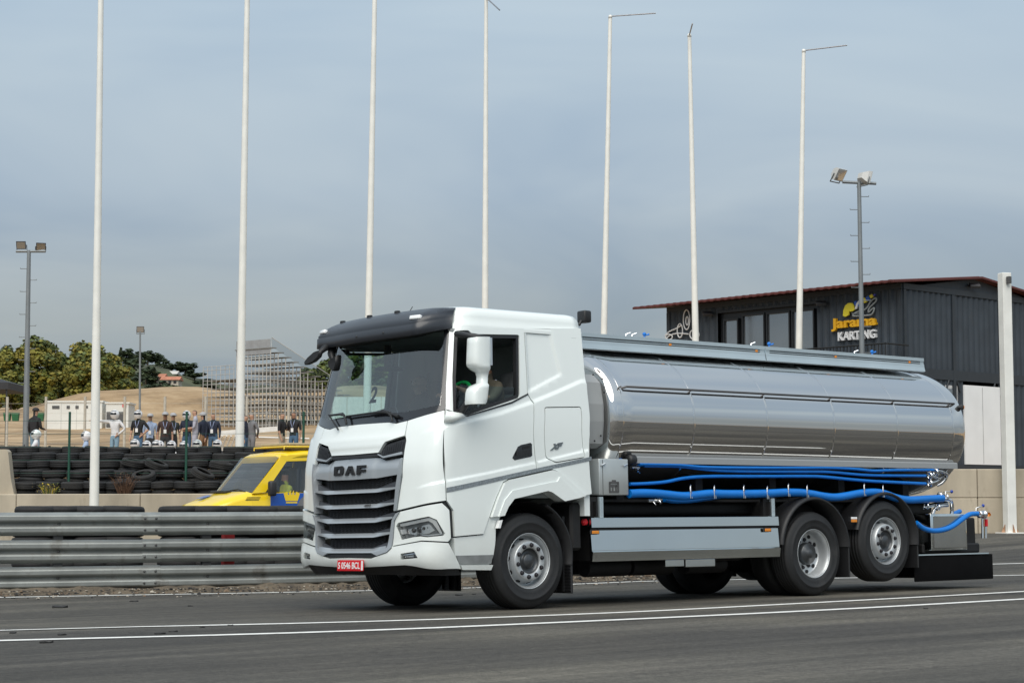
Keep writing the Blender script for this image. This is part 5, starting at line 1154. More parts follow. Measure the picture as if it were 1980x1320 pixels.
# two rods along the tank side on small brackets
ar = math.radians(180+(-8)); 
def rod(pxa, pxb, Y):
    a, b = ty(*pxa, Y), ty(*pxb, Y); zc = (a.z+b.z)/2; return Vector((a.x, Y, zc)), Vector((b.x, Y, zc))
u0_, u1_ = rod((1212, 744), (1845, 783), -1.19); l0_, l1_ = rod((1203, 753.5), (1832, 791), -1.19)
u1_.x = min(u1_.x, XE+.02); l1_.x = u1_.x-.06; l0_.z = u0_.z-.062; l1_.z = l0_.z; l0_.x = u0_.x-.05
m = MB(); m.tube([u0_+Vector((-.05, .06, -.02)), u0_, u1_, u1_+Vector((.03, .05, -.01))], .0135, 8); rr = m.build('side_rods', pm('rod_steel', (.13, .125, .125), .5, .8, 0), TANK)
for bx in BX:
    m = MB(); z = u0_.z; m.tube([Vector((bx, -1.19, z)), Vector((bx, -1.115, z-.02))], .009, 6); m.build('rod_bracket', pm('bracket_steel', (.22, .22, .22), .6, .6, 0), rr)
m = MB(); c = Vector((XE+.12, -1.17, 2.42)); c = ty(1858, 787, -1.17); m.tube([c+Vector((-.06, .05, 0)), c], .022, 8); m.cbox((c.x-.02, c.y-.035, c.z-.035), (c.x+.03, c.y+.035, c.z+.035), .015, 2); ml = m.build('end_marker', BLKP, TANK); m = MB(); m.cbox((c.x+.022, c.y-.036, c.z-.02), (c.x+.036, c.y+.02, c.z+.022), .006, 1); m.build('lens', AMB, ml)
# walkway coaming on top
YW = -.60; w0 = ty(1128, 642, YW); w1 = ty(1785, 693, YW); zw = (w0.z+w1.z)/2; hw = ty(1785, 693, YW).z-ty(1785, 719, YW).z
for sg in (-1, 1):
    for xa, xb in ((w0.x-.1, ty(1478, 670, YW).x-.01), (ty(1478, 670, YW).x+.01, w1.x)):
        m = MB(); y = sg*-YW
        prof = [(0, zw), (.012, zw-.002), (.012, zw-.045), (.004, zw-.05), (.004, zw-.085), (.012, zw-.09), (.016, zw-.13), (.03, zw-hw), (.0, zw-hw-.01), (-.02, zw-hw), (-.02, zw)]
        m.loft([[Vector((x, sg*(-YW)+sg*o, z)) for o, z in prof] for x in (xa, xb)], smooth=False); cm = m.build('walkway_coaming', ALU, TANK)
        m = MB(); m.box((xa+.08, min(sg*(-YW+.0045), sg*(-YW+.0075)), zw-.083), (xb-.08, max(sg*(-YW+.0045), sg*(-YW+.0075)), zw-.075)); m.box((xa+.08, min(sg*(-YW+.0045), sg*(-YW+.0075)), zw-.060), (xb-.08, max(sg*(-YW+.0045), sg*(-YW+.0075)), zw-.052)); m.build('groove', CHAS, cm)
    if sg == -1:
        for px, py in ((1297, 664), (1464, 678), (1617, 691), (1760, 702.5)):
            p = ty(px, py, YW-.02); m = MB(); m.cbox((p.x-.022, YW-.018, zw-.085), (p.x+.022, YW-.004, zw-.057), .006, 1); l_ = m.build('side_marker', AMB, TANK)
m = MB(); m.box((w0.x, -.58, zw-.12), (w1.x-.05, .58, zw-.10)); m.build('walkway_deck', ALU, TANK)
# manhole lids and valve levers peeping over the coaming
for x in (1.9, 3.2, 4.6, 6.2): m = MB(); m.lathe([(.25, 0), (.25, .1), (.22, .125), (0, .14)], Matrix.Translation((x, .1, zw-.1)), 20); m.build('manhole_lid', CHR, TANK)
for px, c_ in ((1210, CHR), (1222, CHR), (1246, BLUE), (1452, CHR), (1487, BLUE), (1652, CHR), (1686, BLUE)):
    p = ty(px, 0, -.3); q = ty(px, interp([(1128, 640), (1785, 690)], px), -.3); m = MB(); m.tube([Vector((q.x, -.3, zw-.1)), Vector((q.x, -.3, q.z)), Vector((q.x+.06, -.32, q.z+.02))], .012, 6)
    if c_ is BLUE: m.lathe([(0, -.025), (.02, -.015), (.025, 0), (.02, .015), (0, .025)], Matrix.Translation((q.x, -.3, q.z+.02)), 10)
    m.build('valve_lever', c_, TANK)
# cradle under the tank, dark
for x in (1.7, 3.0, 4.3, 5.6, 6.9): m = MB(); m.box((x-.06, -.85, 1.14), (x+.06, .85, 1.5)); m.build('tank_cradle', CHAS, TRK)
m = MB(); m.box((1.25, -1.0, 1.16), (7.7, 1.0, 1.19)); m.build('subframe_deck', CHAS, TRK)
# grey cabinet between cab and tank
m = MB(); p0 = ty(1137, 716, -1.05); rings = []
zt0, zb0 = ty(1150, 722, -1.1).z, ty(1155, 866, -1.1).z
pr = [(-1.12, zb0+.05), (-1.15, zb0+.3), (-1.15, zt0-.35), (-1.1, zt0-.1), (-.98, zt0), (-.6, zt0+.02), (.6, zt0+.02), (.98, zt0), (1.1, zt0-.1), (1.15, zt0-.35), (1.15, zb0+.3), (1.12, zb0+.05), (1.0, zb0), (-1.0, zb0)]
m.loft([[Vector((x, y*k, z)) for y, z in pr] for x, k in ((.90, 1), (1.17, 1), (1.205, .985))], smooth=False); gc = m.build('front_cabinet', GREYB, TRK)
for px, py in ((1147, 724), (1165, 732), (1168, 758), (1162, 842), (1150, 852)):
    p = tx(px, py, 1.13) if False else ty(px, py, -1.155); m = MB(); m.lathe([(0, .008), (.011, .006), (.013, 0)], basis(Vector((p.x, -1.151, p.z)), Vector((1, 0, 0)), Vector((0, 0, 1)), Vector((0, -1, 0))), 8); m.build('bolt', BLKP, gc)
# stainless toolbox with cleat
a, b = ty(1158, 886, -1.2), ty(1216, 957, -1.2); m = MB(); m.cbox((a.x, -1.2, b.z), (b.x, -.85, a.z), .012, 2); tb = m.build('toolbox', pm('brushed_stainless', (.50, .53, .53), .3, .5, .06, 3, bump=.02, bscale=3), TRK)
m = MB(); m.box((a.x+.05, -1.202, b.z+.01), (a.x+.056, -1.2005, a.z-.01)); m.build('box_seam', CHAS, tb)
for px, py in ((1166, 898), (1209, 899)): p = ty(px, py, -1.21); m = MB(); m.tube([Vector((p.x-.03, -1.212, p.z-.01)), Vector((p.x+.03, -1.212, p.z+.012))], .011, 6); m.build('latch', CHR, tb)
p = ty(1187.5, 942, -1.205); m = MB()
for dx, dz, wx, hz in ((0, .055, .075, .012), (0, -.05, .075, .012), (-.065, 0, .012, .05), (.065, 0, .012, .05), (0, .02, .055, .014), (-.02, -.01, .012, .03), (.03, -.01, .012, .035), (0, .075, .03, .01)): m.box((p.x+dx-wx, -1.206, p.z+dz-hz), (p.x+dx+wx, -1.2025, p.z+dz+hz))
m.build('maker_badge', DARKST, tb)
# perforated strip
s0 = ty(1226, 887, -1.13); s1 = ty(1851, 902, -1.13); zs = (s0.z+s1.z)/2
PERF = pm('perforated_strip', (.40, .41, .41), .45, .5, .1)
_t = PERF.node_tree; _v = _t.nodes.new('ShaderNodeTexVoronoi'); _v.inputs['Scale'].default_value = 42; _v.inputs['Randomness'].default_value = 0; _c = _t.nodes.new('ShaderNodeTexCoord'); _t.links.new(_c.outputs['Object'], _v.inputs['Vector']); _r2 = _t.nodes.new('ShaderNodeValToRGB'); _r2.color_ramp.elements[0].position = .25; _r2.color_ramp.elements[0].color = (.1, .1, .1, 1); _r2.color_ramp.elements[1].position = .34; _r2.color_ramp.elements[1].color = (.42, .43, .43, 1); _t.links.new(_v.outputs['Distance'], _r2.inputs[0]); _t.links.new(_r2.outputs[0], _t.nodes['Principled BSDF'].inputs['Base Color'])
m = MB(); m.loft([[Vector((x, y, z)) for y, z in ((-1.13, zs-.038), (-1.135, zs-.036), (-1.135, zs+.03), (-1.12, zs+.045), (-1.0, zs+.045), (-1.0, zs-.038))] for x in (s0.x, s1.x)], smooth=False); m.build('hose_tray', PERF, TRK)
m = MB(); q = ty(1218, 886, -1.13); m.lathe([(.0, 0), (.055, 0), (.06, .03), (.06, .09), (.05, .1), (0, .1)], Matrix.Translation((q.x-.02, -1.12, zs+.0))@Matrix.Rotation(PI/2, 4, 'Y'), 16); m.build('tray_cap', BLKP, TRK)
# hoses
def hose(pts, Y, r, name='hose', mat=BLUE, n=10):
    q = []
    for p in pts:
        y = Y if len(p) == 2 else p[2]; q.append(ty(p[0], p[1], y))
    m = MB(); m.tube(chaikin(q, 3), r, n); return m.build(name, mat, TRK)
def Fz(x, y): return (1100+x/4.126, 860+y/4.126)
def Iz(x, y): return (1500+x/4.126, 860+y/4.126)
hose([Fz(560, 152), Fz(760, 155), Fz(920, 160), Fz(1050, 178), Fz(1400, 182), Fz(1898, 182), Iz(420, 180), Iz(640, 190), Iz(780, 208), Iz(900, 200), Iz(1290, 198)], -1.12, .019)
hose([Fz(600, 165), Fz(900, 168), Fz(1080, 195), Fz(1300, 210), Fz(1898, 212), Iz(420, 212), Iz(640, 235), Iz(800, 243), Iz(1195, 245)], -1.10, .019)
hose([Fz(485, 312), Fz(620, 308), Fz(780, 295), Fz(900, 265), Fz(1080, 248), Fz(1400, 250), Fz(1898, 248), Iz(360, 250), Iz(700, 285), Iz(900, 295), Iz(1195, 308)], -1.09, .021)
big = hose([Fz(480, 388), Fz(600, 382), Fz(760, 392), Fz(900, 410), Fz(1000, 402), Fz(1130, 385), Fz(1250, 392), Fz(1560, 388), Fz(1720, 378), Iz(80, 378), Iz(230, 380), Iz(420, 418), Iz(520, 415), Iz(700, 378), Iz(840, 376), Iz(960, 425), Iz(1060, 440), Iz(1200, 430), Iz(1330, 424)], -1.17, .050, n=14)
hose([Fz(760, 430), Fz(840, 445), Fz(980, 440), Fz(1100, 420), Fz(1200, 405)], -1.02, .036)
hose([Iz(1120, 620), Iz(1180, 670), Iz(1280, 690), Iz(1400, 660), Iz(1500, 580), Iz(1550, 548), Iz(1610, 548)], -1.2, .034, n=14)
hose([(1806, 1022, -1.0), (1822, 1008, -.98), (1840, 995, -.95), (1856, 988, -.9)], -1.0, .032)
for px, py in (Fz(1140, 380), Fz(1562, 385), Fz(1880, 375), Iz(230, 375), Iz(835, 373), Fz(950, 378), Fz(1375, 378), Iz(80, 365), Iz(685, 362)):
    p = ty(px, py, -1.17); m = MB(); z = p.z; m.tube([Vector((p.x-.012, -1.222, z-.07)), Vector((p.x-.012, -1.222, z+.06)), Vector((p.x, -1.215, z+.085)), Vector((p.x+.022, -1.2, z+.06)), Vector((p.x+.022, -1.215, z-.07))], .0065, 5); m.build('hose_hook', CHR, TRK)
m = MB(); m.lathe([(.043, 0), (.047, .01), (.047, .07), (.043, .08)], Matrix.Translation(ty(*Fz(485, 388), -1.17))@Matrix.Rotation(PI/2, 4, 'Y'), 16); m.build('hose_ferrule', BLUE, TRK)
# fittings under the toolbox
for px, py, r, ln in ((1272, 964, .035, .08), (1262, 968, .022, .16), (1228, 903, .02, .12), (1231, 906, .012, .05)):
    p = ty(px, py, -1.05); m = MB(); m.tube([p+Vector((-ln/2, 0, 0)), p+Vector((ln/2, 0, 0))], r, 10); m.tube([p, p+Vector((0, -.05, -.05))], r*.5, 6); m.build('pipe_fitting', CHR, TRK)
# posts and side guard
for px, y0, y1 in ((1162, 960, 1000), (1494, 963, 998)):
    a, b = ty(px, y0, -1.18), ty(px, y1, -1.18); m = MB(); m.cbox((a.x-.028, -1.19, b.z-.02), (a.x+.028, -1.15, a.z), .004, 1)
    for k in range(5): m.box((a.x-.004, -1.193, b.z+.02+k*.045), (a.x+.004, -1.1895, b.z+.03+k*.045))
    m.build('guard_post', ALU, TRK); m = MB(); m.box((a.x-.14, -1.15, b.z-.1), (a.x-.03, -1.1, a.z)); m.build('post_plate', CHAS, TRK)
g0, g1 = ty(1142, 1000, -1.22).x, ty(1505, 997, -1.22).x
zz1 = [ty(1300, y, -1.22).z for y in (999, 1017.5, 1023, 1061, 1081)]
m = MB(); m.loft([[Vector((x, y, z)) for y, z in ((-1.218, zz1[0]-.004), (-1.213, zz1[0]), (-1.19, zz1[0]), (-1.19, zz1[1]), (-1.226, zz1[1]))] for x in (g0+.01, g1)], smooth=False); sg_ = m.build('side_guard', STAIN, TRK)
m = MB(); m.loft([[Vector((x, y, z)) for y, z in ((-1.215, zz1[2]), (-1.234, zz1[3]+.004), (-1.232, zz1[3]), (-1.252, zz1[3]-.014), (-1.235, zz1[4]), (-1.20, zz1[4]), (-1.19, zz1[2]))] for x in (g0, g0+(g1-g0)*.36, g0+(g1-g0)*.8, g1-.01)], smooth=False); m.build('lower_panel', STAIN, sg_)
m = MB(); m.box((g0+.02, -1.2, zz1[2]-.005), (g1-.02, -1.19, zz1[1]+.005)); m.build('guard_gap', CHAS, sg_)
for px, py in ((1150, 1028.5), (1483.5, 1024)):
    p = ty(px, py, -1.24); m = MB(); m.cbox((p.x-.07, -1.246, p.z-.022), (p.x+.07, -1.228, p.z+.022), .006, 1); o = m.build('side_marker', BLKP, TRK); m = MB(); m.cbox((p.x-.05, -1.254, p.z-.017), (p.x+.055, -1.2465, p.z+.017), .004, 1); m.build('lens', AMB, o)
for px0, px1 in ((1286, 1322), (1325, 1382)):
    a, b = ty(px0, 1083, -1.15), ty(px1, 1094, -1.15); m = MB(); m.cbox((a.x, -1.16, b.z), (b.x, -1.12, zz1[4]-.003), .004, 1); m.build('guard_step', STAIN, TRK)
m = MB(); p = ty(1132, 1009, -1.15); m.lathe([(0, .02), (.025, .018), (.04, .0), (.04, -.03)], basis(p, Vector((1, 0, 0)), Vector((0, 0, 1)), Vector((0, -1, 0))), 6, False); m.build('battery_switch', REDL, TRK)
p = ty(1650, 1006, -1.24); m = MB(); m.cbox((p.x-.06, -1.25, p.z-.02), (p.x+.06, -1.2, p.z+.05), .006, 1); o = m.build('side_marker', BLKP, TRK); m = MB(); m.cbox((p.x-.055, -1.257, p.z-.02), (p.x+.055, -1.2505, p.z+.015), .004, 1); m.build('lens', AMB, o); m = MB(); m.cbox((p.x-.058, -1.257, p.z+.018), (p.x+.058, -1.2505, p.z+.045), .004, 1); m.build('lens', WHT2, o)
# rear: pump cabinet, pipes, underrun bar with flap
a, b = ty(1797, 993, -1.15), ty(1869, 1062, -1.15)
m = MB(); m.cbox((a.x, -1.17, b.z), (b.x, -.3, a.z), .012, 2); pc_ = m.build('pump_cabinet', STAIN, TRK); m = MB(); m.cbox((a.x+.05, -1.178, b.z+.03), (b.x-.03, -1.1705, a.z-.03), .004, 1); m.build('cabinet_door', pm('stainless_dark', (.42, .42, .40), .12, 1, .05), pc_)
m = MB(); m.cbox((a.x-.5, -1.0, b.z+.05), (a.x-.01, 1.0, a.z-.1), .03, 1); m.cbox((b.x+.02, -1.0, b.z+.05), (b.x+.42, 1.1, a.z-.05), .02, 1); m.build('rear_box', CHAS, TRK)
def pipe(pts, r=.028, mat=CHR): m = MB(); m.tube(chaikin([ty(px, py, y) for px, py, y in pts], 2), r, 10); return m.build('pipe', mat, TRK)
pipe([(1822, 964, -1.17), (1832, 965, -1.15), (1840, 968, -1.1), (1841, 985, -1.08), (1840, 996, -1.08)]); pipe([(1803, 996, -1.0), (1806, 984, -1.0), (1818, 977, -.98), (1832, 976, -.95)], .026); pipe([(1782, 982, -.9), (1800, 976, -.9), (1830, 972, -.9)], .03)
pipe([(1812, 909, -1.1), (1824, 912, -1.1), (1833, 918, -1.05), (1824, 932, -1.0), (1812, 938, -.95)], .022); pipe([(1790, 920, -1.08), (1804, 919, -1.08), (1816, 926, -1.05), (1826, 916, -1.0)], .02); pipe([(1790, 935, -1.08), (1803, 933, -1.06), (1815, 928, -1.03), (1830, 908, -1.0)], .02)
for px, py in ((1818, 963), (1828, 961), (1808, 912), (1797, 919.5), (1797, 934), (1816, 958), (1812, 980), (1790, 978)):
    p = ty(px, py, -1.15); m = MB(); m.lathe([(.034, 0), (.046, .004), (.046, .022), (.034, .026)], Matrix.Translation(p)@Matrix.Rotation(PI/2, 4, 'Y'), 14); m.build('coupling', CHR, TRK)
for px, py, qx, qy in ((1828, 950, 1840, 950), (1887, 982, 1901, 977)):
    p, q = ty(px, py, -1.18), ty(qx, qy, -1.18); m = MB(); m.tube([p+Vector((0, 0, -.06)), p, q], .007, 6); v = m.build('valve_lever', CHR, TRK); m = MB(); m.lathe([(0, -.024), (.018, -.015), (.023, 0), (.018, .015), (0, .024)], Matrix.Translation(q), 10); m.build('knob', pm('knob_blue', (.01, .05, .35), .35, 0, 0), v)
for px in (1815, 1820, 1825): p = ty(px, 950, -1.15); m = MB(); m.tube([p, p+Vector((0, 0, -.12))], .008, 6); m.build('valve_stem', CHR, TRK)
p = ty(1893, 994, -1.2); m = MB(); m.lathe([(.036, 0), (.05, .005), (.05, .03), (.038, .035), (.038, .09), (.055, .095), (.055, .12)], Matrix.Translation(p)@Matrix.Rotation(PI/2, 4, 'Y'), 16); m.build('hose_coupling', CHR, TRK)
for px in (1900, 1906): a, b = ty(px, 1000, -1.15), ty(px, 1040, -1.15); m = MB(); m.tube([a, b], .02, 8); m.build('pipe', CHR, TRK)
p = ty(1912, 994, -1.2); m = MB(); m.lathe([(0, .02), (.025, .018), (.03, 0)], Matrix.Translation(p)@Matrix.Rotation(PI/2, 4, 'Y'), 10); m.build('end_marker', AMB, TRK)
p = ty(1907, 1010, -1.2); m = MB(); m.cbox((p.x-.015, p.y-.02, p.z-.05), (p.x+.015, p.y+.02, p.z+.05), .005, 1); m.build('end_marker', REDL, TRK)
a, b = ty(1775, 1071, -1.12), ty(1919, 1118, -1.12)
m = MB(); m.cbox((a.x-.1, -1.14, b.z), (b.x, -1.115, a.z-.02), .012, 2); m.cbox((b.x-.03, -1.11, b.z), (b.x, 1.14, a.z-.02), .012, 2); m.build('rear_flap', pm('flap_rubber', (.004, .004, .0045), .9, 0, .2, spec=.12), TRK)
m = MB(); m.box((a.x-.1, -1.15, a.z-.018), (b.x-.1, -1.10, a.z-.002)); m.build('flap_rail', ALU, TRK)
m = MB(); m.cbox((a.x+.2, -1.05, a.z+.0), (b.x-.15, 1.05, a.z+.13), .02, 1); m.build('underrun_bar', CHAS, TRK)
# ================================================================== background things
# ------------------------------------------------------------------ yellow van
al = math.radians(34); XV = RH*math.cos(al)+DH*math.sin(al); YV = -RH*math.sin(al)+DH*math.cos(al); v0 = wp(490, 952, 42.4); v0 = Vector((v0.x, v0.y, 0))
VAN = empty('van', 'yellow van with a blue door and crown emblem parked behind the guard rail', 'van', v0); VAN.rotation_euler = (0, 0, math.atan2(XV.y, XV.x))
def vy(px, py, Y=0):                       # van frame: x back, y to the far side
    v = ray(px, py); t = ((v0+YV*Y)-CAM).dot(YV)/v.dot(YV); p = CAM+v*t-v0; return (p.dot(XV), p.z)
VYEL = pm('van_yellow', (.86, .60, .015), .3, 0, .03, 2, coat=.6); VBLU = pm('van_blue', (.012, .09, .42), .3, 0, .03, 2, coat=.5); VGR = pm('van_grey_print', (.16, .16, .17), .5, 0, .3, 3); VGL = glass('van_glass', (.66, .70, .72), .95, 1.8); VBL = pm('van_trim_black', (.02, .02, .022), .5, 0, .1)
WV = 1.95
def vring(x, zs, hw, zt, crown=0):        # body section: bottom to belt
    y0, y1 = WV/2-hw, WV/2+hw
    return [Vector((x, y0+.03, zs)), Vector((x, y0, zs+.15)), Vector((x, y0, zt-.12)), Vector((x, y0+.05, zt-.02)), Vector((x, y0+.3, zt+crown)), Vector((x, WV/2, zt+crown*1.3)), Vector((x, y1-.3, zt+crown)), Vector((x, y1-.05, zt-.02)), Vector((x, y1, zt-.12)), Vector((x, y1, zs+.15)), Vector((x, y1-.03, zs))]
m = MB(); m.loft([vring(-1.12, .42, .72, .82), vring(-1.05, .32, .88, .98, .01), vring(-.85, .3, .95, 1.12, .02), vring(-.45, .3, .965, 1.26, .03), vring(-.02, .3, .975, 1.385, .02)]); m.build('hood', VYEL, VAN)
m = MB(); m.loft([vring(-.018, .3, .975, 1.38), vring(.3, .3, .975, 1.385), vring(1.95, .3, .975, 1.40), vring(4.7, .3, .975, 1.40), vring(4.75, .35, .96, 1.38)]); m.build('lower_body', VYEL, VAN)
m = MB(); rr_ = []
for x, zt, e_ in ((.70, 2.20, .16), (.85, 2.27, .13), (1.3, 2.33, .11), (2.4, 2.36, .1), (4.6, 2.36, .1), (4.7, 2.30, .14)): rr_.append([Vector((x, e_-.02, zt-.14)), Vector((x, e_+.02, zt-.05)), Vector((x, e_+.16, zt)), Vector((x, WV/2, zt+.03)), Vector((x-.03, WV-.12, zt)), Vector((x-.03, WV+.02, zt-.05)), Vector((x-.03, WV+.05, zt-.14))])
m.loft(rr_); m.build('roof', VYEL, VAN)
def vside(poly, name, mat, par=VAN, d0=0, d1=.06, both=True):
    for s in ((0, 1) if both else (0,)):
        def fn(a, b, hh):
            y = sstep(1.4, 2.25, b)*.11+hh; return Vector((a, y if s == 0 else WV-y, b))
        m = MB(); m.prism(poly, fn, d0, d1); m.build(name, mat, par)
vside([(-.02, 1.36), (.70, 2.14), (.74, 2.22), (.90, 2.20), (.86, 2.08), (.30, 1.39)], 'windscreen_pillar', VYEL, both=False)
m = MB(); m.prism([(-.02, 1.36), (.70, 2.16), (.76, 2.16), (.06, 1.38)], lambda a, b, hh: Vector((a, WV+sstep(1.4, 2.25, b)*.05-hh, b)), 0, .05); m.build('windscreen_pillar', VYEL, VAN)
vside([(.86, 2.08), (.90, 2.22), (2.05, 2.26), (2.05, 2.12)], 'door_frame', VYEL); vside([(1.92, 1.38), (1.92, 2.115), (2.05, 2.115), (2.05, 1.38)], 'door_pillar', VYEL)
vside([(2.055, 1.38), (2.055, 2.27), (4.68, 2.27), (4.68, 1.38)], 'side_panel', VYEL)
vside([(.31, 1.40), (.86, 2.075), (1.915, 2.115), (1.915, 1.40)], 'door_window', glass('van_door_glass', (.85, .87, .88)), d0=.025, d1=.03)
m = MB(); y0, y1 = .10, WV-.10; gl_ = [Vector((-.01, .02, 1.39)), Vector((-.01, WV-.02, 1.39)), Vector((.66, WV+.03, 2.19)), Vector((.70, .13, 2.19))]; mid_ = [(gl_[0]+gl_[1])/2+Vector((-.06, 0, .0)), (gl_[2]+gl_[3])/2+Vector((-.05, 0, .01))]
m.add([gl_[0], mid_[0], mid_[1], gl_[3], gl_[1], gl_[2]], [(0, 1, 2, 3), (1, 4, 5, 2)], True); m.build('windscreen', VGL, VAN)
m = MB(); m.box((.05, .08, 1.2), (.5, WV-.08, 1.36)); m.box((1.3, .1, .6), (1.5, WV-.1, 1.9)); m.box((1.95, .08, .4), (2.0, WV-.08, 2.2)); m.build('cabin_interior', pm('van_interior', (.05, .05, .055), .8), VAN)
for yy in (.5, 1.45): m = MB(); m.cbox((.95, yy-.25, .9), (1.25, yy+.25, 1.1), .05, 2); m.cbox((1.2, yy-.24, 1.1), (1.32, yy+.24, 1.95), .05, 2); m.build('seat', VBL, VAN)
m = MB(); m.prism([(-.02, 1.34), (.45, 1.34), (.45, 1.375), (-.02, 1.375)], lambda a, b, hh: Vector((a*.0-.03+.0, .25+a*3.0, b)), 0, .01) if False else m.tube([Vector((-.05, .3, 1.40)), Vector((-.03, .7, 1.46)), Vector((-.05, 1.2, 1.42))], .014, 5); m.build('wiper', VBL, VAN)
m = MB(); m.cbox((-.22, .95, 1.375), (-.07, 1.75, 1.428), .008, 1); hv = m.build('hood_vent', VBL, VAN); hv.rotation_euler = (0, -.0, 0)
# blue door with crown and grey print, on both sides
dz_ = [(.42, .55), (.42, 1.365), (2.0, 1.385), (2.0, .55)]
vside(dz_, 'door_skin', VBLU, d0=-.006, d1=-.001)
cr = [vy(*p, -.01) for p in ((547, 957), (550, 963), (555, 959), (558, 955.5), (561, 958), (565, 955), (568, 958), (571.5, 955.5), (575, 959), (578, 962), (580, 957), (577, 968), (553, 969.5))]
def crown(c):
    m = MB()
    for pts in (((0, .12), (-.17, .26), (-.20, .12), (-.12, 0)), ): pass
    m.prism([(c[0]-.20, c[1]+.16), (c[0]-.15, c[1]), (c[0]+.15, c[1]), (c[0]+.20, c[1]+.16), (c[0]+.12, c[1]+.21), (c[0]+.08, c[1]+.12), (c[0]+.04, c[1]+.24), (c[0], c[1]+.13), (c[0]-.04, c[1]+.24), (c[0]-.08, c[1]+.12), (c[0]-.12, c[1]+.21)], lambda a, b, hh: Vector((a, hh, b)), -.012, -.0065)
    m.prism([(c[0]-.14, c[1]-.05), (c[0]+.14, c[1]-.05), (c[0]+.14, c[1]-.02), (c[0]-.14, c[1]-.02)], lambda a, b, hh: Vector((a, hh, b)), -.012, -.0065); m.build('crown_emblem', VYEL, VAN)
cc = vy(564, 968, -.01); crown(cc)
m = MB(); g_ = [vy(*p, -.01) for p in ((572, 982), (580, 966), (592, 954), (606, 948), (640, 944), (640, 985))]; m.prism([(a, min(b, 1.36)) for a, b in g_], lambda a, b, hh: Vector((a, hh, b)), -.010, -.0062); m.build('grey_print', VGR, VAN)
for k in range(3): a = vy(478-k*1.5, 961+k*2.6, -.01); m = MB(); m.box((a[0], -.004, a[1]-.006), (a[0]+.33, -.0005, a[1]+.006)); m.build('lettering_line', VBL, VAN)
# hood sticker
m = MB(); z_ = lambda x: 1.285+(x+.45)*.26; m.add([Vector((x, y, z_(x)+.035)) for x, y in ((-.70, 1.2), (-.70, 1.48), (-.42, 1.48), (-.42, 1.2))], [(0, 1, 2, 3)]); m.build('hood_sticker', VBLU, VAN)
m = MB(); a = vy(524, 944, -.1); m.cbox((a[0]-.10, -.26, a[1]-.17), (a[0]+.08, -.10, a[1]+.17), .05, 2); vm = m.build('mirror', VBL, VAN); m = MB(); m.tube([(a[0], -.12, a[1]-.05), (a[0]+.02, .02, a[1]-.12)], .025, 6); m.build('mirror_arm', VBL, vm)
m = MB(); m.cbox((1.0, .25, 2.44), (3.2, 1.7, 2.50), .015, 1); m.build('roof_board', pm('roof_board_tan', (.40, .33, .2), .7, 0, .1), VAN)
for yy in (.22, 1.72): m = MB(); m.tube([(.86, yy, 2.35), (.86, yy, 2.41), (3.2, yy, 2.43)], .018, 6); m.build('roof_rail', VYEL, VAN)
m = MB(); m.tube([(.86, .22, 2.41), (.86, 1.72, 2.41)], .018, 6); m.build('roof_rail', VYEL, VAN)
for x in (-.35, 3.3):
    for yy, s in ((.0, 1), (WV, -1)):
        m = MB(); m.lathe([(.2, 0), (.3, -.01), (.34, .03), (.34, .18), (.3, .2)], basis(Vector((x, yy+s*.02, .34)), Vector((1, 0, 0)), Vector((0, 0, 1)), Vector((0, s, 0))), 24); w_ = m.build('wheel', RUB, VAN); m = MB(); m.lathe([(0, .03), (.2, .01)], basis(Vector((x, yy+s*.02, .34)), Vector((1, 0, 0)), Vector((0, 0, 1)), Vector((0, s, 0))), 16); m.build('rim', SILV, w_)
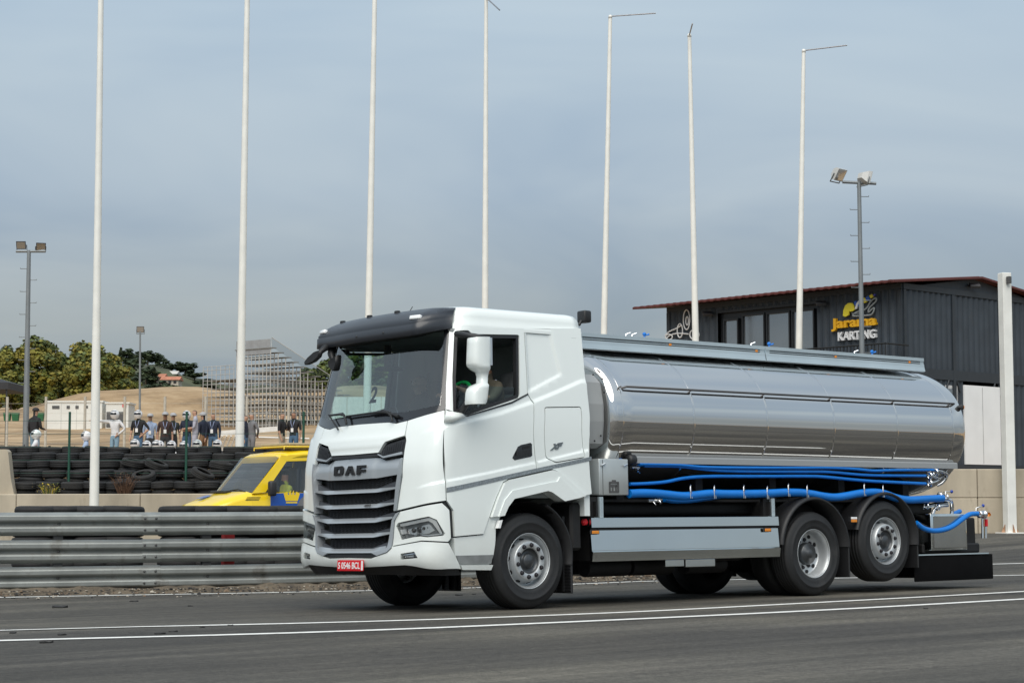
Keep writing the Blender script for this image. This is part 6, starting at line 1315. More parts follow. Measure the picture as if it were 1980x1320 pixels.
# ------------------------------------------------------------------ trees
LEAFS = [pm('leaf_green', (0.106, 0.131, 0.024), .7, 0, .3, 1.2), pm('leaf_dark', (.068, .092, .022), .75, 0, .3, 1.2), pm('leaf_olive', (0.181, 0.175, 0.026), .7, 0, .3, 1.2), pm('leaf_yellow', (.20, .17, .022), .7, 0, .3, 1.2), pm('leaf_pine', (.036, .056, .026), .8, 0, .3, .6), pm('leaf_pine_pale', (.062, .085, .034), .8, 0, .3, .6), pm('bark', (.10, .075, .05), .9, 0, .3, 3)]  # pine leaves come in two greens, mixed at random over the clumps
def tree(name, label, base, hgt, rx, n_cl, n_leaf, ls, mis, group, rng, crown_lo=.12, shape='round', trunk=True):
    e_ = empty(name, label, 'tree', base, group=group); m = MB(); cl = []
    for _ in range(n_cl):
        t = rng.random(); z = hgt*(crown_lo+(1-crown_lo)*t)
        if shape == 'cypress': k = .9*(1-t)**.8+.08
        elif shape == 'umbrella': k = .45+.55*math.sin(min(1, t*1.1)*PI*.75)
        else: k = math.sqrt(max(.05, 1-((t-.42)/.62)**2))
        a = rng.uniform(0, 2*PI); r = rx*k*rng.random()**.45*.82
        cl.append((Vector((r*math.cos(a), r*math.sin(a), z)), rx*rng.uniform(.22, .36)*(.5 if shape == 'cypress' else 1), rng.choice(mis)))
    for c, cr_, mi in cl:
        for _ in range(n_leaf//n_cl):
            d = Vector((rng.gauss(0, 1), rng.gauss(0, 1), rng.gauss(0, 1))).normalized(); p = c+d*(cr_*rng.uniform(.55, 1.08)); p.z = max(.1, p.z)
            nrm = (d+Vector((rng.gauss(0, .5), rng.gauss(0, .5), rng.gauss(0, .5)+.3))).normalized(); x, y = perp(nrm); s = ls*rng.uniform(.6, 1.3)
            m.add([p+x*s, p+y*s*.7, p-x*s, p-y*s*.7], [(0, 1, 2, 3)], False, mi if rng.random() < .75 else rng.choice(mis))
    m.build('crown', LEAFS, e_, fix=False)
    if trunk:
        m = MB(); m.cur = 6; m.tube([(0, 0, -.4), (0.05*rx, 0, hgt*.25), (0, .04*rx, hgt*.6)], [rx*.07, rx*.055, rx*.02], 7)
        for c, cr_, mi in cl[:5]: m.tube([(0.03*rx, 0, hgt*.25), c*.6+Vector((0, 0, hgt*.1)), c], [rx*.035, rx*.02, rx*.008], 5)
        m.build('trunk', LEAFS, e_)
    return e_
rg = random.Random(11)
def on_t(px, D): p = wp(px, 800, D); p.z = h(p.x, p.y); return p
def tree_px(px, py_top, wpx, D, **k):
    b = on_t(px, D); top = wp(px, py_top, D).z; return tree(base=b, hgt=top-b.z, rx=wpx/2/F*D, rng=rg, **k)
AUT = 'autumn trees behind the cabin'
tree_px(-30, 676, 90, 215, name='leafy_tree', label='olive green tree cut by the left edge', n_cl=60, n_leaf=6000, ls=.24, mis=(0, 1, 2, 0), group=AUT)
tree_px(20, 678, 80, 205, name='leafy_tree', label='green tree left of the grey floodlight mast', n_cl=60, n_leaf=6500, ls=.23, mis=(0, 2, 1, 2, 3), group=AUT)
tree_px(75, 664, 105, 208, name='leafy_tree', label='tall yellowing tree right behind the grey floodlight mast', n_cl=80, n_leaf=9500, ls=.23, mis=(0, 2, 2, 1, 3), group=AUT)
tree_px(119, 688, 48, 212, name='leafy_tree', label='narrow dark green tree between the two big yellowing trees', n_cl=40, n_leaf=4200, ls=.22, mis=(1, 1, 0), group=AUT)
tree_px(168, 672, 100, 204, name='leafy_tree', label='big yellow green tree behind the first flagpole', n_cl=80, n_leaf=9500, ls=.23, mis=(2, 2, 3, 0, 1), group=AUT)
tree_px(218, 690, 72, 208, name='leafy_tree', label='lower yellow green tree to the right of the first flagpole', n_cl=60, n_leaf=6000, ls=.23, mis=(0, 2, 3, 1), group=AUT)
tree_px(246, 712, 50, 214, name='leafy_tree', label='small olive bush at the right end of the autumn trees', n_cl=36, n_leaf=3000, ls=.22, mis=(0, 1, 2), group=AUT)
for i, (px, yt, wd) in enumerate(((600, 716, 60), (640, 700, 70), (684, 690, 80), (735, 694, 80), (785, 700, 70))):
    tree_px(px, yt, wd, 240, name='dark_tree', label=('dark tree just left of the cab, behind the grandstand', 'dark tree seen through the left of the windscreen', 'dark tree seen through the cab window left of the flagpole', 'dark tree seen through the cab window at the flagpole', 'dark tree hidden mostly by the driver cab pillar')[i], n_cl=46, n_leaf=3000, ls=.35, mis=(1, 4, 0), group='dark trees behind the cab')
# far hillside
HD = 900; RIDGE = [(-300, 738), (60, 735), (150, 730), (215, 712), (245, 700), (290, 704), (330, 716), (370, 728), (420, 742), (480, 748), (560, 740), (700, 735), (900, 745), (1300, 760), (2300, 765)]
m = MB(); vs = []; cols = list(range(-300, 2301, 26))
for px in cols:
    yr = interp(RIDGE, px)
    for k in range(7):
        D = HD-260+k*52; p = wp(px, 800, D); zt_ = wp(px, yr, HD).z; z = 22+(zt_-22)*sstep(0, 1, k/5) if k < 6 else zt_-6; vs.append((p.x, p.y, z+math.sin(px*.07+k)*.8))
n = 7; m.add(vs, [(i*n+j, (i+1)*n+j, (i+1)*n+j+1, i*n+j+1) for i in range(len(cols)-1) for j in range(n-1)], True)
hm = pm('hillside_scrub', (.055, .062, .03), .95, 0, .5, .03, dirt=((.12, .095, .055), .02, .58)); tag(m.build('hill', hm), None, kind='structure')
def hill_z(px, k): yr = interp(RIDGE, px); zt_ = wp(px, yr, HD).z; return 22+(zt_-22)*sstep(0, 1, min(1, k/5))
proto = {}
spots = [(238, 5, 48, 30, 'r'), (252, 5, 52, 34, 'r'), (268, 5, 46, 30, 'r'), (284, 4.7, 44, 32, 'u'), (300, 4.8, 40, 30, 'u'), (316, 4.5, 34, 26, 'r'), (330, 4.3, 26, 30, 'u'), (345, 4.6, 40, 22, 'r'), (358, 4.5, 40, 42, 'u'), (376, 4, 34, 34, 'u'), (392, 3.8, 24, 30, 'r'), (405, 3.6, 22, 26, 'r'), (260, 3.2, 34, 40, 'r'), (282, 3, 30, 40, 'r'), (305, 2.6, 28, 42, 'r'), (330, 2.5, 26, 40, 'r'), (352, 2.4, 26, 40, 'r'), (375, 2.2, 24, 40, 'r'), (398, 2.2, 24, 36, 'r'), (420, 2.4, 22, 34, 'r'), (240, 2.6, 40, 40, 'r'), (262, 1.6, 26, 44, 'r'), (290, 1.4, 24, 44, 'r'), (318, 1.2, 22, 44, 'r'), (345, 1.2, 22, 40, 'r'), (370, 1.0, 22, 44, 'r'), (396, 1.0, 20, 40, 'r'), (440, 2, 20, 36, 'r'), (330, 5, 20, 14, 'r'), (362, 5, 20, 16, 'r'), (410, 4.6, 16, 22, 'r')]
for i, (px, k, hp, wpx, sh) in enumerate(spots):
    D = HD-260+k*52; p = wp(px, 800, D); z = hill_z(px, k); key = (sh, i % 4); mpp = D/F
    if key not in proto:
        t = tree('far_tree', '', (p.x, p.y, z-.5), 10, 4.2, 22, 520, .85, (4, 4, 5, 4), 'trees on the far hillside', rg, .05 if sh == 'r' else .42, 'umbrella' if sh == 'u' else 'round'); proto[key] = t
    else: t = copy_tree(proto[key])
    t.location = (p.x, p.y, z-1); t.scale = (1.35*wpx*mpp/8.4, 1.35*wpx*mpp/8.4, (1.2 if k < 3.4 else .55)*hp*mpp/10); t.rotation_euler = (0, 0, i*1.7)
    tag(t, ('dark rounded tree on the crest of the far hill' if k >= 4.5 else 'flat crowned dark tree beside the far red roofs' if sh == 'u' else 'dark green tree on the slope of the far hill below its crest'), 'tree', 'trees on the far hillside')
p = wp(231, 800, HD); tree('cypress_tree', 'thin pointed cypress on the left crest of the far hill', (p.x, p.y, hill_z(231, 5)-1), wp(231, 667, HD).z-hill_z(231, 5), 1.7, 30, 700, .6, (4, 4, 1), None, rg, .02, 'cypress')
# houses on the hill
TERR = pm('terracotta_tiles', (.42, .17, .10), .85, 0, .25, .8); WALLW = pm('house_wall', (.48, .43, .35), .8, 0, .08, .5)
for i, (x0, x1, yt, yb, D, lab) in enumerate(((292, 316, 711, 722, 800, 'left house with a long terracotta roof among the far hill trees'), (312, 345, 716, 723, 790, 'right low house with a terracotta roof on the far hill'), (316, 340, 706, 715, 840, 'pale house with a light roof above the red roofed ones'))):
    a, b = wp(x0, yb, D), wp(x1, yb, D); zt_ = wp(x0, yt, D).z; c = (a+b)/2; e_ = empty('house', lab, 'house', (c.x, c.y, a.z-6.2)); wd = (b-a).length; M = basis(Vector((0, 0, 0)), RH, DH, Vector((0, 0, 1))); hh = zt_-a.z+4
    m = MB(); m.box((-wd/2, 0, 0), (wd/2, 9, hh-1.6), M); m.build('wall', WALLW, e_)
    m = MB(); m.prism([(-.7, hh-1.7), (4.5, hh), (9.7, hh-1.7)], lambda aa, bb, q: M@Vector((q, aa, bb)), -wd/2-.6, wd/2+.6); m.build('roof', TERR if i < 2 else pm('pale_roof', (.5, .48, .44), .8), e_)
    for k in range(3): m = MB(); x = wd*(-.3+.3*k); m.box((x-.6, -.06, hh-3.2), (x+.6, .02, hh-2.1), M); m.build('window', VBL, e_)
# ------------------------------------------------------------------ grandstand
GSM = pm('scaffold_steel', (.40, .395, .375), .6, .1, .12, 2); GSP = pm('stand_deck', (.20, .20, .19), .7, 0, .2, 2); GSS = glass('stand_screen', (.62, .64, .66), .4)
gc_ = wp(522, 830, 150); g0z = gc_.z-.6; a4 = math.radians(40); GP = -RH*math.cos(a4)+DH*math.sin(a4); GQ = RH*math.cos(a4)+DH*math.sin(a4)
GS = empty('grandstand', 'temporary grey scaffold grandstand with stepped rows, seen from behind', 'grandstand', (gc_.x, gc_.y, g0z))
def gp(a, b, z): return GP*a+GQ*b+Vector((0, 0, z))
zt0 = wp(522, 655, 150).z-g0z; ztr = wp(528, 673, 150).z-g0z; AW = 3.95; NR = 11; dq = .70; dzr = .345
m = MB(); cell = .42
na = int(AW/cell)
for i in range(na+1):
    a = AW*i/na
    for j in range(NR):
        b = j*dq; zz_ = ztr-j*dzr; m.tube([gp(a, b, 0), gp(a, b, zz_)], .042, 4, False, False)
        if i < na: 
            z = .5
            while z < zz_: m.tube([gp(a, b, z), gp(AW*(i+1)/na, b, z)], .024, 3, False, False); z += .48
            if (i+j) % 3 == 0: m.tube([gp(a, b, .1), gp(AW*(i+1)/na, b, min(zz_, 2.2))], .028, 3, False, False)
        if j < NR-1:
            z = .8
            while z < zz_-dzr: m.tube([gp(a, b, z), gp(a, b+dq, z)], .026, 3, False, False); z += .62
tag(m.build('scaffold_frame', GSM, GS, fix=False), None, kind='stuff')
for j in range(NR):
    b = j*dq; z = ztr-j*dzr; m = MB(); m.loft([[gp(a, b-.12, z), gp(a, b+.45, z), gp(a, b+.45, z+.07), gp(a, b-.12, z+.07)] for a in (-.12, AW+.1)], smooth=False); m.build('bench_row', GSP, GS)
m = MB(); m.loft([[gp(a, 0, z), gp(a, .03, z)] for a, z in ()] or [[gp(0, -.05, zt0-1.15), gp(0, -.05, zt0), gp(0, -.02, zt0), gp(0, -.02, zt0-1.15)], [gp(AW, -.05, zt0-1.15), gp(AW, -.05, zt0), gp(AW, -.02, zt0), gp(AW, -.02, zt0-1.15)]], smooth=False); m.build('back_screen', pm('screen_grey', (.27, .28, .29), .8, 0, .1, 3), GS)
m = MB(); m.tube([gp(-.1, 0, ztr), gp(-.1, 0, zt0+.1), gp(-.1, NR*dq*.8, zt0-NR*dzr*.8+.1), gp(-.1, NR*dq*.8, ztr-NR*dzr*.8)], .03, 4); m.build('side_handrail', GSM, GS)
m = MB(); m.add([gp(-.1, 0, ztr+.1), gp(-.1, 0, zt0+.05), gp(-.1, NR*dq*.8, zt0-NR*dzr*.8+.05), gp(-.1, NR*dq*.8, ztr-NR*dzr*.8+.1)], [(0, 1, 2, 3)]); m.build('side_screen', glass('stand_net', (.80, .81, .82), .2), GS)
# lower wing to the left
m = MB(); A2 = AW+4.0; z2 = wp(383, 735, 153).z-g0z+.1
for i in range(8):
    a = AW+.3+(A2-AW-.3)*i/7
    for j in range(6):
        b = j*.8; z_t = z2 if j < 4 else z2-1.2; m.tube([gp(a, b, 0), gp(a, b, z_t+(1.1 if j == 0 else 0))], .034, 4, False, False)
        z = .5
        while z < z_t and i < 7: m.tube([gp(a, b, z), gp(a+(A2-AW-.3)/7, b, z)], .024, 3, False, False); z += .65
        if j < 5:
            z = .8
            while z < z_t: m.tube([gp(a, b, z), gp(a, b+.8, z)], .024, 3, False, False); z += .65
for z in (.4, .8, 1.1): m.tube([gp(AW+.3, 0, z2+z), gp(A2, 0, z2+z)], .026, 4, False, False)
tag(m.build('stair_tower', GSM, GS, fix=False), None, kind='stuff')
m = MB(); m.loft([[gp(a, 0, z2-.06), gp(a, 3.4, z2-.06), gp(a, 3.4, z2), gp(a, 0, z2)] for a in (AW+.2, A2)], smooth=False); m.build('landing', GSP, GS)
# ------------------------------------------------------------------ white site cabins
CABW = pm('cabin_white', (.68, .68, .64), .6, 0, .06, .8); CABD = pm('cabin_window_dark', (.09, .09, .09), .3, 0, .1)
for (x0, x1, yt, yb, D, wins, lab) in ((88, 197, 775, 826, 150, ((101, 115, 784, 790), (129, 135, 784, 790), (146, 152, 784, 790), (163, 170, 784, 789)), 'long white site cabin with four small dark windows beyond the fence'), (204, 248, 778, 828, 149, ((206, 242, 796, 826),), 'white site cabin with a dark doorway and a red sign')):
    a, b = wp(x0, yb, D), wp(x1, yb, D); zt_ = wp(x0, yt, D).z; z0 = min(a.z, h(a.x, a.y))-.2; e_ = empty('site_cabin', lab, 'cabin', (a.x, a.y, z0)); wd = (b-a).length; M = basis(Vector((0, 0, 0)), RH, DH, Vector((0, 0, 1))); hh = zt_-z0
    m = MB(); m.cbox((0, 0, 0), (wd, 2.5, hh), .03, 1, M); m.build('cabin_body', CABW, e_)
    m = MB(); m.box((-.08, -.06, hh-.1), (wd+.08, 2.56, hh+.03), M); m.build('roof_edge', CABW, e_)
    for (wx0, wx1, wy0, wy1) in wins: u0_, u1_ = wp(wx0, wy0, D), wp(wx1, wy1, D); m = MB(); m.box(((u0_-a).dot(RH), -.03, u1_.z-z0), ((u1_-a).dot(RH), .02, u0_.z-z0), M); m.build('window', CABD, e_)
    for k in range(1, int(wd/1.2)): m = MB(); m.box((k*1.2-.015, -.012, .1), (k*1.2+.015, .02, hh-.12), M); m.build('panel_joint', pm('joint_grey', (.5, .5, .48), .7), e_)
    if x0 > 200: u0_, u1_ = wp(237, 781.5, D), wp(244, 787, D); m = MB(); m.box(((u0_-a).dot(RH), -.05, u1_.z-z0), ((u1_-a).dot(RH), -.031, u0_.z-z0), M); m.build('red_sign', PLR, e_)
# green skips and the awning at the left edge
GBIN = pm('bin_green', (.015, .11, .04), .6, 0, .1)
for px, lab in ((14, 'left dark green waste bin beyond the fence'), (30, 'right dark green waste bin beyond the fence'), (78, 'green waste bin behind the man in the black jacket')):
    a = wp(px, 814, 118); zt_ = wp(px, 799, 118).z; e_ = empty('waste_bin', lab, 'bin', (a.x, a.y, a.z), -TH); hh = zt_-a.z
    m = MB(); m.loft([[Vector((sx*k, sy*k*.8, z)) for sx, sy in ((-1, -1), (1, -1), (1, 1), (-1, 1))] for k, z in ((.17, 0), (.21, hh*.85), (.22, hh*.85), (.2, hh))], smooth=False); m.build('bin_body', GBIN, e_)
    m = MB(); m.cbox((-.23, -.19, hh), (.23, .19, hh+.05), .015, 1); m.build('bin_lid', GBIN, e_)
aw = wp(-45, 745, 86); az = wp(0, 757, 86).z; ap = wp(-45, 722, 86).z; gz = h(aw.x, aw.y); AWM = pm('awning_black', (.025, .026, .03), .7, 0, .1)
e_ = empty('awning', 'dark pointed awning roof cut by the left edge', 'awning', (aw.x, aw.y, gz), -TH); r_ = (38+45)/F*86
m = MB(); ring = lambda k, z: [Vector((sx*r_*k, sy*r_*k, z)) for sx, sy in ((-1, -1), (1, -1), (1, 1), (-1, 1))]
m.loft([ring(1.0, az-gz), ring(1.0, az-gz+.3), ring(.45, az-gz+.62), ring(.02, ap-gz)], smooth=False); m.build('canopy', AWM, e_)
for sx in (-1, 1):
    for sy in (-1, 1): m = MB(); m.tube([(sx*r_*.95, sy*r_*.95, 0), (sx*r_*.95, sy*r_*.95, az-gz)], .04, 6); m.build('leg', AWM, e_)
# white trestle boards by the track
BRD = pm('white_board', (.70, .69, .66), .6, 0, .08)
p0, p1 = wp(425, 842, 64), wp(548, 832, 64); gz = h(p0.x, p0.y); e_ = empty('trestle_barrier', 'white board barrier on slanted slats behind the second flagpole', 'barrier', (p0.x, p0.y, gz))
b = e_.location.copy(); q0, q1 = p0-b, p1-b; m = MB(); m.loft([[q+Vector((0, 0, z)) for z in (0, .16)]+[q+DH*.05+Vector((0, 0, z)) for z in (.16, 0)] for q in (q0, q1)], smooth=False); m.build('board', BRD, e_)
r0, r1 = wp(495, 845, 64)-b, wp(598, 848, 64)-b; m = MB(); m.tube([r0, r1], .03, 5); m.build('rail', BRD, e_)
for k in range(6): a = wp(422+k*8.5, 862, 64.3)-b; c = wp(430+k*8.5, 842, 64)-b; m = MB(); m.tube([Vector((a.x, a.y, 0)), a, c], .035, 4); m.build('slat', BRD, e_)

# white hoarding on the slope behind the cab
a, b = wp(638, 781, 140), wp(770, 781, 140); zt_ = wp(660, 767, 140).z; gz = min(h(a.x, a.y), h(b.x, b.y))-.3; e_ = empty('hoarding', 'low white hoarding seen through the cab windows', 'hoarding', (a.x, a.y, gz)); wd = (b-a).length; M = basis(Vector((0, 0, 0)), RH, DH, Vector((0, 0, 1)))
for k in range(4): m = MB(); m.box((wd*k/4+.02, 0, .0), (wd*(k+1)/4-.02, .06, zt_-gz), M); m.build('panel', BRD, e_)
# ================================================================== people
SKIN = [pm('skin_a', (.42, .24, .16), .6, 0, .08, 8), pm('skin_b', (.32, .17, .11), .6, 0, .08, 8)]
def cloth(n, c): return pm('cloth_'+n, c, .85, 0, .12, 7)
CL = dict(black=cloth('black', (.014, .014, .016)), white=cloth('white', (.62, .62, .63)), lblue=cloth('light_blue', (.30, .38, .52)), brown=cloth('dark_brown', (.045, .025, .022)), green=cloth('dark_green', (.03, .035, .03)), navy=cloth('navy', (.014, .02, .04)), grey=cloth('grey', (.16, .16, .17)), pgrey=cloth('pale_grey', (.36, .36, .42)), jeans=cloth('jeans', (.06, .12, .20)), ljeans=cloth('light_jeans', (.20, .31, .40)), tan=cloth('tan', (.30, .17, .09)), dark=cloth('dark_trousers', (.025, .028, .032)), hivis=cloth('hi_vis', (.42, .46, .05)), olive=cloth('olive', (.10, .09, .065)), cream=cloth('cream', (.40, .35, .26)))
HAIR = [pm('hair_dark', (.02, .016, .013), .6, 0, .2, 20), pm('hair_grey', (.25, .24, .23), .6, 0, .2, 20)]; SHOE = pm('shoe', (.05, .05, .055), .6)
def skin_mesh(J, E, root, sub=1):
    names = list(J); me = bpy.data.meshes.new('sk'); me.from_pydata([J[n][0] for n in names], [(names.index(a), names.index(b)) for a, b in E], []); o = bpy.data.objects.new('sk', me); COL.objects.link(o)
    o.modifiers.new('s', 'SKIN')
    for i, n in enumerate(names):
        r = J[n][1]; r = (r, r) if isinstance(r, (int, float)) else r; sv = me.skin_vertices[0].data[i]; sv.radius = r; sv.use_root = (n == root)
    sm = o.modifiers.new('d', 'SUBSURF'); sm.levels = sub; sm.render_levels = sub
    dg = bpy.context.evaluated_depsgraph_get(); r = bpy.data.meshes.new_from_object(o.evaluated_get(dg)); bpy.data.objects.remove(o); bpy.data.meshes.remove(me); return r
def seg_d(p, a, b):
    ab = b-a; t = max(0, min(1, (p-a).dot(ab)/max(1e-9, ab.length_squared))); return (p-a-ab*t).length
ARMS = {'down': ((.24, .02, 1.16), (.25, -.06, .92)), 'hip': ((.36, .07, 1.18), (.19, -.05, 1.0)), 'point': ((.40, -.16, 1.44), (.66, -.28, 1.46)), 'fold': ((.25, -.08, 1.17), (.05, -.22, 1.22)), 'back': ((.25, .10, 1.17), (.06, .19, 1.02)), 'hold': ((.24, -.02, 1.15), (.12, -.27, 1.13)), 'wheel': ((.27, -.12, 1.17), (.16, -.36, 1.22))}
def person(label, loc, rz, ht=1.75, shirt='black', pants='jeans', skin=0, hair=0, arms=('down', 'down'), sleeve='short', helmet=None, badge=False, seated=False, cap=None, group=None, lean=0, name='person'):
    k = ht/1.75; J = {}; E = []; P = {}
    dz = 0; kn = ((.10, -.03, .50), (.10, .02, .09), (.11, -.15, .035))
    if seated: kn = ((.14, -.40, .92), (.14, -.80, .80), (.15, -.90, .90))
    def j(n, p, r):
        y = p[1]
        if p[2] > .96: y = p[1]-lean*(p[2]-.96)
        J[n] = ((p[0]*k, y*k, p[2]*k), (r[0]*k, r[1]*k) if isinstance(r, tuple) else r*k)
    j('pel', (0, 0, .96), (.15, .11)); j('spn', (0, .005, 1.15), (.14, .10)); j('chs', (0, 0, 1.35), (.165, .115)); j('nkb', (0, .01, 1.49), .062); j('hd1', (0, -.015, 1.585), .07); j('hd2', (0, -.025, 1.665), (.082, .10)); j('hd3', (0, -.015, 1.735), .055)
    for a, b, t in (('pel', 'spn', 's'), ('spn', 'chs', 's'), ('chs', 'nkb', 's'), ('nkb', 'hd1', 'f'), ('hd1', 'hd2', 'f'), ('hd2', 'hd3', 'h')): E.append((a, b)); P[(a, b)] = t
    for sx, ar in ((1, arms[0]), (-1, arms[1])):
        c = 'L' if sx > 0 else 'R'
        j('hip'+c, (sx*.09, 0, .90), .098); j('kne'+c, (sx*kn[0][0], kn[0][1], kn[0][2]), .066); j('ank'+c, (sx*kn[1][0], kn[1][1], kn[1][2]), .047); j('toe'+c, (sx*kn[2][0], kn[2][1], kn[2][2]), .038)
        e_, w_ = ARMS[ar]; j('sho'+c, (sx*.185, .01, 1.42), .068); j('elb'+c, (sx*e_[0], e_[1], e_[2]), .046); j('wri'+c, (sx*w_[0], w_[1], w_[2]), .033)
        d = (Vector(w_)-Vector(e_)).normalized(); hp = Vector(w_)+d*.085; tip = Vector(w_)+d*.16+Vector((0, -.02, -.01)); th = Vector(w_)+d*.07+Vector((-.03, -.045, 0))
        j('han'+c, (sx*hp.x, hp.y, hp.z), (.042, .024)); j('fin'+c, (sx*tip.x, tip.y, tip.z), .018); j('thu'+c, (sx*th.x, th.y, th.z), .014)
        for a, b, t in (('pel', 'hip'+c, 'p'), ('hip'+c, 'kne'+c, 'p'), ('kne'+c, 'ank'+c, 'p'), ('ank'+c, 'toe'+c, 'o'), ('chs', 'sho'+c, 's'), ('sho'+c, 'elb'+c, 's'), ('elb'+c, 'wri'+c, 'f' if sleeve == 'short' else 's'), ('wri'+c, 'han'+c, 'f'), ('han'+c, 'fin'+c, 'f'), ('han'+c, 'thu'+c, 'f')): E.append((a, b)); P[(a, b)] = t
    me = skin_mesh(J, E, 'pel', 1); idx = {'s': 0, 'p': 1, 'f': 2, 'h': 3, 'o': 4}
    me.materials.clear()
    for mt in (CL[shirt], CL[pants], SKIN[skin], HAIR[hair], SHOE): me.materials.append(mt)
    segs = [(Vector(J[a][0]), Vector(J[b][0]), P[(a, b)], (min(J[a][1]) if isinstance(J[a][1], tuple) else J[a][1])) for a, b in E]
    for pl in me.polygons:
        c = pl.center; best = min(segs, key=lambda s: seg_d(c, s[0], s[1])-s[3]*.6); t = best[2]
        if t in 'fh' and c.z > 1.55*k and abs(c.x) < .13*k: t = 'h' if (c.z > 1.70*k or (c.y+lean*.65*k > .03*k and c.z > 1.58*k)) else 'f'
        pl.material_index = idx[t]; pl.use_smooth = True
    e_ = empty(name, label, 'person', loc, rz, group); body = link('body', me, e_)
    top = Vector(J['hd2'][0])
    if helmet:
        m = MB(); M = Matrix.Translation(top+Vector((0, 0, .0)))@Matrix.Diagonal((1, 1.18, 1.1, 1)); pr = [(0, .129)]+[(.126*math.cos(a), .126*math.sin(a)) for a in [math.radians(q) for q in range(75, -46, -15)]]+[(.078, -.112)]
        m.lathe(pr, M, 20); hm_ = m.build('helmet', helmet, e_)
        m = MB(); m.lathe([(.1275*math.cos(a), .1275*math.sin(a)) for a in [math.radians(q) for q in (22, 13, 3, -6)]], M, 12, True, math.radians(208), math.radians(332)); m.build('visor', GLOSSB, hm_)
        m = MB(); m.lathe([(.1295*math.cos(a), .1295*math.sin(a)) for a in [math.radians(q) for q in (52, 42, 36)]], M, 12, True, math.radians(200), math.radians(340)); m.build('helmet_stripe', pm('helmet_trim', (.15, .16, .17), .4), hm_)
    elif cap:
        m = MB(); m.lathe([(0, .1), (.06, .09), (.098, .05), (.104, 0), (.1, -.01)], Matrix.Translation(top+Vector((0, 0, .035*k)))@Matrix.Diagonal((.95, 1.12, 1, 1)), 16); m.cbox((top.x-.07, top.y-.2, top.z+.035), (top.x+.07, top.y-.08, top.z+.05), .006, 1); m.build('cap', cap, e_)
    if badge:
        ly = -.135*k; m = MB(); a, b, c = Vector((.07*k, -.10*k, 1.47*k)), Vector((0, ly-lean*.2, 1.20*k)), Vector((-.07*k, -.10*k, 1.47*k)); m.tube([a, Vector((.05*k, ly, 1.36*k)), b, Vector((-.05*k, ly, 1.36*k)), c], .009, 4); lo = m.build('lanyard', pm('lanyard_blue', (.35, .42, .62), .7, 0, 0), e_)
        m = MB(); m.box((-.045*k, ly-lean*.2-.012, 1.07*k), (.045*k, ly-lean*.2-.006, 1.20*k)); m.build('badge_card', pm('badge_white', (.75, .75, .75), .6, 0, 0), lo)
    return e_
HW = pm('helmet_white', (.74, .74, .75), .25, 0, .02, coat=.6); HG = pm('helmet_green_white', (.62, .68, .66), .25, 0, .3, 14, coat=.5)
def face(px, ang): return math.atan2(DH.y, DH.x)-PI/2+ang    # ang 0 looks away from the camera's side... local -y is the front
TOC = math.atan2(-DH.y, -DH.x)+PI/2                          # rotation that makes a person face the camera
def stand(px, py_top, D, label, ang=0, ht=None, **k):
    p = wp(px, 850, D); gz = h(p.x, p.y); tz_ = wp(px, py_top, D).z; ht = ht or max(1.55, min(1.95, (tz_-gz)*(.955 if k.get('helmet') else .985)))
    return person(label, (p.x, p.y, gz), TOC+ang, ht, **k)
CR = 'spectators beside the kart track'
capb = pm('cap_black', (.02, .02, .022), .8, 0, 0); capg = pm('cap_grey', (.35, .35, .36), .8, 0, 0)
stand(67, 789, 58, 'man in a black jacket and cap with his back turned beside the grey mast', 2.6, shirt='black', pants='ljeans', sleeve='long', cap=capb, arms=('down', 'hold'), group=CR)
stand(222, 793, 57, 'person in a white shirt and white helmet pointing to the left', -.45, shirt='white', pants='ljeans', sleeve='long', helmet=HW, arms=('hip', 'point'), group=CR)
stand(267, 794, 57, 'person in a black polo and white helmet with a badge and hand on hip', -.2, shirt='black', pants='jeans', helmet=HW, badge=True, arms=('hip', 'down'), group=CR)
stand(290, 801, 59, 'man in a light blue shirt and cap beside the helmeted person in black', .1, shirt='lblue', pants='dark', badge=True, cap=capg, group=CR)
stand(319, 799, 58, 'man in a dark brown shirt with a lanyard and grey cap', .15, shirt='brown', pants='dark', badge=True, cap=capg, arms=('down', 'down'), group=CR, skin=1)
stand(334, 801, 58.6, 'man in a dark green shirt standing half behind the man in brown', .5, shirt='green', pants='dark', badge=True, cap=capg, group=CR)
stand(361, 796, 57.4, 'person in a dark vest and white helmet holding white gloves', -.3, shirt='navy', pants='jeans', helmet=HW, arms=('hold', 'hold'), group=CR)
stand(377, 809, 57, 'short haired person in a pale grey shirt seen from the side', -1.5, shirt='pgrey', pants='pgrey', arms=('hold', 'hold'), group=CR, ht=1.62)
stand(393, 798, 58.2, 'man in a navy jacket and tan trousers turned half away', -2.2, shirt='navy', pants='tan', sleeve='long', cap=capg, group=CR)
stand(412, 797, 58, 'man in a black sweater with a lanyard left of the second flagpole', -.2, shirt='navy', pants='jeans', sleeve='long', badge=True, group=CR)
stand(474, 806, 59, 'person in a dark jacket almost hidden by the second flagpole', 1.2, shirt='navy', pants='jeans', sleeve='long', group=CR)
stand(487, 808, 58, 'bald man in a grey sweater right of the second flagpole', -.9, shirt='grey', pants='grey', sleeve='long', arms=('back', 'back'), group=CR, hair=1)
stand(545, 806, 57.6, 'man in a black polo and cream trousers facing right', 1.3, shirt='black', pants='cream', arms=('fold', 'down'), group=CR)
stand(568, 804, 57, 'man in a black shirt with a badge nearest the lorry cab', -.3, shirt='black', pants='jeans', badge=True, arms=('down', 'back'), group=CR, skin=1)
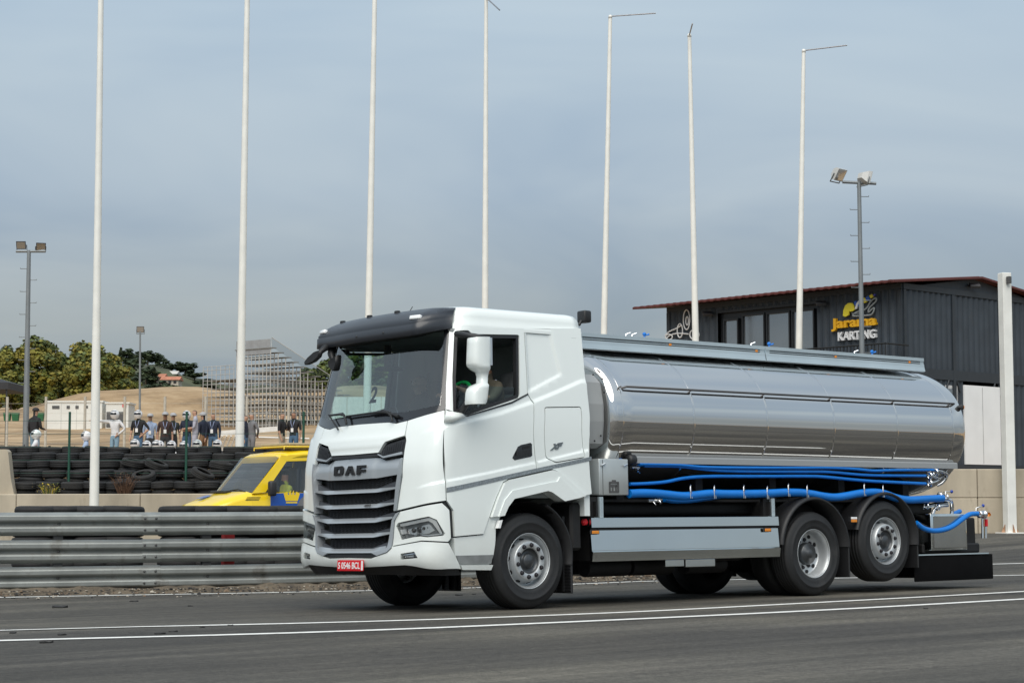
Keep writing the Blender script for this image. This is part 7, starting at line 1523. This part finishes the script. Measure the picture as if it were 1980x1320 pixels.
# karts with seated drivers
KB = pm('kart_black', (.02, .02, .022), .5, 0, .1); KR = pm('kart_red', (.4, .04, .05), .4, 0, .1)
def kart(label, loc, rz):
    e_ = empty('kart', label, 'kart', loc, rz, 'karts waiting on the track')
    m = MB(); m.cbox((-.35, -.75, .08), (.35, .75, .13), .02, 1); m.build('floor_tray', KB, e_)
    m = MB(); m.loft([[Vector((x, y, z)) for x, y, z in ((-.22*k, y0, z0), (.22*k, y0, z0), (.22*k, y0+.06, z0), (-.22*k, y0+.06, z0))] for k, y0, z0 in ((1, .15, .15), (1.05, .35, .3), (1, .42, .62))], smooth=True); m.build('seat', KB, e_)
    m = MB(); m.cbox((-.5, -.98, .1), (.5, -.72, .3), .06, 2); m.cbox((-.2, -.75, .25), (.2, -.5, .45), .05, 2); m.build('nose', KR, e_)
    for sx in (-1, 1): m = MB(); m.cbox((sx*.6-.12, -.35, .1), (sx*.6+.12, .35, .28), .05, 2); m.build('side_pod', KR, e_)
    m = MB(); m.tube([(.6, .85, .2), (.5, .95, .3), (-.5, .95, .3), (-.6, .85, .2)], .035, 6); m.build('rear_bumper', KB, e_)
    m = MB(); m.tube([Vector((.14*math.cos(t*PI/6), -.28+.05*math.sin(t*PI/6), .52+.13*math.sin(t*PI/6))) for t in range(13)], .016, 5); m.tube([(0, -.28, .5), (0, -.55, .2)], .014, 5); m.build('steering_wheel', KB, e_)
    for x in (-.58, .58):
        for y in (-.55, .6): m = MB(); m.lathe([(.06, -.07), (.125, -.075), (.135, -.04), (.135, .04), (.125, .075), (.06, .07)], Matrix.Translation((x, y, .135))@Matrix.Rotation(PI/2, 4, 'Y'), 16); m.build('wheel', RUB, e_)
    return e_
K0 = None
def racer(px, py_top, D, label, ang, shirt, hel, klabel):
    global K0
    p = wp(px, 850, D); tz_ = wp(px, py_top, D).z; gz = tz_-1.06; rz = TOC+ang
    # seated body: the hips (0.96 m in the body) come down to the kart seat
    person(label, (p.x, p.y, gz-.70), rz, 1.72, shirt=shirt, pants='dark', helmet=hel, seated=True, arms=('wheel', 'wheel'), group='kart drivers', lean=-.15)
    f = Vector((math.sin(rz), -math.cos(rz), 0)); loc = (p.x, p.y, gz)
    if K0 is None: K0 = kart(klabel, loc, rz)
    else:
        k = copy_tree(K0); k.location = loc; k.rotation_euler = (0, 0, rz); k['label'] = klabel
racer(64, 831, 53.5, 'kart driver in a white shirt and green white helmet at the left edge', -1.35, 'white', HG, 'kart of the leftmost driver, in front of the black jacketed man')
racer(161, 834, 53.5, 'kart driver in a pale shirt and white helmet left of the first flagpole', -1.35, 'lblue', HW, 'kart beside the first flagpole')
for i, (px, yt) in enumerate(((258, 849), (281, 852), (300, 851), (306, 852), (329, 852), (353, 853), (379, 850), (418, 850))):
    racer(px, yt, 53+i*.12, ('kart driver below the black polo person, only the helmet showing', 'kart driver second in the row of helmets behind the tyres', 'kart driver third in the row of helmets behind the tyres', 'kart driver tight behind the third helmet in the row', 'kart driver below the man in dark green, only the helmet showing', 'kart driver below the person holding gloves, helmet showing', 'kart driver below the pale grey shirt, dark helmet showing', 'kart driver at the right end of the helmet row')[i], -.35, 'black' if i % 2 else 'white', HW if i != 6 else HG, 'kart in the row behind the tyres, place %s from the left' % ('one', 'two', 'three', 'four', 'five', 'six', 'seven', 'eight')[i])
# man at the wheel of the van, arm out of the window
p = v0+XV*.98+YV*.36; person('man in a hi-vis yellow shirt sitting in the van', (p.x, p.y, .08), math.atan2(XV.y, XV.x)-PI/2, 1.75, shirt='hivis', pants='dark', seated=True, arms=('wheel', 'hip'), skin=1)
# lorry driver and passenger
def cab_person(label, seat, shirt, lany, skinc, hands, head_turn=0, hair=0):
    X, Y, Z = seat; J = {}; E = []; P = {}
    def j(n, x, y, z, r): J[n] = ((x, y, z), r)
    j('pel', 0, 0, 0, (.16, .12)); j('spn', .05, 0, .2, (.15, .11)); j('chs', .06, 0, .42, (.18, .12)); j('nkb', .04, 0, .565, .065); j('hd1', .015, 0, .655, .068); j('hd2', .0, 0, .745, (.085, .10)); j('hd3', .02, 0, .815, .058); j('nos', -.098, 0, .70, .017); j('jaw', -.055, 0, .635, .04)
    for a, b, t in (('pel', 'spn', 's'), ('spn', 'chs', 's'), ('chs', 'nkb', 's'), ('nkb', 'hd1', 'f'), ('hd1', 'hd2', 'f'), ('hd2', 'hd3', 'h'), ('hd2', 'nos', 'f'), ('hd1', 'jaw', 'f')): E.append((a, b)); P[(a, b)] = t
    for sx, hd in ((-1, hands[0]), (1, hands[1])):
        c = 'L' if sx < 0 else 'R'
        j('hip'+c, -.05, sx*.1, -.03, .105); j('kne'+c, -.46, sx*.16, .06, .075); j('ank'+c, -.62, sx*.16, -.34, .05); j('toe'+c, -.8, sx*.17, -.37, .04)
        j('ear'+c, .01, sx*.088, .70, .018); E.append(('hd2', 'ear'+c)); P[('hd2', 'ear'+c)] = 'f'
        w_ = Vector(hd); s_ = Vector((.05, sx*.2, .47)); el = (s_+w_)/2+Vector((.05, sx*.09, -.13)); j('sho'+c, *s_, .075); j('elb'+c, *el, .05); j('wri'+c, *w_, .033)
        d = (w_-el).normalized(); pm_ = w_+d*.07; j('pal'+c, *pm_, (.042, .024))
        for a, b, t in (('pel', 'hip'+c, 'p'), ('hip'+c, 'kne'+c, 'p'), ('kne'+c, 'ank'+c, 'p'), ('ank'+c, 'toe'+c, 'o'), ('chs', 'sho'+c, 's'), ('sho'+c, 'elb'+c, 's'), ('elb'+c, 'wri'+c, 'f'), ('wri'+c, 'pal'+c, 'f')): E.append((a, b)); P[(a, b)] = t
        for q in range(4):
            b1 = pm_+d*.03+Vector((0, (q-1.5)*.02, .012*(1.5-abs(q-1.5)))); b2 = b1+d*.032+Vector((0, 0, -.012)); b3 = b2+Vector((.012, 0, -.03))
            for n_, pp, r_ in (('f%da'%q, b1, .0095), ('f%db'%q, b2, .009), ('f%dc'%q, b3, .008)): j(n_+c, *pp, r_)
            for a, b in (('pal'+c, 'f%da'%q+c), ('f%da'%q+c, 'f%db'%q+c), ('f%db'%q+c, 'f%dc'%q+c)): E.append((a, b)); P[(a, b)] = 'f'
        t1 = pm_+Vector((-.01, -sx*.035, .012)); t2 = t1+d*.03+Vector((0, -sx*.006, .005)); j('t1'+c, *t1, .011); j('t2'+c, *t2, .0095)
        for a, b in (('wri'+c, 't1'+c), ('t1'+c, 't2'+c)): E.append((a, b)); P[(a, b)] = 'f'
    me = skin_mesh(J, E, 'pel', 2); idx = {'s': 0, 'p': 1, 'f': 2, 'h': 3, 'o': 4}; me.materials.clear()
    for mt in (CL[shirt], CL['dark'], SKIN[skinc], HAIR[hair], SHOE): me.materials.append(mt)
    segs = [(Vector(J[a][0]), Vector(J[b][0]), P[(a, b)], (min(J[a][1]) if isinstance(J[a][1], tuple) else J[a][1])) for a, b in E]
    for pl in me.polygons:
        c = pl.center; t = min(segs, key=lambda s: seg_d(c, s[0], s[1])-s[3]*.6)[2]
        if c.z > .62 and t in 'fh': t = 'h' if (c.z > .79 or (c.x > .04 and c.z > .66)) else 'f'
        pl.material_index = idx[t]; pl.use_smooth = True
    wpt = lambda v: Vector((v.x, (v.y+1.2)*math.cos(A)+v.z*math.sin(A)-1.2, v.z*math.cos(A)-(v.y+1.2)*math.sin(A)))
    e_ = empty('person', label, 'person', wpt(Vector(seat))); e_.rotation_euler = (-A, 0, 0); link('body', me, e_)
    for sy in (-.033, .033):
        m = MB(); m.lathe([(0, .012), (.009, .008), (.012, 0)], Matrix.Translation((-.094, sy, .742))@Matrix.Rotation(-PI/2, 4, 'Y'), 8); m.build('eye', pm('eye_dark', (.05, .04, .035), .3), e_)
    if lany:
        m = MB(); m.tube([(.10, -.08, .555), (.02, -.135, .52), (-.05, -.07, .42), (-.085, 0, .25), (-.05, .07, .42), (.02, .13, .52), (.10, .07, .555)], .012, 5); m.build('lanyard', pm('lanyard_white', (.62, .64, .75), .7, 0, 0), e_)
    return e_
cab_person('driver in an olive shirt with a white lanyard at the green steering wheel', (-.2, -.72, 1.95), 'olive', True, 1, ((-.42, -.16, .42), (-.46, .14, .36)))
cab_person('passenger in dark clothes behind the windscreen', (-.08, .62, 1.85), 'dark', False, 0, ((-.30, -.08, .08), (-.30, .10, .06)))
